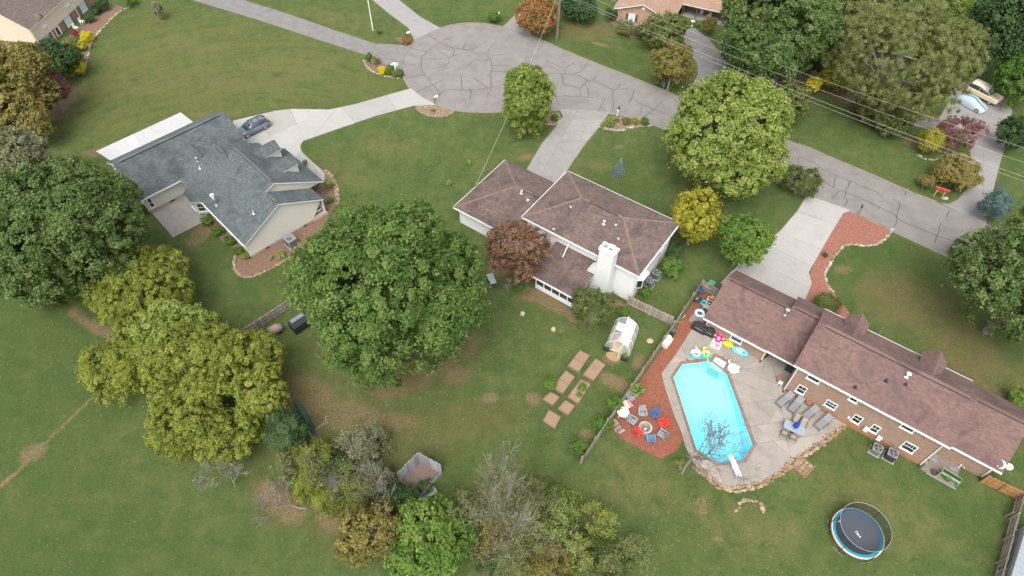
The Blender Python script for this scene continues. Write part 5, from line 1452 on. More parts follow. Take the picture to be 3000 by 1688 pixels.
# ---------------------------------------------------------------- air conditioners
def condenser(label, loc, rz, w, d, h, col, fan=.34, off=(0, 0), group=None):
    r = thing('air_conditioner', label, 'air conditioner', loc, rz, group)
    m = mat('ac_' + str(col[0]), col, .5, .1, 6, metal=.2)
    b = MB()
    c = .1
    o = [(w / 2, -d / 2 + c), (w / 2, d / 2 - c), (w / 2 - c, d / 2), (-w / 2 + c, d / 2), (-w / 2, d / 2 - c), (-w / 2, -d / 2 + c), (-w / 2 + c, -d / 2), (w / 2 - c, -d / 2)]
    b.prism(o, .06, h); b.build('cabinet', m, r)
    t = MB(); t.prism([(x * 1.03, y * 1.03) for x, y in o], h, h + .05); t.build('top_panel', mat('ac_top', (.17, .175, .18), .6, .08, 6), r)
    f = MB(); f.lathe((off[0], off[1], h + .052), [(fan, 0), (fan, .012), (fan * .96, .012)], 24); fo = f.build('fan_opening', BLACK, r)
    k = MB()
    for i in range(4):
        a = i * math.pi / 2 + .4
        k.add([(off[0] + math.cos(a + e) * q, off[1] + math.sin(a + e) * q, h + .068 + .02 * (e > 0)) for q, e in ((.06, -.2), (fan * .9, -.32), (fan * .9, .32), (.06, .2))], [(0, 1, 2, 3)])
    k.lathe((off[0], off[1], h + .06), [(.08, 0), (.08, .03), (.02, .04)], 10)
    k.build('fan_blades', mat('fan_grey', (.16, .165, .17), .5, .1), fo)
    g = MB()
    for q in (.4, .7, 1.0): g.ring((off[0], off[1], h + .1), fan * q, .008, 20, 4)
    g.build('fan_guard', mat('guard', (.2, .2, .21), .5), fo)
    l = MB()
    for i in range(int(h / .09)):
        for sg in (-1, 1):
            l.box(-w / 2 + .12, w / 2 - .12, sg * (d / 2 + .004) - .004, sg * (d / 2 + .004) + .004, .12 + i * .09, .15 + i * .09)
            l.box(sg * (w / 2 + .004) - .004, sg * (w / 2 + .004) + .004, -d / 2 + .12, d / 2 - .12, .12 + i * .09, .15 + i * .09)
    l.build('louvre', BLACK, r, kind='stuff')
    p = MB(); p.box(-w / 2 - .1, w / 2 + .1, -d / 2 - .1, d / 2 + .1, .0, .06); p.build('pad', M_COLD, r)
    return r
condenser('pale grey air conditioner beside the brick house wall, left of the pair', gp(2562, 1323), R(-36), .85, .85, .75, (.24, .25, .26), .36)
condenser('black air conditioner beside the brick house wall, right of the pair', gp(2604, 1340), R(-36), .9, .9, .9, (.045, .05, .055), .36)
condenser('brown-grey air conditioner by the white house wall, upper of the pair', gp(1921, 812), R(-35), .85, .85, .8, (.16, .155, .15), .34)
condenser('slate grey air conditioner by the white house wall, lower of the pair', gp(1902, 836), R(-35), .75, .75, .8, (.13, .145, .16), .3)
condenser('large grey packaged air conditioner against the siding of the grey-roofed house', gp(855, 716), R(-45), 1.3, 1.15, 1.05, (.2, .205, .21), .3, (.1, -.1))

# ---------------------------------------------------------------- mailboxes and poles
def mailbox(label, px, rz, boxc, postc, brace=False, h=1.05, post='wood', sz=1.0):
    r = thing('mailbox', label, 'mailbox', gp(*px), rz, 'mailboxes along the street')
    pm = mat('mail_post_%s' % str(postc), postc, .6, .08); bm = mat('mail_box_%s' % str(boxc), boxc, .35, .05)
    b = MB(); b.box(-.055, .055, -.055, .055, 0, h); b.build('post', pm, r)
    b = MB(); b.bar((-.15, 0, h - .08), (.55, 0, h - .08), .09); b.bar((0, 0, h - .55), (.45, 0, h - .1), .07); b.build('arm', pm, r)
    if brace:
        b = MB(); b.bar((0, 0, h + .35), (-.6, 0, h - .02), .1); b.bar((-.6, 0, h - .02), (.05, 0, h - .02), .08); b.bar((0, 0, h), (0, 0, h + .35), .1); b.build('brace', pm, r)
    b = MB()
    sec = [[(x, .1 * sz * math.cos(a), h + .12 * sz + .13 * sz * math.sin(a)) for a in np.linspace(0, math.pi, 9)] + [(x, -.1 * sz, h - .03), (x, .1 * sz, h - .03), (x, .1 * sz, h + .12 * sz)] for x in (.05, .05 + .52 * sz)]
    loft(b, sec); bo = b.build('box', bm, r)
    b = MB(); b.box(.25, .28, -.115 * sz, -.1 * sz, h + .05, h + .3); b.build('flag', mat('flag_red', (.45, .03, .02), .5), bo)
    return r
WP, BP, WD = (.78, .78, .76), (.03, .032, .035), (.2, .15, .1)
mailbox('white mailbox on a dark post in an orange flower bed by the cul-de-sac', (1193, 116), R(20), WP, BP)
mailbox('pale blue mailbox on a white post with triangular brace among clipped shrubs', (1158, 207), R(5), (.45, .58, .64), WP, True)
mailbox('white mailbox at the edge of the river-rock bed', (1274, 305), R(40), WP, (.1, .12, .11))
mailbox('white mailbox in the green bush on the far side of the cul-de-sac', (1462, 56), R(-100), WP, WD)
mailbox('black mailbox on a tall white post in the white house shrub bed', (1808, 340), R(60), BP, WP)
mailbox('dark mailbox with pale front under the pale tree across the street', (1944, 254), R(-110), (.06, .07, .08), WP)
mailbox('dark green mailbox on a wooden post at the red mulch corner', (2513, 629), R(60), (.035, .05, .045), WD)
up = thing('utility_pole', 'brown wooden utility pole standing on the far verge', 'pole', gp(1630.5, 119))
b = MB(); b.tube([(0, 0, 0), (0, 0, 5), (0, 0, 10.2)], [.17, .15, .12], 10); b.build('shaft', mat('creosote_wood', (.16, .115, .085), .95, .3, 6, .4), up)
b = MB(); b.bar((-1.1, .3, 9.6), (1.1, -.3, 9.6), .1, .12); b.build('crossarm', WOODGREY, up)
for x in (-.9, 0.0, .9):
    q = MB(); q.lathe((x, -x * .27, 9.66), [(.03, 0), (.06, .05), (.04, .12), (.055, .16), (.02, .22)], 8); q.build('insulator', mat('porcelain', (.5, .45, .4), .3), up)
b = MB(); b.tube([(.16, 0, .3), (.16, 0, 9.3)], .035, 6); b.build('conduit', mat('grey_conduit', (.42, .43, .44), .6), up)
lp = thing('lamp_post', 'slim white pole on the grass between the two far driveways', 'pole', gp(1093, 90))
b = MB(); b.tube([(0, 0, 0), (0, 0, 7.5)], [.1, .07], 10); b.build('shaft', mat('pale_steel_pole', (.62, .62, .6), .5, .05), lp)
b = MB(); b.tube([(0, 0, 7.4), (.8, .3, 7.9), (1.4, .5, 7.95)], .04, 6); b.blob((1.5, .55, 7.93), (.32, .14, .09), 8, 5); b.build('lamp_arm', STEEL, lp)
top = np.array(gp(1630.5, 119)) + np.array([0, 0, 9.75])
def cable(label, a, b, sag, r=.022, m=None, n=24, name='power_line'):
    a, b = np.array(a, float), np.array(b, float)
    q = MB(); q.tube([tuple((b - a) * t - np.array([0, 0, 4 * sag * t * (1 - t)])) for t in np.linspace(0, 1, n + 1)], r, 4)
    o = q.build(name, m or mat('bare_aluminium_cable', (.4, .39, .38), .5, .05)); o.location = tuple(a)
    tag(o, label, 'cable')
cable('lowest power line running from the pole to the right edge', top + [0, 0, -1.6], P(3060, 540, 7.0), .8, .012)
cable('middle power line crossing the tan house roof edge and the far drive', P(1705, -18, 9.0), P(3060, 497, 8.0), .7, .010)
cable('uppermost power line crossing the street diagonally', P(1750, -18, 9.6), P(3060, 452, 9.0), .7, .010)
cable('thin cable running just below the lowest power line', top + [0, 0, -1.9], P(3060, 552, 6.8), 1.0, .01)
cable('sagging service cable from the pole down to the white house mast', top + [0, 0, -1.2], (MAST[0], MAST[1], 4.2), .9, .018)
cable('thin pale wire along the top edge above the cul-de-sac', top + [0, 0, -.6], P(1180, -8, 9.0), .3, .02)

# ---------------------------------------------------------------- greenhouse
GA, GB, GC = np.array(P(1772, 1019))[:2], np.array(P(1843.5, 1043.5))[:2], np.array(P(1888, 983))[:2]
gw = np.linalg.norm(GB - GA); gl = np.linalg.norm(GC - GB); grz = math.atan2(GB[1] - GA[1], GB[0] - GA[0])
gr = thing('greenhouse', 'small clear polycarbonate greenhouse with white ribs and an open roof vent', 'greenhouse', (*((GA + GB) / 2), 0), grz)
prof = [(-1, 0), (-1.0, .45), (-.92, .95), (-.72, 1.4), (-.4, 1.75), (0, 2.05), (.4, 1.75), (.72, 1.4), (.92, .95), (1.0, .45), (1, 0)]
prof = [(x * gw / 2, z) for x, z in prof]
PC = clear_mat('polycarbonate', (.90, .93, .92), .2, .2, (.7, .74, .74))
PCT = clear_mat('polycarbonate_roof', (.9, .93, .93), .6, .25, (.7, .74, .76))  # whiter sheet for right-hand roof panels: sky reflection put into its colour
nb = 3
for j in range(nb):
    y0_, y1_ = gl * j / nb + .02, gl * (j + 1) / nb - .02
    for i, (p, q) in enumerate(zip(prof[:-1], prof[1:])):
        if j == 1 and i == 4: continue
        b = MB(); b.add([(p[0], y0_, p[1]), (q[0], y0_, q[1]), (q[0], y1_, q[1]), (p[0], y1_, p[1])], [(0, 1, 2, 3)], .5); b.build('panel', PCT if i in (5, 6) else PC, gr)
for j in range(nb + 1):
    b = MB(); b.tube([(x, gl * j / nb, z) for x, z in prof], .022, 6); b.build('rib', WHITE2, gr)
b = MB(); b.bar((0, -.12, 2.07), (0, gl + .12, 2.07), .07, .05); b.build('ridge_bar', WHITE2, gr)
for x in (-gw / 2, gw / 2):
    b = MB(); b.bar((x, 0, .03), (x, gl, .03), .06); b.build('base_rail', STEEL, gr)
    b = MB(); b.bar((x * .72, 0, 1.41), (x * .72, gl, 1.41), .03); b.build('purlin', WHITE2, gr)
for (y, nm) in ((gl, 'rear_panel'),):
    b = MB(); b.poly([(x, y, z) for x, z in prof], .5); b.build(nm, PC, gr)
for sg in (-1, 1):
    b = MB(); b.poly([(sg * gw * .17, 0, 0), (sg * gw / 2, 0, 0), (sg * gw / 2, 0, .45), (sg * gw * .46, 0, .95), (sg * gw * .36, 0, 1.4), (sg * gw * .17, 0, 1.72)], .5); b.build('front_panel', PC, gr)
    b = MB(); b.bar((sg * gw * .17, 0, 0), (sg * gw * .17, 0, 1.75), .045); b.bar((sg * gw * .17, 0, .03), (sg * gw / 2, 0, .03), .05); b.build('door_jamb', WHITE2, gr)
b = MB(); b.bar((gw * .17, -.02, .05), (gw * .17 - .2, -.75, .05), .04); b.bar((gw * .17, -.02, 1.7), (gw * .17 - .2, -.75, 1.7), .04); b.bar((gw * .17 - .2, -.75, .05), (gw * .17 - .2, -.75, 1.7), .04); b.build('open_door', WHITE2, gr)
b = MB(); b.poly([(gw * .17, -.03, .06), (gw * .17 - .2, -.75, .06), (gw * .17 - .2, -.75, 1.68), (gw * .17, -.03, 1.68)]); b.build('door_panel', PC, gr)
vx0, vz0, vx1, vz1 = -.02, 2.12, -.75, 2.18
y0_, y1_ = gl / 3 + .05, gl * 2 / 3 - .05
b = MB(); b.add([(vx0, y0_, vz0), (vx0, y1_, vz0), (vx1, y1_, vz1), (vx1, y0_, vz1)], [(0, 1, 2, 3)], .5); vv = b.build('roof_vent', PCT, gr)
b = MB()
for p, q in (((vx0, y0_, vz0), (vx1, y0_, vz1)), ((vx0, y1_, vz0), (vx1, y1_, vz1)), ((vx1, y0_, vz1), (vx1, y1_, vz1))): b.bar(p, q, .05, .03)
b.build('vent_frame', WHITE2, vv)
b = MB(); b.prism(rect(-gw / 2 + .05, gw / 2 - .05, .05, gl - .05), 0, .03); b.build('floor', mat('bark_floor', (.27, .2, .14), .95, .3, 8, .4), gr)
b = MB(); b.prism(rect(-gw * .2, gw * .18, -.1, gl * .6), .03, .05); b.build('path', mat('sandy_path', (.42, .32, .22), .95, .2, 8), gr)
st = MB(); st.prism(chaikin([(x - P(1800, 1045)[0], y - P(1800, 1045)[1]) for x, y in G([(1776, 1030), (1815, 1034), (1822, 1048), (1808, 1060), (1788, 1056), (1774, 1042)])], 2), -.02, .02)
st = st.build('straw_mat', mat('straw', (.28, .19, .10), .95, .35, 14, .6)); st.location = gp(1800, 1045); tag(st, 'patch of loose straw in front of the greenhouse door', 'straw')
sl = MB(); sl.blob((0, 0, 0), (.42, .34, .1), 9, 5, .12); sl = sl.build('flat_stone', mat('sandstone', (.38, .28, .18), .9, .15, 6, .3), None, True); sl.location = gp(1905, 999); tag(sl, 'pale sandstone slab on the grass right of the greenhouse', 'stone')
for px, lab in (((1531, 920), 'round pale tree stump on the lawn, farther from the garden beds'), ((1621, 966), 'round pale tree stump on the lawn, nearer the garden beds')):
    b = MB(); b.lathe((0, 0, 0), [(.27, 0), (.23, .12), (.22, .2)], 14); b = b.build('tree_stump', mat('cut_wood', (.36, .29, .22), .9, .2, 9, .3)); b.location = gp(*px); tag(b, lab, 'stump', 'stumps on the back lawn')

# ---------------------------------------------------------------- raised garden beds
M_BEDW = mat('bed_timber', (.17, .115, .085), .9, .2, 8, .2, tones=[(.13, .09, .07), (.2, .14, .1)])
def straw_mat():
    m, nt, bs = _new('bed_straw')
    co = _coord(nt); f = _noise(nt, 24, 4, .75, co); a = _noise(nt, 2.2, 5, .6, co)
    k = _ramp(nt, [(.3, (.13, .08, .045)), (.5, (.25, .165, .10)), (.7, (.36, .26, .17))], f)
    k = _mix(nt, _map(nt, a, .5, .7, 0, .45), k, (.22, .13, .08))
    nt.links.new(k, bs.inputs['Base Color']); bs.inputs['Roughness'].default_value = .95; _bump(nt, bs, f, .9, .05); return m
M_STRAW = straw_mat()
def raised_bed(label, corners, dividers=0):
    c = [np.array(P(*k)[:2]) for k in corners]
    o = sum(c) / 4
    r = thing('garden_bed', label, 'garden bed', (*o, 0), 0, 'raised beds in the garden')
    c = [k - o for k in c]
    if area([tuple(k) for k in c]) < 0: c = c[::-1]
    b = MB(); b.prism([tuple(k * .97) for k in c], 0, .2); b.build('soil', M_STRAW, r)
    for i in range(4):
        b = MB(); b.bar((*c[i - 1], .14), (*c[i], .14), .06, .28); b.build('plank', M_BEDW, r)
    if dividers:
        l = [np.linalg.norm(c[i] - c[i - 1]) for i in range(4)]
        i = int(np.argmax(l)); a, bq, cc, d = c[i - 1], c[i], c[(i + 1) % 4], c[(i + 2) % 4]
        b = MB(); b.bar((*((a + bq) / 2), .15), (*((cc + d) / 2), .15), .05, .24); b.build('divider', M_BEDW, r)
    return r
raised_bed('two-part raised bed nearest the greenhouse, upper left of the group', [tM(*q) for q in ((680, 640), (780, 690), (670, 855), (560, 795))], 1)
raised_bed('long undivided raised bed with a small pot in its middle', [tM(*q) for q in ((840, 720), (940, 785), (820, 945), (712, 882))])
raised_bed('two-part raised bed beside the tall green bean row', [tM(*q) for q in ((540, 840), (632, 905), (510, 1072), (400, 1010))], 1)
raised_bed('long raised bed with green plants growing in it', [tM(*q) for q in ((690, 930), (790, 975), (660, 1175), (555, 1105))])
raised_bed('square raised bed just below the bean row', [tM(*q) for q in ((390, 1055), (480, 1110), (410, 1195), (305, 1130))])
raised_bed('square raised bed at the lower right of the group', [tM(*q) for q in ((535, 1140), (632, 1200), (565, 1290), (460, 1225))])
raised_bed('straw-covered raised bed lowest of the group with an open side', [tM(*q) for q in ((370, 1235), (490, 1305), (430, 1425), (310, 1345))])
pot = MB(); pot.lathe((0, 0, .2), [(.09, 0), (.12, .18), (.1, .18), (.08, .05)], 12); pot = pot.build('small_pot', mat('grey_pot', (.25, .24, .22), .8)); pot.location = gp(*tM(828, 825)); tag(pot, 'small grey pot in the middle of the undivided raised bed', 'pot')
for px, lab in ((zC(470, 985), 'black planter box left of the greenhouse door'), (zC(925, 1240), 'black planter box right of the greenhouse door')):
    b = MB(); b.hexa([(-.3, -.15, 0), (.3, -.15, 0), (.3, .15, 0), (-.3, .15, 0)], [(-.36, -.2, .28), (.36, -.2, .28), (.36, .2, .28), (-.36, .2, .28)]); b = b.build('planter_box', BLACK); b.location = gp(*px); b.rotation_euler = (0, 0, grz); tag(b, lab, 'planter', 'greenhouse planters')

# ---------------------------------------------------------------- chairs round the fire pit
def adirondack(label, px, face, col, cname, sc=1.0):
    r = thing('adirondack_chair', label, 'chair', (*gp(*px)[:2], .03), face, 'chairs around the fire pit')
    m = mat(cname, col, .55, .08, 5)
    for i in range(5):
        y = -.22 + i * .11
        b = MB(); b.bar((-.16, y, .36), (-.52, y * 1.25, .98 - abs(i - 2) * .05), .1, .022, up=(1, 0, .4)); b.build('back_slat', m, r)
    for i in range(5):
        x = .38 - i * .115
        b = MB(); b.bar((x, -.27, .40 - i * .035), (x, .27, .40 - i * .035), .1, .022); b.build('seat_slat', m, r)
    for sg in (-1, 1):
        b = MB(); b.hexa([(.42, sg * .37 - .08, .55), (.42, sg * .37 + .08, .55), (-.38, sg * .35 + .05, .55), (-.38, sg * .35 - .05, .55)], [(.42, sg * .37 - .08, .58), (.42, sg * .37 + .08, .58), (-.38, sg * .35 + .05, .58), (-.38, sg * .35 - .05, .58)]); b.build('armrest', m, r)
        b = MB(); b.box(.28, .38, sg * .31 - .02, sg * .31 + .02, 0, .55); b.build('front_leg', m, r)
        b = MB(); b.bar((.36, sg * .28, .36), (-.55, sg * .28, .03), .1, .03, up=(0, 1, 0)); b.build('rear_leg', m, r)
    b = MB(); b.bar((-.36, -.3, .55), (-.36, .3, .55), .05, .03); b.build('back_brace', m, r)
    return r
PIT = zD(1110, 1090)
GREYC, NAVY, LBLUE, REDC = (.21, .22, .235), (.035, .085, .19), (.09, .19, .32), (.50, .035, .025)
adirondack('grey adirondack chair by the fence next to the leafy tropical plant', zD(740, 330), yaw(zD(740, 330), zD(900, 480)), GREYC, 'grey_chair')
adirondack('grey adirondack chair behind the fire pit, left of the navy chair', zD(1030, 720), yaw(zD(1030, 700), zD(1060, 1000)), GREYC, 'grey_chair')
adirondack('navy blue adirondack chair at the upper right of the fire pit', zD(1340, 760), yaw(zD(1360, 700), zD(1240, 900)), NAVY, 'navy_chair')
adirondack('grey adirondack chair just left of the fire pit beside the round table', zD(770, 920), yaw(zD(760, 880), zD(950, 1000)), GREYC, 'grey_chair')
adirondack('red adirondack chair at the right of the fire pit under bare twigs', zD(1540, 1000), yaw(zD(1580, 960), PIT), REDC, 'red_chair')
adirondack('red adirondack chair at the lower left of the fire pit', zD(910, 1210), yaw(zD(860, 1250), PIT), REDC, 'red_chair')
adirondack('light blue adirondack chair below the fire pit', zD(1240, 1390), yaw(zD(1240, 1420), zD(1210, 1200)), LBLUE, 'light_blue_chair')
adirondack('grey adirondack chair at the lower right of the fire pit', zD(1530, 1270), yaw(zD(1560, 1300), zD(1380, 1190)), GREYC, 'grey_chair')
fp = thing('fire_pit', 'round stone fire pit with ash and charred sticks inside', 'fire pit', gp(*PIT))
for ring_z in (0, .17):
    for i in range(14):
        a = (i + .5 * (ring_z > 0)) * 2 * math.pi / 14
        b = MB(); b.obox((.56 * math.cos(a), .56 * math.sin(a), ring_z + .115), (.2, .235, .16), a); b.build('block', mat('pit_block', (.30, .27, .25), .95, .2, 9, .4, tones=[(.26, .23, .21), (.36, .33, .3), (.3, .25, .22)]), fp)
b = MB(); b.lathe((0, 0, .04), [(.5, 0), (.3, .06), (0, .08)], 16); b.build('ash', mat('ash', (.22, .19, .16), 1, .4, 9, .4), fp)
for i in range(16):
    a = random.uniform(0, 6.3); l = random.uniform(.2, .42); x, y = random.uniform(-.2, .2), random.uniform(-.2, .2)
    b = MB(); b.tube([(x - l * math.cos(a), y - l * math.sin(a), .13), (x + l * math.cos(a) * .6, y + l * math.sin(a) * .6, .15 + random.random() * .08)], .018, 5); b.build('stick', mat('charred_stick', (.16, .12, .09), .95, .4, 9), fp)
b = MB(); b.obox((-.02, -.12, .2), (.22, .16, .06), .3); b.build('paper', WHITE2, fp)
rt = thing('round_table', 'white round plastic table by the fence', 'table', gp(*zD(540, 740)))
b = MB(); b.lathe((0, 0, .66), [(0, .05), (.56, .05), (.59, .03), (.59, 0), (.5, -.01)][::-1], 28); b.build('tabletop', WHITE2, rt)
for i in range(4):
    a = .6 + i * math.pi / 2
    b = MB(); b.bar((.36 * math.cos(a), .36 * math.sin(a), .65), (.5 * math.cos(a), .5 * math.sin(a), 0), .08, .06); b.build('leg', WHITE2, rt)
pt = thing('childrens_picnic_table', 'small cream picnic table with two pink benches behind the white table', 'table', gp(*zD(620, 530)), yaw(zD(600, 500), zD(690, 450)) + math.pi / 2)
b = MB(); b.obox((0, 0, .5), (.85, .5, .05)); b.build('tabletop', mat('cream_plastic', (.52, .45, .32), .5, .05), pt)
for sg in (-1, 1):
    b = MB(); b.obox((0, sg * .5, .3), (.85, .2, .05)); b.build('bench', mat('pink_plastic', (.60, .22, .26), .5, .05), pt)
    b = MB(); b.bar((sg * .3, -.5, .02), (sg * .3, .5, .02), .06); b.bar((sg * .3, -.5, .02), (sg * .3, -.12, .48), .05); b.bar((sg * .3, .5, .02), (sg * .3, .12, .48), .05); b.build('leg', mat('cream_plastic', (.72, .63, .45)), pt)
wpA, wpB = P(*zD(260, 860)), P(*zD(520, 1220)); wrz_ = math.atan2(*(wpB - wpA)[1::-1]); wl = np.linalg.norm(wpB - wpA)
wp = thing('woodpile', 'stack of split firewood against the fence at the mulch edge', 'woodpile', tuple((wpA + wpB) / 2), wrz_)
LOGS = mat('split_log', (.25, .19, .15), .95, .3, 7, .4, tones=[(.1, .075, .065), (.22, .16, .13), (.36, .29, .23), (.46, .38, .31), (.13, .1, .09)])
for r_ in range(4):
    for i in range(int(wl / .17)):
        x = -wl / 2 + (i + .5 + .5 * (r_ % 2)) * .17
        if random.random() < .12 + .12 * r_: continue
        b = MB(); b.tube([(x, -.28 + random.uniform(-.06, .06), .09 + r_ * .13), (x + random.uniform(-.05, .05), .28 + random.uniform(-.06, .06), .09 + r_ * .13)], .085 * random.uniform(.8, 1.15), 6); b.build('log', LOGS, wp)

# ---------------------------------------------------------------- pool-side furniture
def chaise(label, foot, head):
    f, h = np.array(P(*foot)), np.array(P(*head)); rz = math.atan2(f[1] - h[1], f[0] - h[0])
    r = thing('chaise_lounge', label, 'sun lounger', (*((f + h) / 2)[:2], DZ), rz, 'grey sun loungers by the brick wall')
    m = mat('sling_grey', (.165, .17, .175), .7, .08, 14, .2); d = mat('dark_frame', (.09, .09, .095), .45, .1)
    b = MB(); b.hexa([(-.25, -.32, .33), (.95, -.32, .33), (.95, .32, .33), (-.25, .32, .33)], [(-.25, -.32, .36), (.95, -.32, .36), (.95, .32, .36), (-.25, .32, .36)]); b.build('seat_sling', m, r)
    b = MB(); b.hexa([(-.95, -.32, .72), (-.26, -.32, .34), (-.26, .32, .34), (-.95, .32, .72)], [(-.94, -.32, .75), (-.25, -.32, .37), (-.25, .32, .37), (-.94, .32, .75)]); b.build('back_sling', m, r)
    for sg in (-1, 1):
        b = MB(); b.tube([(.98, sg * .34, .34), (-.26, sg * .34, .34), (-.98, sg * .34, .75)], .02, 6); b.build('side_rail', d, r)
        b = MB(); b.tube([(.35, sg * .4, .02), (.28, sg * .41, .5), (-.2, sg * .41, .56), (-.35, sg * .4, .02)], .022, 6); b.build('arm', d, r)
        b = MB(); b.tube([(.9, sg * .33, .34), (.98, sg * .33, .01)], .022, 6); b.build('leg', d, r)
    b = MB(); b.bar((.98, -.34, .34), (.98, .34, .34), .04); b.build('foot_bar', d, r)
    return r
chaise('grey sun lounger nearest the breezeway, first of the four in the row', zE(385, 540), zE(740, 260))
chaise('grey sun lounger second from the breezeway', zE(690, 690), zE(980, 370))
chaise('grey sun lounger second from the stone edging', zE(1010, 870), zE(1360, 610))
chaise('grey sun lounger nearest the stone edging, last of the four in the row', zE(1360, 1100), zE(1690, 830))
TB = zE(770, 1150); trz = yaw(zE(560, 1060), zE(980, 1250))
tb = thing('patio_table', 'white glass topped patio table with rounded corners by the loungers', 'table', (*gp(*TB)[:2], DZ), trz)
b = MB(); hx, hy, c = .98, .52, .18
oc = [(hx, -hy + c), (hx, hy - c), (hx - c, hy), (-hx + c, hy), (-hx, hy - c), (-hx, -hy + c), (-hx + c, -hy), (hx - c, -hy)]
b.prism(oc, .70, .72); b.build('tabletop', mat('frosted_glass', (.24, .26, .285), .3, .05, 2), tb)
for x in (-.75, .75):
    for y in (-.38, .38):
        q = MB(); q.tube([(x, y, .7), (x * 1.05, y * 1.1, 0)], .025, 6); q.build('leg', mat('dark_frame', (.09, .09, .095)), tb)
um = thing('closed_umbrella', 'folded royal blue patio umbrella standing through the table', 'umbrella', (*gp(*TB)[:2], DZ))
b = MB(); b.tube([(0, 0, 0), (0, 0, 2.45)], .022, 8); b.build('pole', mat('dark_frame', (.09, .09, .095)), um)
b = MB(); sec = []
for z, rr in ((1.0, .22), (1.3, .2), (1.7, .14), (2.1, .09), (2.4, .03)):
    sec.append([(rr * (1 + .28 * (k % 2)) * math.cos(k * math.pi / 8), rr * (1 + .28 * (k % 2)) * math.sin(k * math.pi / 8), z) for k in range(17)])
loft(b, sec); b.build('canopy', mat('blue_canvas', (.015, .05, .30), .8, .15, 8), um)
b = MB(); b.lathe((0, 0, 0), [(.26, 0), (.26, .06), (.05, .12)], 14); b.build('base', BLACK, um)
def sling_chair(label, px, face):
    r = thing('patio_chair', label, 'chair', (*gp(*px)[:2], DZ), face, 'chairs at the patio table')
    d = mat('brown_frame', (.10, .08, .065), .5, .1); s = mat('sling_tan', (.27, .23, .18), .8, .1, 12)
    b = MB(); b.hexa([(-.24, -.24, .42), (.26, -.24, .44), (.26, .24, .44), (-.24, .24, .42)], [(-.24, -.24, .44), (.26, -.24, .46), (.26, .24, .46), (-.24, .24, .44)]); b.build('seat', s, r)
    b = MB(); b.hexa([(-.26, -.24, .44), (-.26, .24, .44), (-.46, .24, .98), (-.46, -.24, .98)], [(-.24, -.24, .44), (-.24, .24, .44), (-.44, .24, .99), (-.44, -.24, .99)]); b.build('back', s, r)
    for sg in (-1, 1):
        b = MB(); b.tube([(.3, sg * .3, 0), (.3, sg * .3, .64), (-.32, sg * .3, .66), (-.4, sg * .3, 0)], .022, 6); b.build('arm_frame', d, r)
        b = MB(); b.tube([(.28, sg * .27, .44), (-.25, sg * .27, .43), (-.46, sg * .27, 1.0)], .02, 6); b.build('side_rail', d, r)
    b = MB(); b.bar((-.46, -.27, 1.0), (-.46, .27, 1.0), .04); b.build('top_bar', d, r)
    return r
for px, dy, lab in ((zE(540, 1270), 1, 'brown sling chair at the near side of the patio table, left one'), (zE(760, 1370), 1, 'brown sling chair at the near side of the patio table, right one'), (zE(830, 930), -1, 'brown sling chair at the far side of the patio table, left one'), (zE(1010, 1030), -1, 'brown sling chair at the far side of the patio table behind the umbrella')):
    sling_chair(lab, px, trz + dy * math.pi / 2)
dbA, dbB = P(*zF(1390, 1050), .1), P(*zF(1185, 440), .55)
drz = math.atan2(dbB[1] - dbA[1], dbB[0] - dbA[0]); dl = np.linalg.norm((dbB - dbA)[:2])
dvb = thing('diving_board', 'white diving board over the deep end of the pool', 'diving board', (*dbA[:2], DZ), drz)
b = MB(); b.obox((dl / 2, 0, .52), (dl, .5, .06)); b.build('board', WHITE2, dvb)
b = MB(); b.obox((dl * .06, 0, .25), (.35, .55, .5)); b.obox((dl * .42, 0, .25), (.3, .6, .5)); b.build('stand', mat('stand_steel', (.30, .3, .3), .5, .1), dvb)
for x in (.12, dl * .42):
    q = MB(); q.bar((x, -.42, .3), (x, .42, .3), .05); q.build('crossbar', STEEL, dvb)

# ---------------------------------------------------------------- pool toys
def c_at(px, z=DZ): q = P(*px); return (q[0], q[1], z)
TEALP, MINT = mat('teal_vinyl', (.02, .42, .36), .3, .05, 3), mat('mint_vinyl', (.42, .72, .62), .3, .05, 3)
def two_ring(name, label, px, Rr, r, m1, m2):
    t = thing(name, label, 'pool float', c_at(px))
    b = MB(); b.ring((0, 0, r * .9), Rr, r, 28, 10); b.build('ring', m1, t, True)
    b = MB()
    for i in range(12):
        a0 = math.pi * (1.0 + i / 12.0); a1 = math.pi * (1.0 + (i + 1) / 12.0)
        for j in range(6):
            b0, b1 = -.9 + j * .38, -.9 + (j + 1) * .38
            b.add([((Rr + (r + .008) * math.cos(bb)) * math.cos(aa), (Rr + (r + .008) * math.cos(bb)) * math.sin(aa), r * .9 + (r + .008) * math.sin(bb)) for aa, bb in ((a0, b0), (a1, b0), (a1, b1), (a0, b1))], [(0, 1, 2, 3)], .5)
    b.build('lower_band', m2, t, True)
    return t
fl1 = two_ring('flamingo_float', 'white and teal swim ring with a pink flamingo neck at the pool edge', zB(665, 690), .40, .2, mat('white_vinyl_float', (.80, .82, .82), .3, .04), TEALP)
PINKV = mat('pale_pink_vinyl', (.78, .42, .45), .3, .06, 4); MAG = mat('magenta_vinyl', (.55, .03, .12), .3, .1, 4)
b = MB(); b.tube([(-.05, .42, .3), (-.05, .55, .5), (-.08, .5, .75), (-.06, .36, .85)], [.12, .1, .085, .09], 8); b.build('neck', PINKV, fl1, True)
b = MB(); b.blob((-.05, .28, .86), (.09, .14, .09), 10, 7); b.build('head', PINKV, fl1, True)
for x in (-.06, .12):
    b = MB(); b.tube([(x, -.55, .2), (x + .02, -.85, .1), (x - .02, -1.05, .03)], [.06, .04, .06], 6); b.build('foot', MAG, fl1, True)
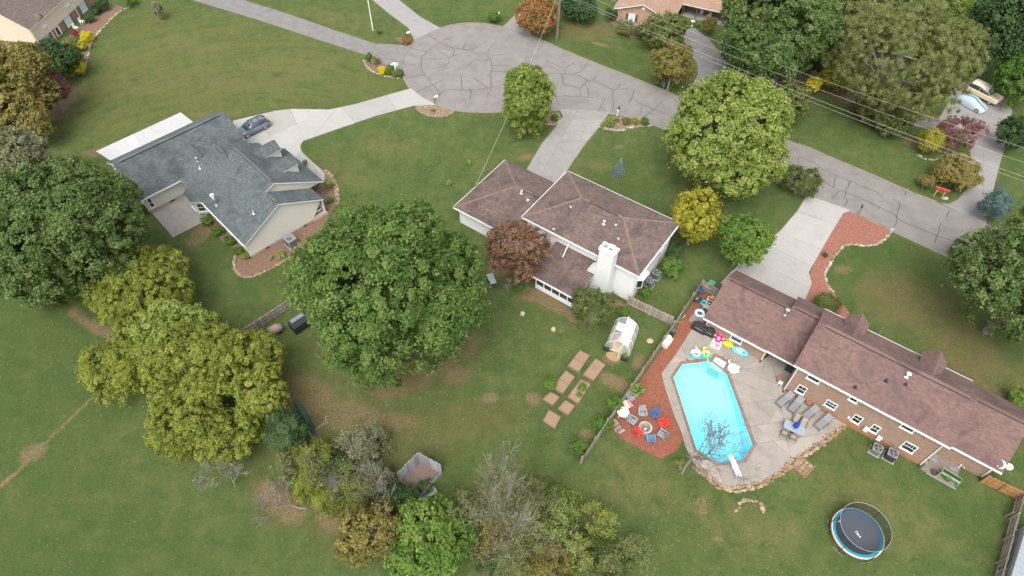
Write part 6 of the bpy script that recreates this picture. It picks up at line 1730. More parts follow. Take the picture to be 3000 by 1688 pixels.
fl2 = two_ring('green_float', 'lime green and teal swim ring with raised head at the pool edge', zB(915, 690), .33, .17, mat('lime_vinyl', (.42, .72, .14), .3, .05), TEALP)
LIME = mat('lime_vinyl', (.42, .72, .14))
b = MB(); b.tube([(-.2, .3, .25), (-.26, .42, .5), (-.16, .5, .72)], [.13, .1, .12], 8); b.build('head', LIME, fl2, True)
b = MB(); b.blob((-.02, .46, .62), (.16, .06, .1), 8, 6); b.build('crest', LIME, fl2, True)
for p0, p1 in (((.38, .0, .2), (.75, .12, .1)), ((.1, -.45, .12), (.12, -.85, .05))):
    b = MB(); b.tube([p0, p1], [.07, .04], 6); b.build('limb', LIME, fl2, True)
bt_ = thing('tub_float', 'light blue oval lounge float leaning near the garage wall', 'pool float', c_at(zB(1770, 620)), yaw(zB(1600, 540), zB(1950, 690)))
SKYV = mat('sky_vinyl', (.10, .48, .66), .3, .05, 3)
b = MB(); b.ring((0, 0, .16), .40, .14, 30, 10, 1.65, .85); b.build('rim', SKYV, bt_, True)
b = MB(); b.obox((-.12, 0, .12), (.95, .5, .08)); b.build('base', mat('grey_vinyl', (.42, .5, .58), .3), bt_)
for i in range(4):
    b = MB(); b.tube([(-.55, -.18 + i * .12, .18), (.3, -.18 + i * .12, .18)], .045, 8); b.build('tube', mat('pale_vinyl', (.5, .52, .66), .3), bt_, True)
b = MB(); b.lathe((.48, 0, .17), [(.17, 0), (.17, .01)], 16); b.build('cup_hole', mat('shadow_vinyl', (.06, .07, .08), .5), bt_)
pr_ = thing('pink_raft', 'hot pink inflatable with a rainbow striped white base beside the grills', 'pool float', c_at(zB(1190, 400)), yaw(zB(1190, 430), zB(1270, 250)))
b = MB(); b.obox((-.35, 0, .12), (.75, 1.0, .2)); b.build('base', mat('white_vinyl_float', (.8, .82, .82)), pr_)
for i, c in enumerate(((.02, .5, .45), (.6, .62, .1), (.75, .38, .05), (.7, .08, .2), (.4, .15, .55), (.12, .2, .6))):
    b = MB(); b.obox((-.42, .36 - i * .145, .235), (.5, .12, .03)); b.build('stripe', mat('rainbow_%d' % i, c, .35, .04), pr_)
HOT = mat('hot_pink_vinyl', (.62, .01, .16), .3, .12, 4)
b = MB(); b.blob((.35, 0, .38), (.5, .42, .26), 14, 9); b.build('cushion', HOT, pr_, True)
b = MB(); b.blob((.95, 0, .5), (.36, .4, .28), 14, 9); b.build('headrest', HOT, pr_, True)
for x, y in ((.0, .38), (.0, -.38), (.55, .44), (.55, -.44)):
    b = MB(); b.blob((x, y, .45), (.13, .13, .13), 8, 6); b.build('knob', PINKV, pr_, True)
b = MB(); b.blob((.3, 0, .56), (.24, .2, .12), 10, 7); b.build('pillow', PINKV, pr_, True)
yf = thing('yellow_float', 'yellow inflatable with small orange spots beside the pink raft', 'pool float', c_at(zB(1460, 450)), yaw(zB(1330, 400), zB(1570, 500)))
b = MB(); b.blob((0, 0, .22), (.62, .36, .2), 14, 8, .04); b.build('cushion', mat('yellow_vinyl', (.72, .48, .01), .35, .06, 3), yf, True)
for i in range(7):
    b = MB(); b.blob((-.35 + i * .13, -.24 + .05 * (i % 2), .3), (.05, .05, .05), 6, 5); b.build('spot', mat('orange_spot', (.6, .3, .12), .4), yf, True)
gf = thing('green_float', 'slim olive green inflatable leaning on the wall above the yellow one', 'pool float', c_at(zB(1485, 375)), yaw(zB(1390, 320), zB(1570, 420)))
b = MB(); b.blob((0, 0, .3), (.62, .17, .28), 14, 8); b.build('cushion', mat('olive_vinyl', (.22, .30, .08), .3, .1, 4), gf, True)
sw = thing('white_float', 'white and blush swan shaped swim ring by the pool steps', 'pool float', c_at(zB(1595, 1060)))
BL = mat('blush_vinyl', (.78, .66, .64), .35, .08, 6)
b = MB(); b.ring((0, 0, .2), .36, .22, 26, 10); b.build('ring', BL, sw, True)
b = MB(); b.blob((0, 0, .16), (.3, .3, .1), 12, 6); b.build('seat', mat('pale_peach', (.75, .56, .45), .4), sw, True)
b = MB(); b.tube([(-.2, .42, .3), (-.38, .62, .45), (-.46, .7, .75), (-.3, .66, .88)], [.13, .09, .08, .08], 8); b.build('neck', BL, sw, True)
for a in (.2, -.9):
    b = MB(); b.blob((.52 * math.cos(a), .52 * math.sin(a), .3), (.2, .13, .16), 8, 6, .1); b.build('wing', BL, sw, True)
for px, Rr, r, m, lab in ((zA(870, 605), .3, .13, mat('turquoise_vinyl', (.0, .36, .42), .3, .05), 'small turquoise swim ring on the mulch by the garage'), (zA(762, 868), .42, .17, mat('ice_blue_vinyl', (.42, .66, .72), .3, .05), 'pale blue swim ring on the mulch by the garage corner')):
    b = MB(); b.ring((0, 0, r), Rr, r, 26, 10); b = b.build('swim_ring', m, None, True); b.location = c_at(px, .03); tag(b, lab, 'pool float')
# grills under covers
def covered_grill(label, px, w, d, h, rz):
    g = thing('covered_grill', label, 'grill', c_at(px), rz)
    m = mat('black_cover', (.022, .024, .026), .6, .25, 4, .3)
    b = MB(); loft(b, [[(x, -d / 2 * k, .03), (x, -d / 2 * k, h * .62 * q), (x, -d * .28 * k, h * q), (x, d * .28 * k, h * q), (x, d / 2 * k, h * .62 * q), (x, d / 2 * k, .03), (x, -d / 2 * k, .03)] for x, k, q in ((-w / 2, .82, .72), (-w * .33, .95, .78), (-w * .28, 1, 1), (w * .28, 1, 1), (w * .33, .95, .78), (w / 2, .82, .72))]); b.build('cover', m, g)
    for x in (-w * .35, w * .35):
        for y in (-d * .35, d * .35):
            q = MB(); q.tube([(x, y - .03, .05), (x, y + .03, .05)], .05, 8); q.build('caster', BLACK, g)
    q = MB(); q.bar((-w * .27, -d / 2 - .01, h * .55), (w * .27, -d / 2 - .01, h * .55), .03); q.build('handle', mat('grey_trim', (.35, .36, .37), .5), g)
    return g
covered_grill('large black covered grill at the corner of the garage wall', zA(745, 1270), 1.65, .75, 1.15, R(-36))
covered_grill('smaller rounded black covered grill beside the pink raft', zA(1010, 1370), .95, .8, 1.05, R(-36))
# odds and ends along the garage side
dk = thing('wood_step', 'weathered slatted wooden deck step behind the large grill', 'step', c_at(zA(700, 1040), .03), R(-36))
for i in range(9):
    b = MB(); b.box(-.75 + i * .17, -.6 + i * .17, -.5, .5, .2, .24); b.build('plank', mat('grey_plank', (.2, .165, .14), .9, .25, 9, .3, tones=[(.16, .13, .115), (.25, .21, .18), (.2, .16, .14)]), dk)
for y in (-.45, .45):
    b = MB(); b.box(-.75, .77, y - .04, y + .04, 0, .2); b.build('joist', WOODGREY, dk)
fc = thing('folding_chair', 'blue canvas folding chair in the fence corner', 'chair', c_at(zA(790, 350), .03), R(-60))
b = MB(); b.hexa([(-.28, -.28, .42), (.28, -.28, .46), (.28, .28, .46), (-.28, .28, .42)], [(-.28, -.28, .45), (.28, -.28, .49), (.28, .28, .49), (-.28, .28, .45)]); b.build('seat', mat('blue_cloth', (.015, .07, .17), .85, .15, 6), fc)
b = MB(); b.hexa([(-.3, -.3, .45), (-.3, .3, .45), (-.42, .3, .98), (-.42, -.3, .98)], [(-.27, -.3, .45), (-.27, .3, .45), (-.39, .3, .99), (-.39, -.3, .99)]); b.build('back', mat('blue_cloth', (.015, .07, .17)), fc)
for sg in (-1, 1):
    b = MB(); b.tube([(.3, sg * .3, 0), (-.3, sg * .3, .6)], .018, 6); b.tube([(-.35, sg * .3, 0), (.3, sg * .3, .62), (-.4, sg * .3, .64)], .018, 6); b.build('leg_frame', STEEL, fc)
kg = thing('kettle_grill', 'black grill with grey lid against the pool fence', 'grill', c_at(zA(660, 590), .03))
b = MB(); b.lathe((0, 0, .55), [(.05, 0), (.24, .1), (.3, .25), (.3, .27)], 16); b.build('bowl', BLACK, kg, True)
b = MB(); b.lathe((0, 0, .82), [(.31, 0), (.28, .1), (.15, .2), (.0, .23)], 16); b.build('lid', mat('lid_grey', (.07, .075, .085), .4), kg, True)
for i in range(3):
    a = i * 2.1; b = MB(); b.tube([(.12 * math.cos(a), .12 * math.sin(a), .62), (.3 * math.cos(a), .3 * math.sin(a), 0)], .018, 6); b.build('leg', BLACK, kg)
b = MB(); b.obox((.42, .1, .62), (.3, .4, .04)); b.build('shelf', BLACK, kg)
rk = thing('white_rack', 'white plastic rack holding a yellow bucket by the garage wall', 'rack', c_at(zA(1010, 600), .03), R(-36))
for x in (-.35, .35):
    for y in (-.2, .2):
        b = MB(); b.box(x - .025, x + .025, y - .025, y + .025, 0, .8); b.build('post', WHITE2, rk)
for z in (.3, .78):
    b = MB(); b.bar((-.37, -.2, z), (.37, -.2, z), .05); b.bar((-.37, .2, z), (.37, .2, z), .05); b.bar((-.35, -.2, z), (-.35, .2, z), .05); b.bar((.35, -.2, z), (.35, .2, z), .05); b.build('rail', WHITE2, rk)
b = MB(); b.lathe((0, 0, 0), [(.13, 0), (.17, .32), (.15, .32), (.12, .04)], 14); b = b.build('yellow_bucket', mat('yellow_plastic', (.62, .5, .06), .4, .06)); b.location = c_at(zA(1035, 590), .85); tag(b, 'yellow bucket on the white rack', 'bucket')
sk = thing('utility_table', 'grey utility table by the garage wall between the swim rings', 'table', c_at(zA(920, 780), .03), R(-36))
b = MB(); b.obox((0, 0, .72), (.8, .65, .05)); b.build('tabletop', mat('dull_grey', (.3, .29, .27), .7, .15, 5), sk)
for x in (-.33, .33):
    for y in (-.26, .26):
        b = MB(); b.box(x - .025, x + .025, y - .025, y + .025, 0, .7); b.build('leg', STEEL, sk)
cl = thing('white_cooler', 'white cooler at the garage corner by the pale swim ring', 'cooler', c_at(zA(890, 990), .03), R(-36))
b = MB(); b.obox((0, 0, .2), (.6, .4, .4)); b.build('tub', WHITE2, cl)
b = MB(); b.obox((0, 0, .43), (.64, .44, .06)); b.build('lid', mat('lilac_plastic', (.55, .56, .66), .4), cl)
dbx = thing('deck_box', 'cream storage box with a mint bowl on top by the pool fence', 'storage box', c_at(zC(2000, 850), .03), yaw(zC(1920, 900), zC(2090, 690)))
CRM = mat('cream_resin', (.60, .56, .46), .5, .05, 4)
b = MB(); b.obox((0, 0, .28), (1.15, .62, .56)); b.build('box', CRM, dbx)
b = MB(); b.obox((0, 0, .59), (1.2, .66, .06)); b.build('lid', CRM, dbx)
for i in range(4):
    b = MB(); b.obox((-.58, -.2 + i * .13, .28), (.01, .02, .45)); b.build('groove', mat('groove_grey', (.35, .33, .28), .6), dbx)
b = MB(); b.lathe((0, 0, 0), [(.1, 0), (.3, .1), (.31, .12), (.26, .1), (.0, .04)], 18); b = b.build('mint_bowl', mat('mint_plastic', (.42, .58, .46), .4, .05)); b.location = c_at(zC(2020, 770), .66); tag(b, 'mint green bowl on the cream storage box', 'bowl')
bb = thing('black_bin', 'black storage bin with dark grey lid against the pool fence', 'bin', c_at(zC(2110, 620), .03), yaw(zC(1920, 900), zC(2090, 690)))
b = MB(); b.obox((0, 0, .3), (.95, .5, .6)); b.build('tub', BLACK, bb)
b = MB(); b.obox((.25, 0, .62), (.5, .55, .05)); b.build('lid', mat('dark_lid', (.09, .085, .085), .5), bb)
b = MB(); b.obox((0, 0, .5), (1.05, .04, 1.0), 0, R(10)); b = b.build('leaning_sign', WHITE2); b.location = c_at(zA(345, 975), .03); b.rotation_euler = (0, 0, yaw(zC(1920, 900), zC(2090, 690))); b.scale = (.45, 1, .5); tag(b, 'small white sign blank leaning on the pool fence above the bins', 'sign')
gb = thing('green_bin', 'green lidded refuse bin behind the short braced fence', 'bin', gp(2079, 846), R(-36))
b = MB(); b.hexa([(-.25, -.25, 0), (.25, -.25, 0), (.25, .25, 0), (-.25, .25, 0)], [(-.31, -.33, 1.0), (.31, -.33, 1.0), (.31, .33, 1.0), (-.31, .33, 1.0)]); b.build('tub', mat('green_plastic', (.03, .14, .08), .5, .08), gb)
b = MB(); b.obox((0, 0, 1.04), (.7, .76, .07)); b.build('lid', mat('green_lid', (.06, .24, .14), .45, .08), gb)
b = MB(); b.bar((-.3, .4, .98), (.3, .4, .98), .04); b.build('handle', mat('green_plastic', (.03, .14, .08)), gb)
for px, lab in ((zE(1450, 590), 'terracotta pot with dead stems against the brick wall behind the loungers'), (zE(1170, 470), 'shallow terracotta pot on the deck by the brick wall'), ((2281, 1117), 'large round planter with fern at the downspout')):
    b = MB(); b.lathe((0, 0, 0), [(.2, 0), (.3, .4), (.33, .42), (.33, .46), (.28, .46), (.25, .36), (0, .36)], 16); b = b.build('plant_pot', mat('terracotta', (.26, .12, .07), .85, .2, 7)); b.location = c_at(px); tag(b, lab, 'plant pot')
wc = thing('white_stool', 'small white plastic stool under the breezeway edge', 'stool', c_at((2283, 1128)), R(-36))
b = MB(); b.obox((0, 0, .4), (.4, .4, .04)); b.build('seat', WHITE2, wc)
for x in (-.16, .16):
    for y in (-.16, .16):
        b = MB(); b.bar((x, y, .39), (x * 1.2, y * 1.2, 0), .04); b.build('leg', WHITE2, wc)
kx = thing('black_grill_box', 'tall black covered cabinet with a red knob under the breezeway', 'cabinet', c_at((2312, 1085)), R(-36))
b = MB(); b.obox((0, 0, .75), (.9, .6, 1.5)); b.build('cover', mat('black_cover', (.022, .024, .026)), kx)
b = MB(); b.blob((.1, -.1, 1.55), (.12, .12, .09), 8, 6); b.build('knob', mat('red_knob', (.5, .06, .03), .5), kx, True)

# ---------------------------------------------------------------- trampoline
tc = P(2513.6, 1561, .9)
tr_ = thing('trampoline', 'round trampoline with blue edge pad, black net and black mat', 'trampoline', (tc[0], tc[1], 0), R(20))
RT = 2.13
b = MB(); b.prism([((RT - .26) * math.cos(k * math.pi / 24), (RT - .26) * math.sin(k * math.pi / 24)) for k in range(48)], .86, .88); b.build('jump_mat', mat('mat_mesh', (.05, .056, .07), .5, .2, 30), tr_)
def annulus(mb, r0, r1, z0, z1, n=48):
    vs = []
    for i in range(n):
        a = 2 * math.pi * i / n; vs += [(r0 * math.cos(a), r0 * math.sin(a), z0), (r1 * math.cos(a), r1 * math.sin(a), z1)]
    mb.add(vs, [(2 * i, 2 * i + 1, (2 * i + 3) % (2 * n), (2 * i + 2) % (2 * n)) for i in range(n)], .5)
b = MB(); annulus(b, RT - .3, RT - .05, .90, .915); b.build('edge_pad', mat('blue_pad', (.01, .20, .30), .5, .06, 3), tr_)
b = MB(); annulus(b, RT - .05, RT + .02, .915, .90); annulus(b, RT + .02, RT + .03, .90, .72); b.build('pad_trim', mat('coral_trim', (.72, .40, .32), .5, .05), tr_)
b = MB(); b.ring((0, 0, .86), RT, .03, 48, 6); b.build('frame_ring', STEEL, tr_)
for i in range(6):
    a = i * math.pi / 3 + .3
    b = MB(); x, y = math.cos(a), math.sin(a); px_, py_ = -y, x
    b.tube([(x * RT + px_ * .55, y * RT + py_ * .55, .86), (x * RT * 1.04 + px_ * .5, y * RT * 1.04 + py_ * .5, .03), (x * RT * 1.04 - px_ * .5, y * RT * 1.04 - py_ * .5, .03), (x * RT - px_ * .55, y * RT - py_ * .55, .86)], .024, 6); b.build('leg', STEEL, tr_)
    b = MB(); b.tube([(x * RT * 1.04, y * RT * 1.04, .05), (x * RT * 1.05, y * RT * 1.05, 1.6), (x * (RT - .05), y * (RT - .05), 2.45)], .028, 6); b.build('net_pole', mat('foam_black', (.025, .025, .027), .8), tr_)
b = MB(); b.ring((0, 0, 2.47), RT - .08, .012, 48, 5); b.build('net_hoop', mat('hoop_grey', (.4, .42, .4), .4), tr_)
NET = clear_mat('net_mesh', (.60, .62, .62), .22, .9, (.05, .055, .055))
b = MB()
n = 48
for i in range(n):
    a0, a1 = 2 * math.pi * i / n, 2 * math.pi * (i + 1) / n
    q0, q1 = RT - .3, RT - .08
    b.add([(q0 * math.cos(a0), q0 * math.sin(a0), .92), (q0 * math.cos(a1), q0 * math.sin(a1), .92), (q1 * math.cos(a1), q1 * math.sin(a1), 2.46), (q1 * math.cos(a0), q1 * math.sin(a0), 2.46)], [(0, 1, 2, 3)], .5)
b.build('safety_net', NET, tr_)
b = MB()
lz = .887
for p, q in (((-.22, .12), (.02, .12)), ((.02, .12), (.02, .03)), ((.02, .03), (-.03, .03))): b.bar((*p, lz), (*q, lz), .045, .006)
b.ring((-.08, -.1, lz), .075, .018, 16, 4, flat=.2)
b.bar((-.16, -.1, lz), (.0, -.1, lz), .035, .006)
for a in (0, 1.05, 2.1): b.bar((-.06 + .1 * math.cos(a), -.32 + .1 * math.sin(a), lz), (-.06 - .1 * math.cos(a), -.32 - .1 * math.sin(a), lz), .03, .006)
b.build('printed_mark', WHITE2, tr_)
b = MB(); b.obox((-.9, 1.35, .9), (.25, .1, .01)); b.build('white_tag', WHITE2, tr_)

# ---------------------------------------------------------------- right-hand corner by the brick house
for px, rr, lab in (((2933, 1358), .42, 'large white satellite dish at the end of the brick house'), ((2959, 1366), .3, 'small white satellite dish right of the larger one')):
    q = P(*px, 2.7)
    s = thing('satellite_dish', lab, 'satellite dish', (q[0], q[1], 0), R(-150), 'satellite dishes')
    b = MB(); b.tube([(0, 0, 0), (0, 0, 2.55)], .03, 8); b.build('mast', STEEL, s)
    d = MB(); d.lathe((0, 0, 0), [(0, .0), (rr * .5, .03), (rr, .12), (rr * 1.01, .13), (rr * .99, .14), (rr * .5, .05), (0, .02)], 24, .5)
    o = d.build('dish', mat('dish_white', (.5, .51, .51), .4, .03), s, True); o.location = (.08, 0, 2.65); o.rotation_euler = (0, R(38), 0)
    b = MB(); b.tube([(.1, 0, 2.35), (.1 + rr * 1.1, 0, 2.75)], .02, 6); b.build('feed_arm', STEEL, s)
    b = MB(); b.blob((.1 + rr * 1.15, 0, 2.8), (.08, .06, .06), 8, 6); b.build('receiver', mat('dish_white', (.72, .73, .73)), s, True)
pv = thing('stone_patio', 'small gravel and paver corner against the brick house wall', 'patio', gp(*zG(900, 900)), R(-36))
b = MB(); b.prism([(x - P(*zG(900, 900))[0], y - P(*zG(900, 900))[1]) for x, y in G([zG(400, 900), zG(600, 700), zG(860, 520), zG(1400, 840), zG(1250, 1360)])], -.02, .03); pgo = b.build('gravel', mat('dark_gravel', (.17, .14, .12), .95, .35, 16, .7), pv); pgo.rotation_euler = (0, 0, R(36))
for i, (x, y, w, d_) in enumerate(((-1.0, 1.05, .95, .45), (-1.0, .55, .95, .4), (.9, .65, .6, .25), (-1.4, -.1, .5, .35), (.3, -1.2, 2.6, .14))):
    b = MB(); b.obox((x, y, .06), (w, d_, .08)); b.build('paver', M_CGREY, pv)
gpn = thing('raised_planter', 'mint green wooden planter trough on legs holding seedlings', 'planter', gp(*zG(1090, 1130)), yaw(zG(900, 1000), zG(1240, 1200)))
GRN = mat('mint_paint', (.20, .38, .20), .6, .1, 5)
for y in (-.22, .22):
    b = MB(); b.obox((0, y, .6), (1.65, .03, .3)); b.build('side_board', GRN, gpn)
for x in (-.81, .81):
    b = MB(); b.obox((x, 0, .6), (.03, .44, .3)); b.build('end_board', GRN, gpn)
    for y in (-.2, .2):
        b = MB(); b.bar((x * .97, y, .5), (x * 1.02, y * 1.15, 0), .06); b.build('leg', GRN, gpn)
b = MB(); b.obox((0, 0, .62), (1.58, .4, .16)); b.build('soil', mat('potting_soil', (.035, .025, .02), .95, .4, 12), gpn)
b = MB(); b.bar((0, 0, 0), (.35, .2, .5), .06); b.bar((.35, .2, .5), (.5, -.1, .1), .06); b = b.build('white_pipe', WHITE2); b.location = gp(*zG(1340, 860)); tag(b, 'bent white drain pipe against the right brick wing', 'pipe')
b = MB(); b.lathe((0, 0, 0), [(.22, 0), (.3, .3), (.26, .3), (.2, .1)], 12); b = b.build('dark_pot', mat('dark_pot', (.06, .045, .035), .7, .2)); b.location = gp(*zG(730, 1000)); tag(b, 'dark empty pot left of the mint planter', 'plant pot')
# flagstone patch below the stone edging
fs = thing('flagstone_patch', 'small rectangle of irregular flagstones framed by boards below the deck', 'paving', gp(2353, 1368), R(42))
for i in range(4):
    for j in range(3):
        x, y = -.55 + i * .37, -.4 + j * .4
        b = MB(); b.prism([(x + .17 * math.cos(k * 1.2566) * random.uniform(.8, 1.15), y + .18 * math.sin(k * 1.2566) * random.uniform(.8, 1.1)) for k in range(5)], .0, .05); b.build('flagstone', STONE, fs)
b = MB(); b.box(-.85, .85, -.65, .65, -.02, .025); b.build('bed', mat('brown_soil', (.15, .09, .06), .95, .3, 9), fs)
for y in (-.68, .68):
    b = MB(); b.box(-.9, .9, y - .05, y + .05, 0, .09); b.build('board', STONE, fs)

# ---------------------------------------------------------------- under the maple and the back of the garden
bx_ = thing('black_box', 'black storage shed with a grey lid against the dark fence', 'storage box', gp(885, 955), yaw((700, 1003), (862, 897)))
b = MB(); b.obox((0, 0, .55), (2.2, 1.3, 1.1)); b.build('box', BLACK, bx_)
b = MB(); b.obox((-.1, .35, 1.15), (1.5, .5, .06)); b.build('lid', mat('slate_lid', (.16, .17, .2), .5, .1), bx_)
hm = thing('tipped_umbrella', 'faded pink and white garden canopy slumped by the dark fence', 'canopy', gp(812, 975), R(30))
b = MB(); b.blob((0, 0, .75), (.85, .55, .45), 10, 6, .12); b.build('fabric', mat('faded_pink', (.22, .14, .135), .8, .4, 2, grime=((.4, .36, .35), .8)), hm, True)
b = MB()
for x in (-.7, .7): b.tube([(x, -.3, 0), (x * .8, 0, .9)], .025, 6)
b.build('frame', STEEL, hm)
bt2 = thing('blue_tarp', 'crumpled dark blue tarp over a heap at the left end of the fence', 'tarp', gp(775, 1020))
b = MB(); b.blob((0, 0, .35), (.85, .7, .55), 12, 7, .18); b.build('sheet', mat('blue_tarp_m', (.015, .07, .15), .45, .3, 3), bt2, True)
b = MB(); b.tube([(-.7, -.4, .03), (.7, .4, .05)], .04, 6); b.build('pole', WOODGREY, bt2)
cn = thing('green_canoe', 'dark green upturned canoe lying under the yellow tree', 'canoe', gp(893, 1225), yaw((870, 1170), (915, 1245)))
b = MB(); secs = []
for t in np.linspace(-1, 1, 13):
    w = .42 * (1 - abs(t) ** 2.4) + .01; h = .38 * (1 - .35 * abs(t) ** 3)
    secs.append([(t * 2.3, w * math.cos(a), h * math.sin(a) + .02) for a in np.linspace(math.pi, 0, 9)])
loft(b, secs, cap=False); b.build('hull', mat('canoe_green', (.02, .07, .055), .35, .15, 4), cn, True)
b = MB(); b.tube([(-2.25, 0, .3), (0, 0, .4), (2.25, 0, .3)], .025, 6); b.build('keel', mat('canoe_keel', (.05, .12, .1), .4), cn)
ct = thing('covered_cart', 'grey tarp covered garden cart beside the red-leaved tree', 'cart', gp(1440, 830), yaw((1432, 800), (1450, 845)))
b = MB(); b.obox((0, 0, .82), (1.5, .75, .06)); b.build('cover', mat('grey_tarp', (.24, .27, .30), .6, .1, 3), ct)
b = MB(); b.obox((0, 0, .5), (1.35, .65, .6)); b.build('body', mat('cart_dark', (.05, .055, .06), .6, .2), ct)
for x in (-.5, .5):
    for y in (-.36, .36):
        b = MB(); b.tube([(x, y - .05, .17), (x, y + .05, .17)], .17, 12); b.build('wheel', RUBBER, ct)
# grey plank enclosure
en = thing('plank_enclosure', 'weathered blue-grey open plank enclosure with a dirt floor among shrubs', 'enclosure', gp(1232, 1400))
e0 = P(1232, 1400)
EGREY = mat('silver_planks', (.27, .28, .30), .9, .25, 8, .3, tones=[(.2, .21, .23), (.3, .31, .33), (.36, .36, .37), (.24, .24, .25)], grime=((.14, .14, .12), .5))
ec = [np.array(P(*q)[:2]) - e0[:2] for q in ((1232, 1352), (1172, 1412), (1232, 1465), (1296, 1390))]
b = MB(); b.prism([tuple(k) for k in ec], -.02, .03); b.build('floor', mat('enclosure_dirt', (.14, .105, .085), .95, .35, 9, .5), en)
for i in range(4):
    p, q = ec[i], ec[(i + 1) % 4]; l = np.linalg.norm(q - p); k = int(l / .2)
    for j in range(k):
        if i == 1 and j > k * .5: continue
        m_ = p + (q - p) * (j + .5) / k; hgt = 2.1 * random.uniform(.92, 1.05) * (.4 if i in (1, 2) else 1)
        b = MB(); b.obox((m_[0], m_[1], hgt / 2), (l / k * .96, .03, hgt), math.atan2(*(q - p)[::-1])); b.build('plank', EGREY, en)
    b = MB(); b.bar((*p, 1.8 if i not in (1, 2) else .6), (*q, 1.8 if i not in (1, 2) else .6), .06, .1); b.build('rail', EGREY, en)
pa = thing('fallen_planks', 'fallen grey planks lying below the plank enclosure', 'planks', gp(1252, 1440), R(35))
for i in range(7):
    b = MB(); b.obox((-.6 + i * .2, 0, .2 + i * .02), (.18, 1.3, .03)); b.build('plank', EGREY, pa)
for y in (-.5, .5):
    b = MB(); b.bar((-.7, y, .18), (.75, y, .32), .08, .05); b.build('batten', WOODGREY, pa)
# fallen log at the bottom
lg = MB(); a0 = P(1525, 1605); lg.tube([(0, 0, .2), tuple((P(1580, 1650) - a0)[:2] * .5) + (.2,), tuple((P(1640, 1700) - a0)[:2]) + (.16,)], [.2, .18, .15], 10)
lg = lg.build('fallen_log', BARKPALE); lg.location = tuple(a0); tag(lg, 'pale fallen log lying in the undergrowth at the bottom edge', 'log')
# small red torii ornament
to = thing('garden_gate_ornament', 'small red garden torii ornament with pale wooden legs by the street', 'ornament', gp(2746, 578), R(-30))
TRED = mat('torii_red', (.42, .05, .04), .6, .1)
b = MB(); b.hexa([(-.75, -.12, 1.25), (.75, -.12, 1.25), (.75, .12, 1.25), (-.75, .12, 1.25)], [(-.85, -.16, 1.45), (.85, -.16, 1.45), (.85, .16, 1.45), (-.85, .16, 1.45)]); b.build('lintel', TRED, to)
b = MB(); b.bar((-.6, 0, .9), (.6, 0, .9), .08, .1); b.build('tie_beam', TRED, to)
for x in (-.42, .42):
    b = MB(); b.bar((x * 1.15, 0, 0), (x, 0, 1.28), .1); b.build('leg', mat('pale_wood', (.45, .3, .18), .8, .15), to)
for px, s_, lab in (((2768, 584), .35, 'grey boulder beside the red garden ornament'),):
    b = MB(); b.blob((0, 0, s_ * .4), (s_, s_ * .8, s_ * .6), 9, 6, .15); b = b.build('boulder', mat('grey_rock', (.32, .3, .28), .9, .2, 6, .4)); b.location = gp(*px); tag(b, lab, 'boulder')
# porch furniture of the far houses
def white_chair(label, px, rz, cat='chair'):
    r = thing('porch_chair', label, cat, gp(*px, .22), rz)
    b = MB(); b.obox((0, 0, .42), (.55, .55, .05)); b.build('seat', WHITE2, r)
    b = MB(); b.obox((-.27, 0, .7), (.05, .55, .6)); b.build('back', WHITE2, r)
    for x in (-.22, .22):
        for y in (-.24, .24):
            b = MB(); b.box(x - .03, x + .03, y - .03, y + .03, 0, .42); b.build('leg', WHITE2, r)
    return r
white_chair('white chair in the middle of the tan house porch', (2053, 44), R(-110))
white_chair('white rocking chair at the right end of the tan house porch', (2076, 52), R(-150))
white_chair('white bench chair in front of the upper curtained window of the cream house', (243, 70), R(-10))
white_chair('white chair in front of the cream house door', (226, 88), R(-10))
b = MB(); b.lathe((0, 0, .22), [(.3, 0), (.4, .5), (.36, .5)], 12); b = b.build('copper_tub', mat('copper_red', (.2, .08, .05), .6, .1)); b.location = gp(2034, 44); tag(b, 'reddish tub between the posts of the tan house porch', 'tub')
b = MB(); b.lathe((0, 0, 0), [(.2, 0), (.08, .1), (.08, .7), (.35, .78), (.35, .85), (.1, .8)], 14); b = b.build('bird_bath', mat('pale_cast', (.5, .48, .45), .8)); b.location = gp(2027, 76); tag(b, 'pale bird bath in front of the tan house porch', 'bird bath')
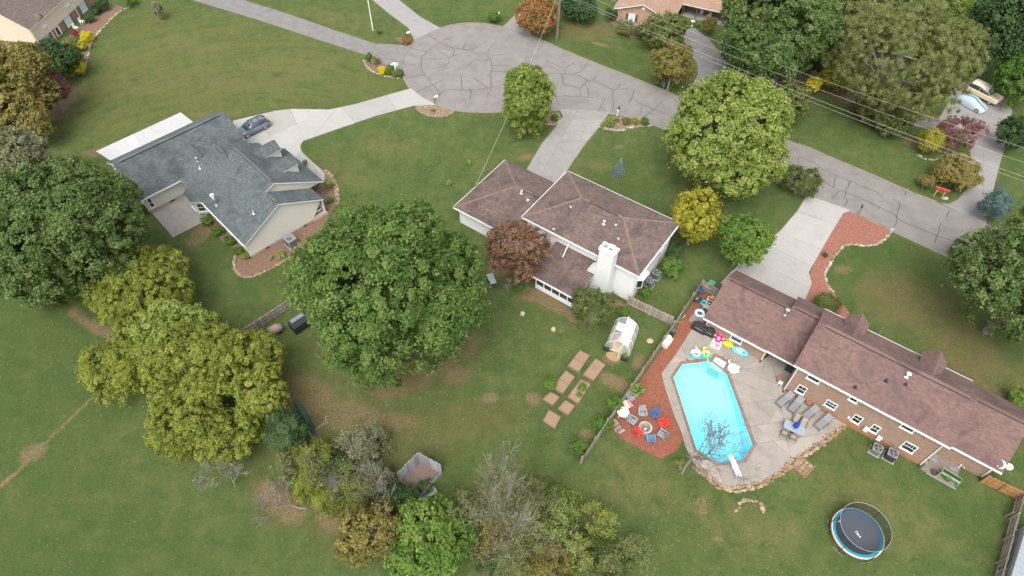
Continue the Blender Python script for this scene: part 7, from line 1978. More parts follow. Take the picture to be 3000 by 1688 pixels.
# ================================================================== VEGETATION
PAL = {
 'maple': [(.045, .094, .024), (.077, .139, .032), (.130, .196, .048), (.193, .244, .080)],
 'oak': [(.045, .088, .026), (.083, .139, .041), (.135, .192, .059), (.198, .244, .101)],
 'dark': [(.023, .051, .020), (.042, .082, .029), (.068, .119, .042), (.104, .153, .064)],
 'bright': [(.063, .132, .028), (.107, .195, .037), (.168, .248, .051), (.241, .285, .075)],
 'lime': [(.121, .178, .034), (.188, .255, .052), (.268, .317, .085), (.349, .370, .113)],
 'yellow': [(.101, .134, .029), (.179, .216, .040), (.270, .300, .055), (.371, .376, .101)],
 'gold': [(.192, .183, .025), (.301, .291, .034), (.397, .379, .062), (.256, .218, .041)],
 'ochre': [(.109, .100, .031), (.187, .165, .048), (.256, .221, .070), (.334, .271, .104)],
 'orange': [(.105, .105, .032), (.251, .143, .048), (.346, .185, .072), (.294, .111, .064)],
 'rust': [(.105, .080, .033), (.192, .107, .066), (.260, .141, .097), (.322, .188, .139)],
 'red': [(.147, .066, .062), (.210, .099, .090), (.262, .131, .118), (.147, .118, .069)],
 'olive': [(.083, .104, .032), (.132, .158, .049), (.188, .214, .072), (.249, .265, .116)],
 'sage': [(.110, .124, .065), (.175, .189, .102), (.248, .254, .146), (.320, .320, .218)],
 'spruce': [(.073, .124, .124), (.131, .197, .189), (.218, .291, .284), (.320, .393, .386)],
 'sun': [(.351, .325, .013), (.520, .468, .019), (.650, .572, .039), (.286, .312, .026)],
 'bloom': [(.390, .026, .078), (.546, .065, .130), (.260, .026, .052), (.130, .182, .039)],
 'pinkbloom': [(.650, .286, .325), (.130, .169, .052), (.182, .195, .078), (.780, .585, .520)],
 'lemon': [(.715, .650, .065), (.455, .416, .039), (.130, .195, .039), (.650, .520, .130)],
}
def LM(k): return leaf_mat('leaf_' + k, PAL[k])
def leaf_mesh(name, cen, out, rad, tone, per, size, mk, spread=.17, aspect=.62, up=.45):
    cen, out, rad, tone = map(np.asarray, (cen, out, rad, tone))
    n = len(cen) * per
    c = np.repeat(cen, per, 0); o = np.repeat(out, per, 0); r = np.repeat(rad, per)[:, None]; t = np.repeat(tone, per)
    d = RNG.normal(0, 1, (n, 3)); d /= np.linalg.norm(d, axis=1, keepdims=True)
    d = d + o * .75 + np.array([0, 0, .35]); d /= np.linalg.norm(d, axis=1, keepdims=True)
    an = np.repeat(RNG.uniform(.7, 1.35, (len(cen), 3)), per, 0)
    q = c + d * an * r * RNG.uniform(.08, 1.0, (n, 1)) ** .5 * np.where(RNG.random((n, 1)) < .14, RNG.uniform(1.1, 1.8, (n, 1)), RNG.uniform(.8, 1.15, (n, 1)))
    nr = d * .8 + o * .2 + np.array([0, 0, up]) + RNG.normal(0, .45, (n, 3)); nr /= np.linalg.norm(nr, axis=1, keepdims=True)
    a = RNG.normal(0, 1, (n, 3)); a -= nr * (a * nr).sum(1, keepdims=True); a /= np.linalg.norm(a, axis=1, keepdims=True)
    b = np.cross(nr, a)
    s = size * RNG.uniform(.65, 1.35, (n, 1))
    v = np.stack([q - a * s * .5, q + b * s * .5 * aspect, q + a * s * .5, q - b * s * .5 * aspect], 1).reshape(-1, 3)
    me = bpy.data.meshes.new(name)
    me.vertices.add(4 * n); me.vertices.foreach_set('co', v.astype(np.float32).ravel())
    me.loops.add(4 * n); me.loops.foreach_set('vertex_index', np.arange(4 * n, dtype=np.int32))
    me.polygons.add(n); me.polygons.foreach_set('loop_start', np.arange(0, 4 * n, 4, dtype=np.int32))
    me.update(calc_edges=True)
    at = me.attributes.new('tone', 'FLOAT', 'FACE')
    at.data.foreach_set('value', np.clip(t + RNG.normal(0, spread, n), 0, 1).astype(np.float32))
    me.materials.append(LM(mk) if isinstance(mk, str) else mk)
    return me
def crown_clumps(lobes, rc, dens=1.0, inner=.35, low=-.8):
    cen, out, rad = [], [], []
    for (c, rx, ry, rz) in lobes:
        ar = 4 * math.pi * (((rx * ry) ** 1.6 + (rx * rz) ** 1.6 + (ry * rz) ** 1.6) / 3) ** (1 / 1.6)
        n = int(ar / (math.pi * rc * rc) * 1.15 * dens) + 4
        d = RNG.normal(0, 1, (n * 2, 3)); d /= np.linalg.norm(d, axis=1, keepdims=True)
        d = d[d[:, 2] > low][:n]
        k = np.where(RNG.random(len(d)) < inner, RNG.uniform(.5, .78, len(d)), RNG.uniform(.86, 1.05, len(d)))
        p = np.array(c) + d * np.array([rx, ry, rz]) * k[:, None]
        keep = np.ones(len(p), bool)
        for (c2, a2, b2, e2) in lobes:
            if c2 is c: continue
            keep &= (((p - np.array(c2)) / np.array([a2, b2, e2])) ** 2).sum(1) > .42
        L_ = max(1.0, rx * .42); ph = RNG.uniform(0, 6.3, 3)
        hn = np.sin(p[:, 0] * 2.2 / L_ + ph[0]) + np.sin(p[:, 1] * 2.5 / L_ + ph[1]) + np.sin(p[:, 2] * 2.8 / L_ + ph[2])
        keep &= (hn > -1.35) | (k < .8)
        p = np.array(c) + (p - np.array(c)) * (1 + .05 * hn)[:, None]
        p, d = p[keep], d[keep]
        nn = d / np.array([rx, ry, rz]); nn /= np.linalg.norm(nn, axis=1, keepdims=True)
        cen.append(p); out.append(nn); rad.append(rc * np.exp(RNG.normal(0, .38, len(p))))
    return np.concatenate(cen), np.concatenate(out), np.concatenate(rad)
def limbs(mb, base_r, ends, fork_z, n=6):
    mb.tube([(0, 0, -.1), (base_r * .1, 0, fork_z * .5), (0, 0, fork_z)], [base_r * 1.25, base_r, base_r * .8], 8)
    for e in ends:
        e = np.array(e); m = np.array([0, 0, fork_z]) + (e - np.array([0, 0, fork_z])) * .5 + RNG.normal(0, .06, 3) * np.linalg.norm(e) + np.array([0, 0, .08 * np.linalg.norm(e)])
        r = base_r * random.uniform(.32, .55)
        mb.tube([(0, 0, fork_z * .92), tuple(m), tuple(e)], [r, r * .6, r * .2], n)
        for _ in range(3):
            t = random.uniform(.35, .8); s = np.array([0, 0, fork_z]) * (1 - t) + m * t if t < .5 else m * (2 - 2 * t) + e * (2 * t - 1)
            q = s + RNG.normal(0, .09, 3) * np.linalg.norm(e)
            mb.tube([tuple(s), tuple(q)], [r * .35, r * .08], 4)
def measure(px, py, hw, hh, clear):
    """crown radii and height from its outline in the photograph"""
    zc = 4.0
    for _ in range(12):
        c = P(px, py, zc); v = c - np.array([0, 0, CAM_H]); d = np.linalg.norm(v); sa = -v[2] / d; ca = math.sqrt(1 - sa * sa)
        r = .92 * hw * d / F_PX; h = .93 * hh * d / F_PX
        rz = math.sqrt(max((.45 * r) ** 2, (h * h - (r * sa) ** 2) / max(ca * ca, .05)))
        rz = min(max(rz, .55 * r), 1.2 * r)
        zc = clear + rz * .97
    return c, r, rz
NT = [0]
def tree(name, label, px, py, hw, hh, mk, clear=1.0, rc=None, leaf=.28, dens=1.0, per=None, nl=7, bark=BARK, cat='tree', group=None, inner=.3, lob=.5, tmin=.3, tmax=.75, up=.4, aspect=.75, spread=.15, rzmul=1.0, kind=None):
    c, r, rz = measure(px, py, hw, hh, clear)
    rz *= rzmul
    root = thing(name, label, cat, (c[0], c[1], 0), 0, group)
    zc = c[2]
    rr0 = rc or max(.25, min(.55, r * .11)); R0 = r; r = max(.55 * r, r - rr0 * 1.15); rz = max(.55 * rz, rz - rr0 * 1.0)
    lobes = [((0, 0, zc), r * .80, r * .80, rz * .84)]
    for i in range(nl):
        a = i * 2.399 + random.uniform(-.5, .5); e = random.uniform(-.35, .95); q = random.uniform(.75, 1.12)
        lr = r * lob * random.uniform(.75, 1.1)
        ce = math.sqrt(max(.05, 1 - min(.95, e * e)))
        k = 1.04 - lr / r
        lobes.append(((r * k * ce * math.cos(a), r * k * ce * math.sin(a), zc + rz * k * e), lr, lr, min(lr, rz * .8) * .9))
    rc = rc or max(.25, min(.55, r * .11))
    cen, out, rad = crown_clumps(lobes, rc, dens, inner)
    cen[:, 2] = np.maximum(cen[:, 2], .25)
    per = per or max(10, int(1.25 * 6.283 * rc * rc / (leaf * leaf * aspect * .5)))
    big = np.array([math.sin(x * .9 + 1.3) * math.cos(y * .8) for x, y, _ in cen]) * .06
    tone = np.clip(RNG.uniform(tmin, tmax, len(cen)) + big, 0, 1)
    o = bpy.data.objects.new('crown', leaf_mesh('crown', cen, out, rad, tone, per, leaf, mk, spread, aspect, up)); COL.objects.link(o); o.parent = root
    if clear + rz > 1.2:
        b = MB(); ends = [l[0] for l in lobes[1:]] + [(0, 0, zc + rz * .5)]
        limbs(b, max(.04, r * .055), ends, max(.4, zc - rz * .75)); b.build('trunk', bark, root)
    else:
        b = MB()
        for i in range(6):
            a = i * 1.05; b.tube([(0, 0, 0), (r * .4 * math.cos(a), r * .4 * math.sin(a), zc)], [.03, .01], 4)
        b.build('stem', bark, root)
    NT[0] += len(cen) * per
    return root
def shrub(label, px, py, hw, hh, mk, name='shrub', leaf=.13, **k):
    k.setdefault('rc', None); 
    c, r, rz = measure(px, py, hw, hh, .05)
    rc = k.pop('rc') or max(.14, r * .22)
    return tree(name, label, px, py, hw, hh, mk, clear=.05, rc=rc, leaf=leaf, nl=k.pop('nl', 4), cat=k.pop('cat', 'shrub'), **k)

T = tree
T('maple_tree', 'huge dark green maple tree in the middle of the gardens', 1142, 880, 302, 358, 'maple', .6, rc=0.56, leaf=.27, nl=18, inner=.3, lob=.40, dens=1.05, tmin=.2, tmax=.8)
T('oak_tree', 'large green oak tree at the left beside the grey-roofed house', 190, 680, 212, 205, 'oak', .8, rc=0.49, leaf=.26, nl=12, inner=.3, lob=.42)
T('silver_tree', 'pale grey-green tree at the left edge behind the oak', 40, 480, 95, 105, 'sage', 1.2, leaf=.26, nl=6)
T('locust_tree', 'feathery yellow-green tree below the oak', 405, 850, 155, 98, 'yellow', .8, rc=.3, leaf=.22, aspect=.4, up=.25, nl=8, dens=.8, inner=.4, lob=.55, bark=BARKPALE)
T('locust_tree', 'feathery yellow-green tree at the left end of the lower group', 350, 1075, 112, 85, 'yellow', .4, rc=.3, leaf=.22, aspect=.4, up=.25, nl=7, dens=.7, inner=.4, bark=BARKPALE)
T('locust_tree', 'broad yellow-green tree in the middle of the lower group', 560, 1060, 150, 140, 'yellow', .8, rc=.3, leaf=.22, aspect=.4, up=.25, nl=10, dens=.75, inner=.42, bark=BARKPALE)
T('locust_tree', 'yellow-green tree right of the middle one beside the maple', 715, 1060, 112, 110, 'yellow', .6, rc=.3, leaf=.22, aspect=.4, up=.25, nl=8, dens=.75, inner=.42, bark=BARKPALE)
T('locust_tree', 'yellow-green tree hanging low over the meadow', 540, 1215, 130, 95, 'yellow', .3, rc=.3, leaf=.22, aspect=.4, up=.25, nl=8, dens=.7, inner=.42, bark=BARKPALE, tmin=.2, tmax=.7)
T('locust_tree', 'lowest yellow-green tree of the group, above the dead shrub', 665, 1275, 110, 95, 'yellow', .3, rc=.3, leaf=.22, aspect=.4, up=.25, nl=7, dens=.65, inner=.42, bark=BARKPALE, tmin=.2, tmax=.7)
T('locust_tree', 'lighter lime tree standing inside the largest yellow tree', 515, 985, 125, 95, 'lime', 3.5, rc=0.33, leaf=.23, nl=7, dens=.85, tmin=.2, tmax=.8)
T('locust_tree', 'yellow-green tree leaning over the dark green shrubs', 765, 1150, 90, 110, 'yellow', .8, rc=.3, leaf=.22, aspect=.4, up=.25, nl=6, dens=.7, inner=.45, bark=BARKPALE)
T('brown_tree', 'ochre and green autumn tree at the upper left edge', 45, 235, 95, 120, 'ochre', .8, rc=0.46, leaf=.3, nl=8)
T('brown_tree', 'ochre autumn tree below the other at the left edge', 50, 340, 85, 75, 'ochre', .6, rc=0.40, leaf=.28, nl=6, tmin=.3, tmax=.9)
T('red_tree', 'small reddish autumn tree beside the cream house lawn', 143, 262, 52, 55, 'red', .8, rc=0.26, leaf=.24, dens=.8, bark=BARKPALE, nl=5)
T('evergreen_shrub', 'large dark blue-green evergreen bush at the cream house corner', 160, 182, 62, 52, 'dark', .1, rc=0.33, leaf=.22, nl=5, cat='shrub')
T('young_tree', 'slim grey-green young tree on the upper left lawn', 461, 28, 17, 42, 'sage', .6, rc=.25, leaf=.16, nl=4, rzmul=1.2)
T('orange_maple', 'orange maple tree by the utility pole', 1575, 45, 68, 52, 'orange', .7, rc=0.33, leaf=.26, nl=6, tmin=.2, tmax=.8)
T('green_tree', 'dark green tree at the top behind the orange maple', 1695, 22, 60, 40, 'dark', .5, rc=0.40, leaf=.28)
T('holly_tree', 'dark olive evergreen tree in front of the tan house', 1950, 92, 68, 62, 'olive', .3, rc=0.33, leaf=.24, nl=6, tmin=.1, tmax=.75)
T('dogwood_tree', 'pale sparse dogwood tree beside the tan house drive', 1972, 190, 72, 72, 'ochre', .8, rc=.45, leaf=.2, dens=.6, inner=.45, bark=BARKPALE, nl=7, tmin=.2, tmax=.7)
T('shade_tree', 'large dark green tree over the tan house drive', 2268, 95, 180, 155, 'oak', .5, rc=0.56, leaf=.3, nl=12, lob=.42, tmin=.2, tmax=.75)
T('birch_tree', 'huge olive wispy tree hiding the brown roofed house', 2625, 185, 195, 165, 'olive', .3, rc=.36, leaf=.19, dens=.36, inner=.5, aspect=.45, nl=14, lob=.42, bark=BARKPALE, up=.2, tmin=.35, tmax=.95, rzmul=.8)
T('birch_tree', 'olive wispy tree behind the cream off-roader', 2800, 140, 92, 90, 'olive', .3, rc=.36, leaf=.19, dens=.4, inner=.5, aspect=.45, nl=8, bark=BARKPALE, up=.2, tmin=.35, tmax=.95, rzmul=.8)
T('birch_tree', 'olive wispy tree at the top above the hidden house', 2600, 15, 160, 60, 'olive', 1.5, rc=0.53, leaf=.3, dens=.7, nl=8, bark=BARKPALE)
T('shade_tree', 'dark green tree at the top right corner', 2955, 85, 100, 125, 'dark', .5, rc=0.59, leaf=.36, nl=8, tmin=.2, tmax=.8)
T('shade_tree', 'green tree at the right edge behind the cream off-roader', 2988, 235, 62, 75, 'bright', .3, rc=0.40, leaf=.27, nl=6, tmin=0, tmax=.5)
T('shade_tree', 'yellowish tree at the top near the right corner', 2790, 20, 80, 50, 'lime', 1.0, rc=0.46, leaf=.3, nl=5, tmin=0, tmax=.6)
T('golden_tree', 'small golden tree under the wispy tree', 2462, 225, 58, 42, 'gold', .5, rc=0.26, leaf=.22, nl=5, tmin=.0, tmax=.6)
shrub('bright yellow bush beside the golden tree by the street', 2382, 250, 25, 26, 'sun', leaf=.18)
T('evergreen_shrub', 'dark evergreen bush left of the golden tree', 2388, 185, 32, 36, 'dark', .1, rc=.4, leaf=.2, cat='shrub')
T('brown_tree', 'brownish olive tree behind the big yellow-green tree', 2318, 305, 58, 62, 'olive', .8, rc=0.33, leaf=.24, tmin=.1, tmax=.6)
T('olive_shrub', 'olive shrub at the foot of the wispy tree', 2600, 320, 90, 45, 'olive', .1, rc=0.33, leaf=.22, cat='shrub', tmin=.1, tmax=.6)
T('green_shrub', 'green hedge shrub at the right edge by the far drive', 2975, 390, 45, 65, 'dark', .1, rc=0.33, leaf=.22, cat='shrub')
shrub('round golden yellow bush across the street', 2724, 412, 36, 40, 'gold', leaf=.16, tmin=0, tmax=.6)
T('red_tree', 'thin red-leaved tree beside the far concrete drive', 2812, 388, 62, 52, 'red', .6, rc=.3, leaf=.14, dens=.32, inner=.5, bark=BARKPALE, tmin=.1, tmax=.8)
T('orange_shrub', 'ochre and gold bush by the red garden ornament', 2805, 510, 64, 48, 'ochre', .2, rc=.4, leaf=.2, cat='shrub', tmin=.3, tmax=.95)
shrub('wispy brown grass clump left of the ochre bush', 2715, 528, 24, 28, 'ochre', leaf=.14, dens=.6)
T('blue_spruce', 'blue-green spruce at the end of the far concrete drive', 2915, 603, 42, 45, 'spruce', .1, rc=.4, leaf=.2, nl=4, aspect=.25, tmin=0, tmax=.4)
T('shade_tree', 'large green tree overhanging the pickup at the right edge', 3048, 812, 190, 222, 'oak', .5, rc=0.49, leaf=.27, nl=12, lob=.42, tmin=.25, tmax=.85)
shrub('green bush at the right edge below the large tree', 2985, 1165, 30, 28, 'bright', leaf=.16)
T('ash_tree', 'tall pale green tree on the lawn left of the white house driveway', 1540, 298, 90, 138, 'lime', .8, rc=0.33, leaf=.24, nl=9, tmin=0, tmax=.65, rzmul=1.3, inner=.35)
T('elm_tree', 'large yellow-green tree at the kerb in front of the white house', 2130, 402, 192, 185, 'lime', .5, rc=0.46, leaf=.28, nl=12, tmin=.1, tmax=.8, inner=.3)
T('yellow_maple', 'golden yellow maple at the corner of the white house', 2040, 632, 88, 126, 'gold', .8, rc=0.36, leaf=.26, nl=8, tmin=0, tmax=.65)
T('green_tree', 'bright green tree at the top of the new concrete driveway', 2178, 700, 84, 105, 'bright', 1.0, rc=0.40, leaf=.26, nl=8, tmin=.1, tmax=.7)
T('grey_shrub', 'grey-brown thinning shrub at the kerb', 2345, 532, 66, 52, 'olive', .2, rc=.4, leaf=.17, dens=.6, inner=.5, cat='shrub', bark=BARKPALE, tmin=.0, tmax=.5)
T('red_tree', 'rusty red-leaved tree beside the white house sunroom', 1512, 742, 112, 126, 'rust', 1.0, rc=.33, leaf=.19, nl=9, dens=.5, inner=.4, bark=BARKPALE, tmin=.1, tmax=.85)
T('sparse_tree', 'thin half-bare tree in front of the sunroom', 1738, 912, 92, 86, 'olive', .8, rc=.32, leaf=.14, dens=.32, inner=.5, nl=7, bark=BARKPALE, tmin=.0, tmax=.6)
T('green_tree', 'rounded bright green tree at the bottom centre', 1255, 1590, 142, 122, 'bright', .8, rc=0.40, leaf=.26, nl=9, tmin=.15, tmax=.8)
T('brown_tree', 'yellow-brown tree left of the bright green tree at the bottom', 1075, 1560, 100, 135, 'ochre', .6, rc=0.33, leaf=.22, nl=9, dens=.75, inner=.4, tmin=.05, tmax=.75)
# back hedge of mixed shrubs
for i, (lab, x, y, w, h, k, kw) in enumerate((
  ('dark green ivy covered bush below the canoe', 835, 1265, 75, 75, 'dark', dict(tmin=.3, tmax=1)),
  ('yellow-green bush in the back hedge right of the ivy bush', 910, 1350, 85, 75, 'yellow', dict(tmin=0, tmax=.7, dens=.8)),
  ('pale green wispy bush beside the plank enclosure', 1075, 1305, 75, 55, 'sage', dict(dens=.6, tmin=0, tmax=.6)),
  ('grey-green bush in the back hedge below the wispy bush', 1010, 1400, 70, 50, 'olive', dict(dens=.7)),
  ('dark green vine mound at the foot of the plank enclosure', 1175, 1470, 70, 40, 'dark', dict(tmin=.2, tmax=.9)),
  ('green ivy on the floor of the plank enclosure', 1248, 1425, 30, 14, 'dark', dict(tmin=.4, tmax=1)),
  ('olive bush above the yellow-brown tree', 1055, 1450, 70, 40, 'olive', dict()),
  ('dull yellow bush left of the dead branches', 890, 1420, 55, 40, 'yellow', dict(dens=.7, tmin=0, tmax=.6)),
  ('olive bramble between the ivy bush and the yellow bush', 870, 1335, 60, 50, 'olive', dict(dens=.7)),
  ('dark green bramble in the middle of the back hedge', 965, 1385, 65, 55, 'dark', dict(tmin=.3, tmax=1, dens=.7)),
  ('yellowish bramble below the middle of the back hedge', 965, 1465, 65, 45, 'yellow', dict(dens=.6, tmin=0, tmax=.6)),
  ('grey-green bramble above the yellow-brown tree', 1110, 1390, 60, 45, 'sage', dict(dens=.5, tmin=0, tmax=.4)),
  ('olive bramble left of the bright green tree', 1130, 1500, 50, 45, 'olive', dict(dens=.7)),
  ('green undergrowth mound at the foot of the big bare tree', 1560, 1460, 75, 45, 'olive', dict(dens=.7)),
  ('yellow-green undergrowth mound right of the big bare tree', 1640, 1480, 70, 50, 'lime', dict(dens=.6, tmin=0, tmax=.5)),
  ('olive undergrowth mound above the fallen log', 1590, 1560, 85, 55, 'olive', dict(dens=.75)),
  ('yellow saplings thicket at the bottom edge', 1700, 1610, 75, 70, 'olive', dict(dens=.45, tmin=.0, tmax=.6)),
  ('brownish thicket at the bottom edge near the fallen log', 1610, 1660, 80, 50, 'ochre', dict(dens=.6, tmin=0, tmax=.6)),
  ('green-yellow thicket at the bottom edge, right end', 1790, 1660, 80, 40, 'olive', dict(dens=.35, tmin=0, tmax=.6)),
  ('dark green scrub at the foot of the bright green tree', 1430, 1640, 60, 50, 'dark', dict(dens=.7, tmin=.3, tmax=1)),
  ('olive scrub left of the big bare tree', 1370, 1480, 60, 50, 'olive', dict(dens=.5)),
  ('green weeds along the garden fence below the beds', 1765, 1240, 35, 30, 'bright', dict(tmin=0, tmax=.5)),
  ('green weeds along the garden fence beside the square bed', 1800, 1185, 30, 34, 'bright', dict(tmin=0, tmax=.5)),
  ('low weeds at the lower end of the garden fence', 1700, 1310, 32, 28, 'bright', dict(tmin=0, tmax=.5)),
  ('tall green bean row beside the raised beds', 1612, 1125, 22, 40, 'bright', dict(tmin=.1, tmax=.7, leaf=.15)),
  ('leafy green crop in the upper half of the planted raised bed', 1706, 1133, 17, 14, 'bright', dict(leaf=.13)),
  ('leafy green crop in the lower half of the planted raised bed', 1697, 1157, 11, 8, 'bright', dict(leaf=.12)),
  ('leafy green plant in the planter left of the greenhouse door', 1778, 1012, 8, 9, 'bright', dict(leaf=.12)),
  ('leafy green plant in the planter right of the greenhouse door', 1830, 1042, 9, 9, 'bright', dict(leaf=.12)),
  ('green weeds under the sparse tree by the white house wall', 1826, 915, 22, 18, 'bright', dict(tmin=0, tmax=.5)),
  ('green bush below the slate air conditioner', 1890, 855, 22, 20, 'bright', dict(tmin=0, tmax=.6)),
  ('broad dark green bush beside the brown air conditioner', 1965, 783, 45, 38, 'bright', dict(tmin=0, tmax=.7, leaf=.18)),
  ('dark shrub under the golden maple', 1975, 735, 38, 28, 'dark', dict(tmin=.2, tmax=1)),
  ('brown-green clipped hedge along the front of the brick house', 2420, 895, 48, 26, 'olive', dict(tmin=0, tmax=.5)),
  ('small spiky green shrub in the red front mulch bed', 2418, 747, 9, 8, 'dark', dict(leaf=.1)),
  ('small green tuft at the base of the dead tree by the pool', 1995, 1360, 18, 22, 'olive', dict(leaf=.12)),
  ('dark green plants under the rusty red tree', 1520, 850, 22, 16, 'bright', dict(tmin=0, tmax=.5)),
  ('wispy shrub at the left end of the meadow edge', 130, 830, 90, 45, 'oak', dict(tmin=0, tmax=.6, dens=.8)),
  ('round clipped boxwood nearest the lawn on the driveway island', 1081, 168, 14, 13, 'bright', dict(leaf=.09, dens=1.5, tmin=0, tmax=.45)),
  ('round clipped boxwood left of the braced mailbox', 1142, 209, 14, 12, 'bright', dict(leaf=.09, dens=1.5, tmin=0, tmax=.45)),
  ('round clipped boxwood at the tip of the driveway island', 1172, 214, 12, 12, 'bright', dict(leaf=.09, dens=1.5, tmin=0, tmax=.45)),
  ('small dull green shrub between the island boxwoods', 1156, 218, 10, 10, 'olive', dict(leaf=.09, dens=1.4)),
  ('clipped boxwood just behind the braced mailbox', 1145, 197, 12, 10, 'bright', dict(leaf=.09, dens=1.4, tmin=0, tmax=.4)),
  ('pink flowering rose bush on the driveway island', 1100, 176, 15, 13, 'pinkbloom', dict(leaf=.11)),
  ('yellow flowering clump on the driveway island', 1119, 207, 15, 12, 'sun', dict(leaf=.12)),
  ('orange flowers under the white mailbox by the cul-de-sac', 1191, 119, 17, 7, 'orange', dict(leaf=.11, tmin=.4, tmax=.9)),
  ('small dark shrub beside the slim white pole', 1108, 89, 10, 14, 'olive', dict(leaf=.12)),
  ('green bush around the far mailbox', 1447, 50, 22, 18, 'bright', dict(leaf=.15, tmin=0, tmax=.6)),
  ('rounded red-tipped hedge shrub under the tan house window', 1829, 80, 32, 24, 'olive', dict(leaf=.14, dens=1.3)),
  ('dark rounded shrub right of the tan house window', 1877, 94, 22, 20, 'dark', dict(leaf=.14, dens=1.3, tmin=.3, tmax=1)),
  ('dark rounded shrub at the left corner of the tan house', 1792, 40, 20, 22, 'dark', dict(leaf=.14, dens=1.3, tmin=.2, tmax=.9)),
  ('brown-green shrub at the right of the tan house porch', 2075, 75, 26, 28, 'ochre', dict(leaf=.15, tmin=0, tmax=.5)),
  ('green plant beside the bird bath', 2040, 70, 12, 9, 'bright', dict(leaf=.12)),
  ('leafy bush around the dark mailbox under the pale tree', 1935, 235, 26, 18, 'olive', dict(leaf=.14)),
  ('bright green tuft at the kerb beside the dark mailbox', 1962, 258, 12, 8, 'bright', dict(leaf=.12)),
  ('small yellow-green shrub at the left end of the white mailbox bed', 1764, 366, 9, 8, 'yellow', dict(leaf=.1)),
  ('pale leafy shrub in the white mailbox bed', 1787, 358, 17, 19, 'lime', dict(leaf=.12, tmin=0, tmax=.6)),
  ('small mound shrub in the middle of the white mailbox bed', 1808, 352, 9, 7, 'olive', dict(leaf=.1)),
  ('grey-red mound shrub in the white mailbox bed', 1835, 355, 15, 12, 'olive', dict(leaf=.1)),
  ('yellow shrub in the white mailbox bed', 1860, 354, 11, 12, 'gold', dict(leaf=.1, tmin=0, tmax=.5)),
  ('round green shrub at the right end of the white mailbox bed', 1889, 356, 16, 13, 'bright', dict(leaf=.1, tmin=0, tmax=.5)),
  ('small shrub in the stone bed left of the white house driveway', 1625, 345, 14, 12, 'bright', dict(leaf=.1, tmin=0, tmax=.5)),
  ('tiny green plant in the middle of the river-rock bed', 1268, 323, 6, 5, 'bright', dict(leaf=.09)),
  ('bright yellow shrub nearest the cream house door', 254, 105, 18, 14, 'sun', dict(leaf=.16)),
  ('bright yellow shrub second from the cream house door', 239, 131, 15, 16, 'sun', dict(leaf=.16)),
  ('bright yellow shrub at the lower end of the cream house bed', 221, 203, 29, 18, 'sun', dict(leaf=.16)),
  ('green shrub between the evergreen and the yellow shrubs', 225, 170, 22, 16, 'bright', dict(leaf=.14, tmin=0, tmax=.5)),
  ('dark shrub in front of the cream house left window', 210, 130, 28, 20, 'olive', dict(leaf=.15)),
  ('rounded boxwood second along the cream house walk', 262, 55, 13, 10, 'dark', dict(leaf=.12, dens=1.4, tmin=.3, tmax=1)),
  ('rounded boxwood at the top of the cream house walk', 298, 12, 19, 16, 'dark', dict(leaf=.12, dens=1.4, tmin=.3, tmax=1)),
  ('rounded boxwood third along the cream house walk', 275, 28, 15, 13, 'dark', dict(leaf=.12, dens=1.4, tmin=.3, tmax=1)),
  ('crimson flowers below the cream house chair', 218, 96, 10, 10, 'bloom', dict(leaf=.12)),
  ('crimson flowers above the cream house chair', 255, 59, 9, 6, 'bloom', dict(leaf=.12)),
  ('long green groundcover strip at the top left bed', 385, 4, 20, 9, 'bright', dict(leaf=.14, tmin=0, tmax=.5)),
  ('green shrub at the rear corner patio of the grey house', 605, 647, 18, 16, 'bright', dict(leaf=.14, tmin=0, tmax=.55)),
  ('second green shrub along the rear wall of the grey house', 637, 675, 20, 16, 'bright', dict(leaf=.14, tmin=0, tmax=.5)),
  ('third green shrub along the rear wall of the grey house', 672, 705, 20, 16, 'bright', dict(leaf=.14, tmin=0, tmax=.5)),
  ('fourth green shrub along the rear wall of the grey house', 697, 733, 16, 14, 'bright', dict(leaf=.14, tmin=0, tmax=.6)),
  ('bright green shrub at the lower corner of the grey house', 719, 750, 17, 13, 'lime', dict(leaf=.14, tmin=0, tmax=.5)),
  ('low yellow-green groundcover below the packaged air conditioner', 825, 747, 16, 7, 'lime', dict(leaf=.1)),
  ('small yellow-green tuft in the bed below the siding wall', 792, 757, 8, 5, 'lime', dict(leaf=.1)),
  ('light green groundcover beside the grey house porch', 963, 540, 16, 18, 'lime', dict(leaf=.13, tmin=0, tmax=.6)),
  ('dark shrub at the lower end of the porch bed', 966, 586, 14, 13, 'bright', dict(leaf=.12, tmin=0, tmax=.4)),
  ('small yellow-green shrub at the grey house front walk', 893, 477, 9, 11, 'ochre', dict(leaf=.11)),
  ('spiky green plant in the mulch by the siding corner', 947, 612, 8, 10, 'bright', dict(leaf=.13)),
  ('low hedge at the garage corner beside the oak', 410, 615, 20, 18, 'bright', dict(leaf=.14, tmin=0, tmax=.5)),
  ('small weed tuft on the lawn near the white house wing', 1373, 478, 8, 7, 'lime', dict(leaf=.1, dens=.6)),
  ('second small weed tuft on the lawn left of the wing', 1315, 537, 9, 10, 'lime', dict(leaf=.1, dens=.5)),
  ('seedlings in the mint raised planter', 2777, 1397, 14, 8, 'bright', dict(leaf=.1)),
)):
    shrub(lab, x, y, w, h, k, **kw)
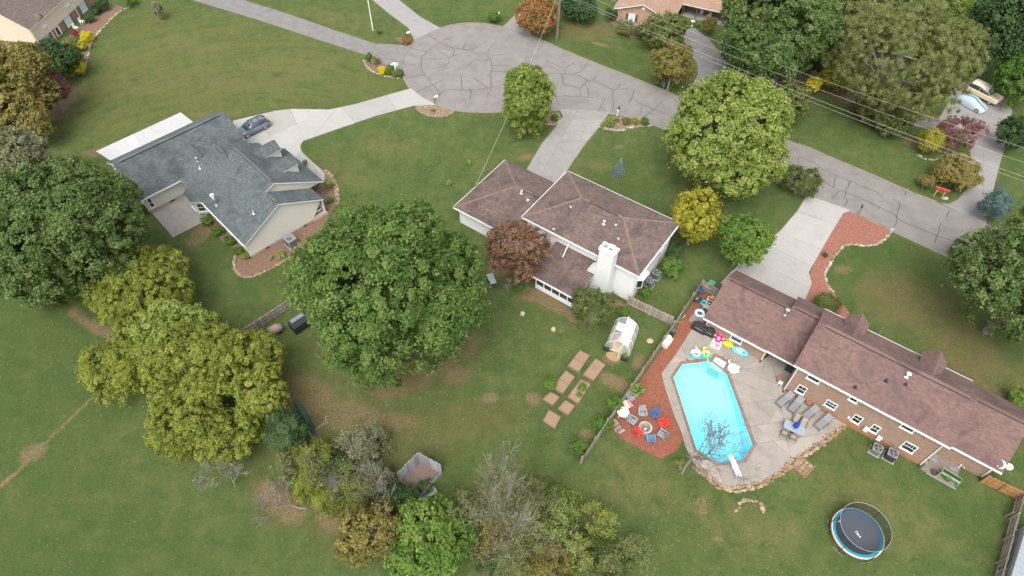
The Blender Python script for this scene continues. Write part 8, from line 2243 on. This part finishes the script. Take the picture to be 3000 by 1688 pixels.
# spruce on the front lawn: tiers of needled boughs
def spruce(label, px, py, r, h, mk='spruce'):
    b0 = P(px, py)
    root = thing('blue_spruce', label, 'tree', (b0[0], b0[1], 0))
    cen, out, rad = [], [], []
    for lv in range(9):
        z = .25 + (h - .35) * lv / 9; rr = r * (1 - lv / 9.5)
        k = max(3, int(11 * rr / r) + 2)
        for i in range(k):
            a = i * 6.283 / k + lv * .7
            for t in (.45, .8, 1.0):
                cen.append((rr * t * math.cos(a), rr * t * math.sin(a), z - .12 * t + random.uniform(-.04, .04))); out.append((math.cos(a), math.sin(a), .15)); rad.append(.16)
    cen.append((0, 0, h - .1)); out.append((0, 0, 1)); rad.append(.12)
    o = bpy.data.objects.new('crown', leaf_mesh('crown', cen, out, rad, RNG.uniform(.35, .95, len(cen)), 34, .15, mk, .15, .18, .2)); COL.objects.link(o); o.parent = root
    b = MB(); b.tube([(0, 0, 0), (0, 0, h * .95)], [.07, .015], 7); b.build('trunk', BARK, root)
spruce('small silvery blue spruce on the lawn before the white house', 1812, 510, .85, 2.6)
# tropical plant by the fence: big arching leaves
tp = thing('tropical_plant', 'leafy bright green tropical plant on the mulch by the fence', 'plant', (*P(*zD(880, 180))[:2], .03))
for i in range(26):
    a = random.uniform(0, 6.28); l = random.uniform(.5, 1.0); hh_ = random.uniform(.5, 1.1); w = random.uniform(.09, .14)
    d = np.array([math.cos(a), math.sin(a), 0]); s = np.array([-d[1], d[0], 0]); pts = []
    for t, q in ((0, .1), (.3, .7), (.6, 1), (.85, .6), (1, .05)):
        c = d * l * t + np.array([0, 0, hh_ * math.sin(t * 2.3)]); pts.append((c - s * w * q, c + np.array([0, 0, -.02]), c + s * w * q))
    b = MB()
    for p, q in zip(pts[:-1], pts[1:]):
        b.add([p[0], p[1], q[1], q[0]], [(0, 1, 2, 3)], random.random()); b.add([p[1], p[2], q[2], q[1]], [(0, 1, 2, 3)], random.random())
    b.build('leaf', LM('bright') if i % 3 else LM('lime'), tp)

# ---------------------------------------------------------------- bare and dying trees
def bare(label, px, py, h, spread, name='bare_tree', levels=5, base_r=.18, leaves=None, lean=(0, 0), m=BARKPALE, seed=1, kids=(3, 4), rise=.15, wig=.13, leafn=6, lsize=.15, up0=.75, r_end=.012):
    rnd = random.Random(seed)
    b0 = P(px, py); root = thing(name, label, 'tree', (b0[0], b0[1], 0))
    mb = MB(); tips = []
    def grow_(p, d, l, r, lv):
        pts, rs = [p], [r]
        for i in range(2):
            d = (d + Vector((rnd.gauss(0, wig), rnd.gauss(0, wig), .05))).normalized(); p = p + d * l / 2; pts.append(p); rs.append(max(r_end, r * (1 - .22 * (i + 1))))
        mb.tube(pts, rs, 6 if lv > 3 else 3, cap=False)
        if lv == 0: tips.append(p); return
        for k in range(rnd.randint(*kids)):
            ax = Vector((rnd.gauss(0, 1), rnd.gauss(0, 1), rnd.gauss(0, .5) + rise)).normalized()
            nd = (d * rnd.uniform(.8, 1.2) + ax * spread * rnd.uniform(.5, 1.1)).normalized()
            grow_(pts[rnd.choice((1, 2, 2))], nd, l * rnd.uniform(.6, .85), max(r_end, r * rnd.uniform(.45, .62)), lv - 1)
    grow_(Vector((0, 0, -.1)), Vector((lean[0], lean[1], up0)).normalized(), h * .32, base_r, levels)
    mb.build('trunk', m, root)
    if leaves:
        n = len(tips); c = np.array(tips); o = np.tile([0, 0, 1.0], (n, 1))
        ob_ = bpy.data.objects.new('crown', leaf_mesh('crown', c, o, np.full(n, .3), RNG.uniform(.1, .8, n), leafn, lsize, leaves)); COL.objects.link(ob_); ob_.parent = root
    return root
bare('large grey bare tree with thin twigs at the bottom centre', 1490, 1555, 12.5, .62, levels=6, rise=.35, wig=.07, base_r=.22, leaves='olive', seed=5, leafn=1, lsize=.15, kids=(3, 4), r_end=.014)
bare('bare dead tree leaning over the corner of the pool', 1997, 1388, 9.0, .85, levels=6, base_r=.12, lean=(.22, .1), seed=11, m=mat('dead_twig', (.19, .155, .13), .95, .3, 9), kids=(2, 4), r_end=.011)
bare('fallen grey dead branches at the left end of the back hedge', 900, 1490, 4.6, .75, 'dead_branches', 5, .07, lean=(-1.0, -.35), seed=8, up0=.25)
bare('pale dead shrub on the meadow edge below the yellow tree', 690, 1425, 4.6, .85, 'dead_shrub', 5, .07, leaves='sage', seed=3, leafn=1, lsize=.12)
bare('grey dead sapling in the back hedge near the enclosure', 1120, 1440, 5.5, .6, 'dead_sapling', 4, .06, seed=14)
bare('thin dead sapling by the vine mound', 1150, 1500, 5.0, .6, 'dead_sapling', 4, .05, seed=17)
bare('bent pale dead limb over the dark ivy bush', 800, 1290, 4.2, .5, 'dead_limb', 3, .09, lean=(.7, .1), seed=21)
bare('dead limbs on the ground beside the canoe', 905, 1265, 3.2, .5, 'dead_limb', 2, .06, lean=(.8, .5), seed=23, up0=.3)
bare('leafless small shrub under the rusty red tree', 1490, 862, 2.4, .8, 'dead_shrub', 4, .04, seed=29)
bare('thin yellow sapling at the bottom edge right of the thicket', 1770, 1660, 4.0, .5, 'sapling', 4, .05, leaves='olive', seed=31, leafn=3, lsize=.16)
bare('thin yellow sapling at the bottom edge inside the thicket', 1690, 1640, 4.6, .5, 'sapling', 4, .05, leaves='yellow', seed=33, leafn=3, lsize=.16)

for i, (x, y, h, k) in enumerate(((960, 1390, 4.0, 'olive'), (1030, 1350, 4.5, 'sage'), (985, 1450, 3.5, None), (1090, 1420, 3.8, None), (850, 1400, 3.4, 'olive'), (1340, 1560, 4.5, 'olive'), (1420, 1600, 4.0, 'ochre'), (1560, 1520, 4.5, 'olive'), (1640, 1560, 4.5, 'lime'), (1740, 1560, 3.8, 'yellow'), (1850, 1640, 3.2, 'olive'), (1500, 1650, 4.2, 'olive'), (1600, 1620, 3.6, None))):
    bare('twiggy thin bush in the back hedge, number %s from the left' % ('one two three four five six seven eight nine ten eleven twelve thirteen'.split()[i]), x, y, h, .85, 'thin_bush', 5, .05, leaves=k, seed=50 + i, leafn=2, lsize=.16, r_end=.009)
# ---------------------------------------------------------------- fallen leaves and grass tufts
def scatter(n, poly_px, avoid=True):
    pg = G(poly_px); a = np.array(pg); q = RNG.uniform(a.min(0), a.max(0), (int(n * 2.2), 2))
    k = in_poly(pg, q[:, 0], q[:, 1])
    if avoid:
        for h in HARD + [POOL]: k &= ~in_poly(h, q[:, 0], q[:, 1])
    return q[k][:n]
def flat_stuff(name, label, cat, q, size, mk, z0=.02, tilt=.35, aspect=.6):
    n = len(q)
    cen = np.c_[q, np.full(n, z0)]
    o = bpy.data.objects.new(name, leaf_mesh(name, cen, np.tile([0, 0, 1.0], (n, 1)), np.full(n, .02), RNG.uniform(0, 1, n), 1, size, mk, .1, aspect, 2.5)); COL.objects.link(o)
    o['kind'] = 'stuff'; tag(o, label, cat)
lp_ = [scatter(900, [(1700, 1400), (2200, 1450), (2400, 1700), (1800, 1700)]), scatter(700, [(2500, 800), (2950, 900), (2900, 1200), (2650, 950)]), scatter(500, [(1450, 900), (1900, 1000), (1750, 1400), (1400, 1350)]), scatter(900, [(820, 1100), (1250, 1150), (1450, 950), (1480, 1050), (1300, 1330), (900, 1330)]), scatter(350, [(1560, 90), (1800, 60), (1900, 230), (1600, 150)]), scatter(250, [(2350, 200), (2800, 330), (2700, 450), (2400, 330)])]
flat_stuff('fallen_leaves', 'tan and yellow fallen leaves scattered over the lawns', 'leaves', np.concatenate(lp_)[::2], .09, leaf_mat('fallen', [(.33, .22, .08), (.45, .33, .12), (.28, .16, .07), (.5, .42, .22)]))
gq = scatter(150000, [(-60, -20), (3060, -20), (3060, 1720), (-60, 1720)])
def tufts(q):
    n = len(q); h = RNG.uniform(.015, .05, n); a = RNG.uniform(0, 6.283, n); w = RNG.uniform(.05, .11, n)
    dx, dy = np.cos(a) * w, np.sin(a) * w
    lx, ly = RNG.normal(0, .11, n), RNG.normal(0, .11, n)
    v = np.stack([np.c_[q[:, 0] - dx, q[:, 1] - dy, np.zeros(n)], np.c_[q[:, 0] + dx, q[:, 1] + dy, np.zeros(n)], np.c_[q[:, 0] + lx, q[:, 1] + ly, h]], 1).reshape(-1, 3)
    me = bpy.data.meshes.new('grass_tufts')
    me.vertices.add(3 * n); me.vertices.foreach_set('co', v.astype(np.float32).ravel())
    me.loops.add(3 * n); me.loops.foreach_set('vertex_index', np.arange(3 * n, dtype=np.int32))
    me.polygons.add(n); me.polygons.foreach_set('loop_start', np.arange(0, 3 * n, 3, dtype=np.int32)); me.update(calc_edges=True)
    at = me.attributes.new('tone', 'FLOAT', 'FACE'); at.data.foreach_set('value', RNG.uniform(0, 1, n).astype(np.float32))
    me.materials.append(leaf_mat('grass_blades', [(.05, .08, .02), (.08, .106, .026), (.105, .122, .034), (.15, .145, .055)], .3, .8))
    o = bpy.data.objects.new('grass_tufts', me); COL.objects.link(o); o['kind'] = 'stuff'; tag(o, 'short tufts of grass all over the lawns', 'grass')
tufts(gq)
print('LEAVES', NT[0])
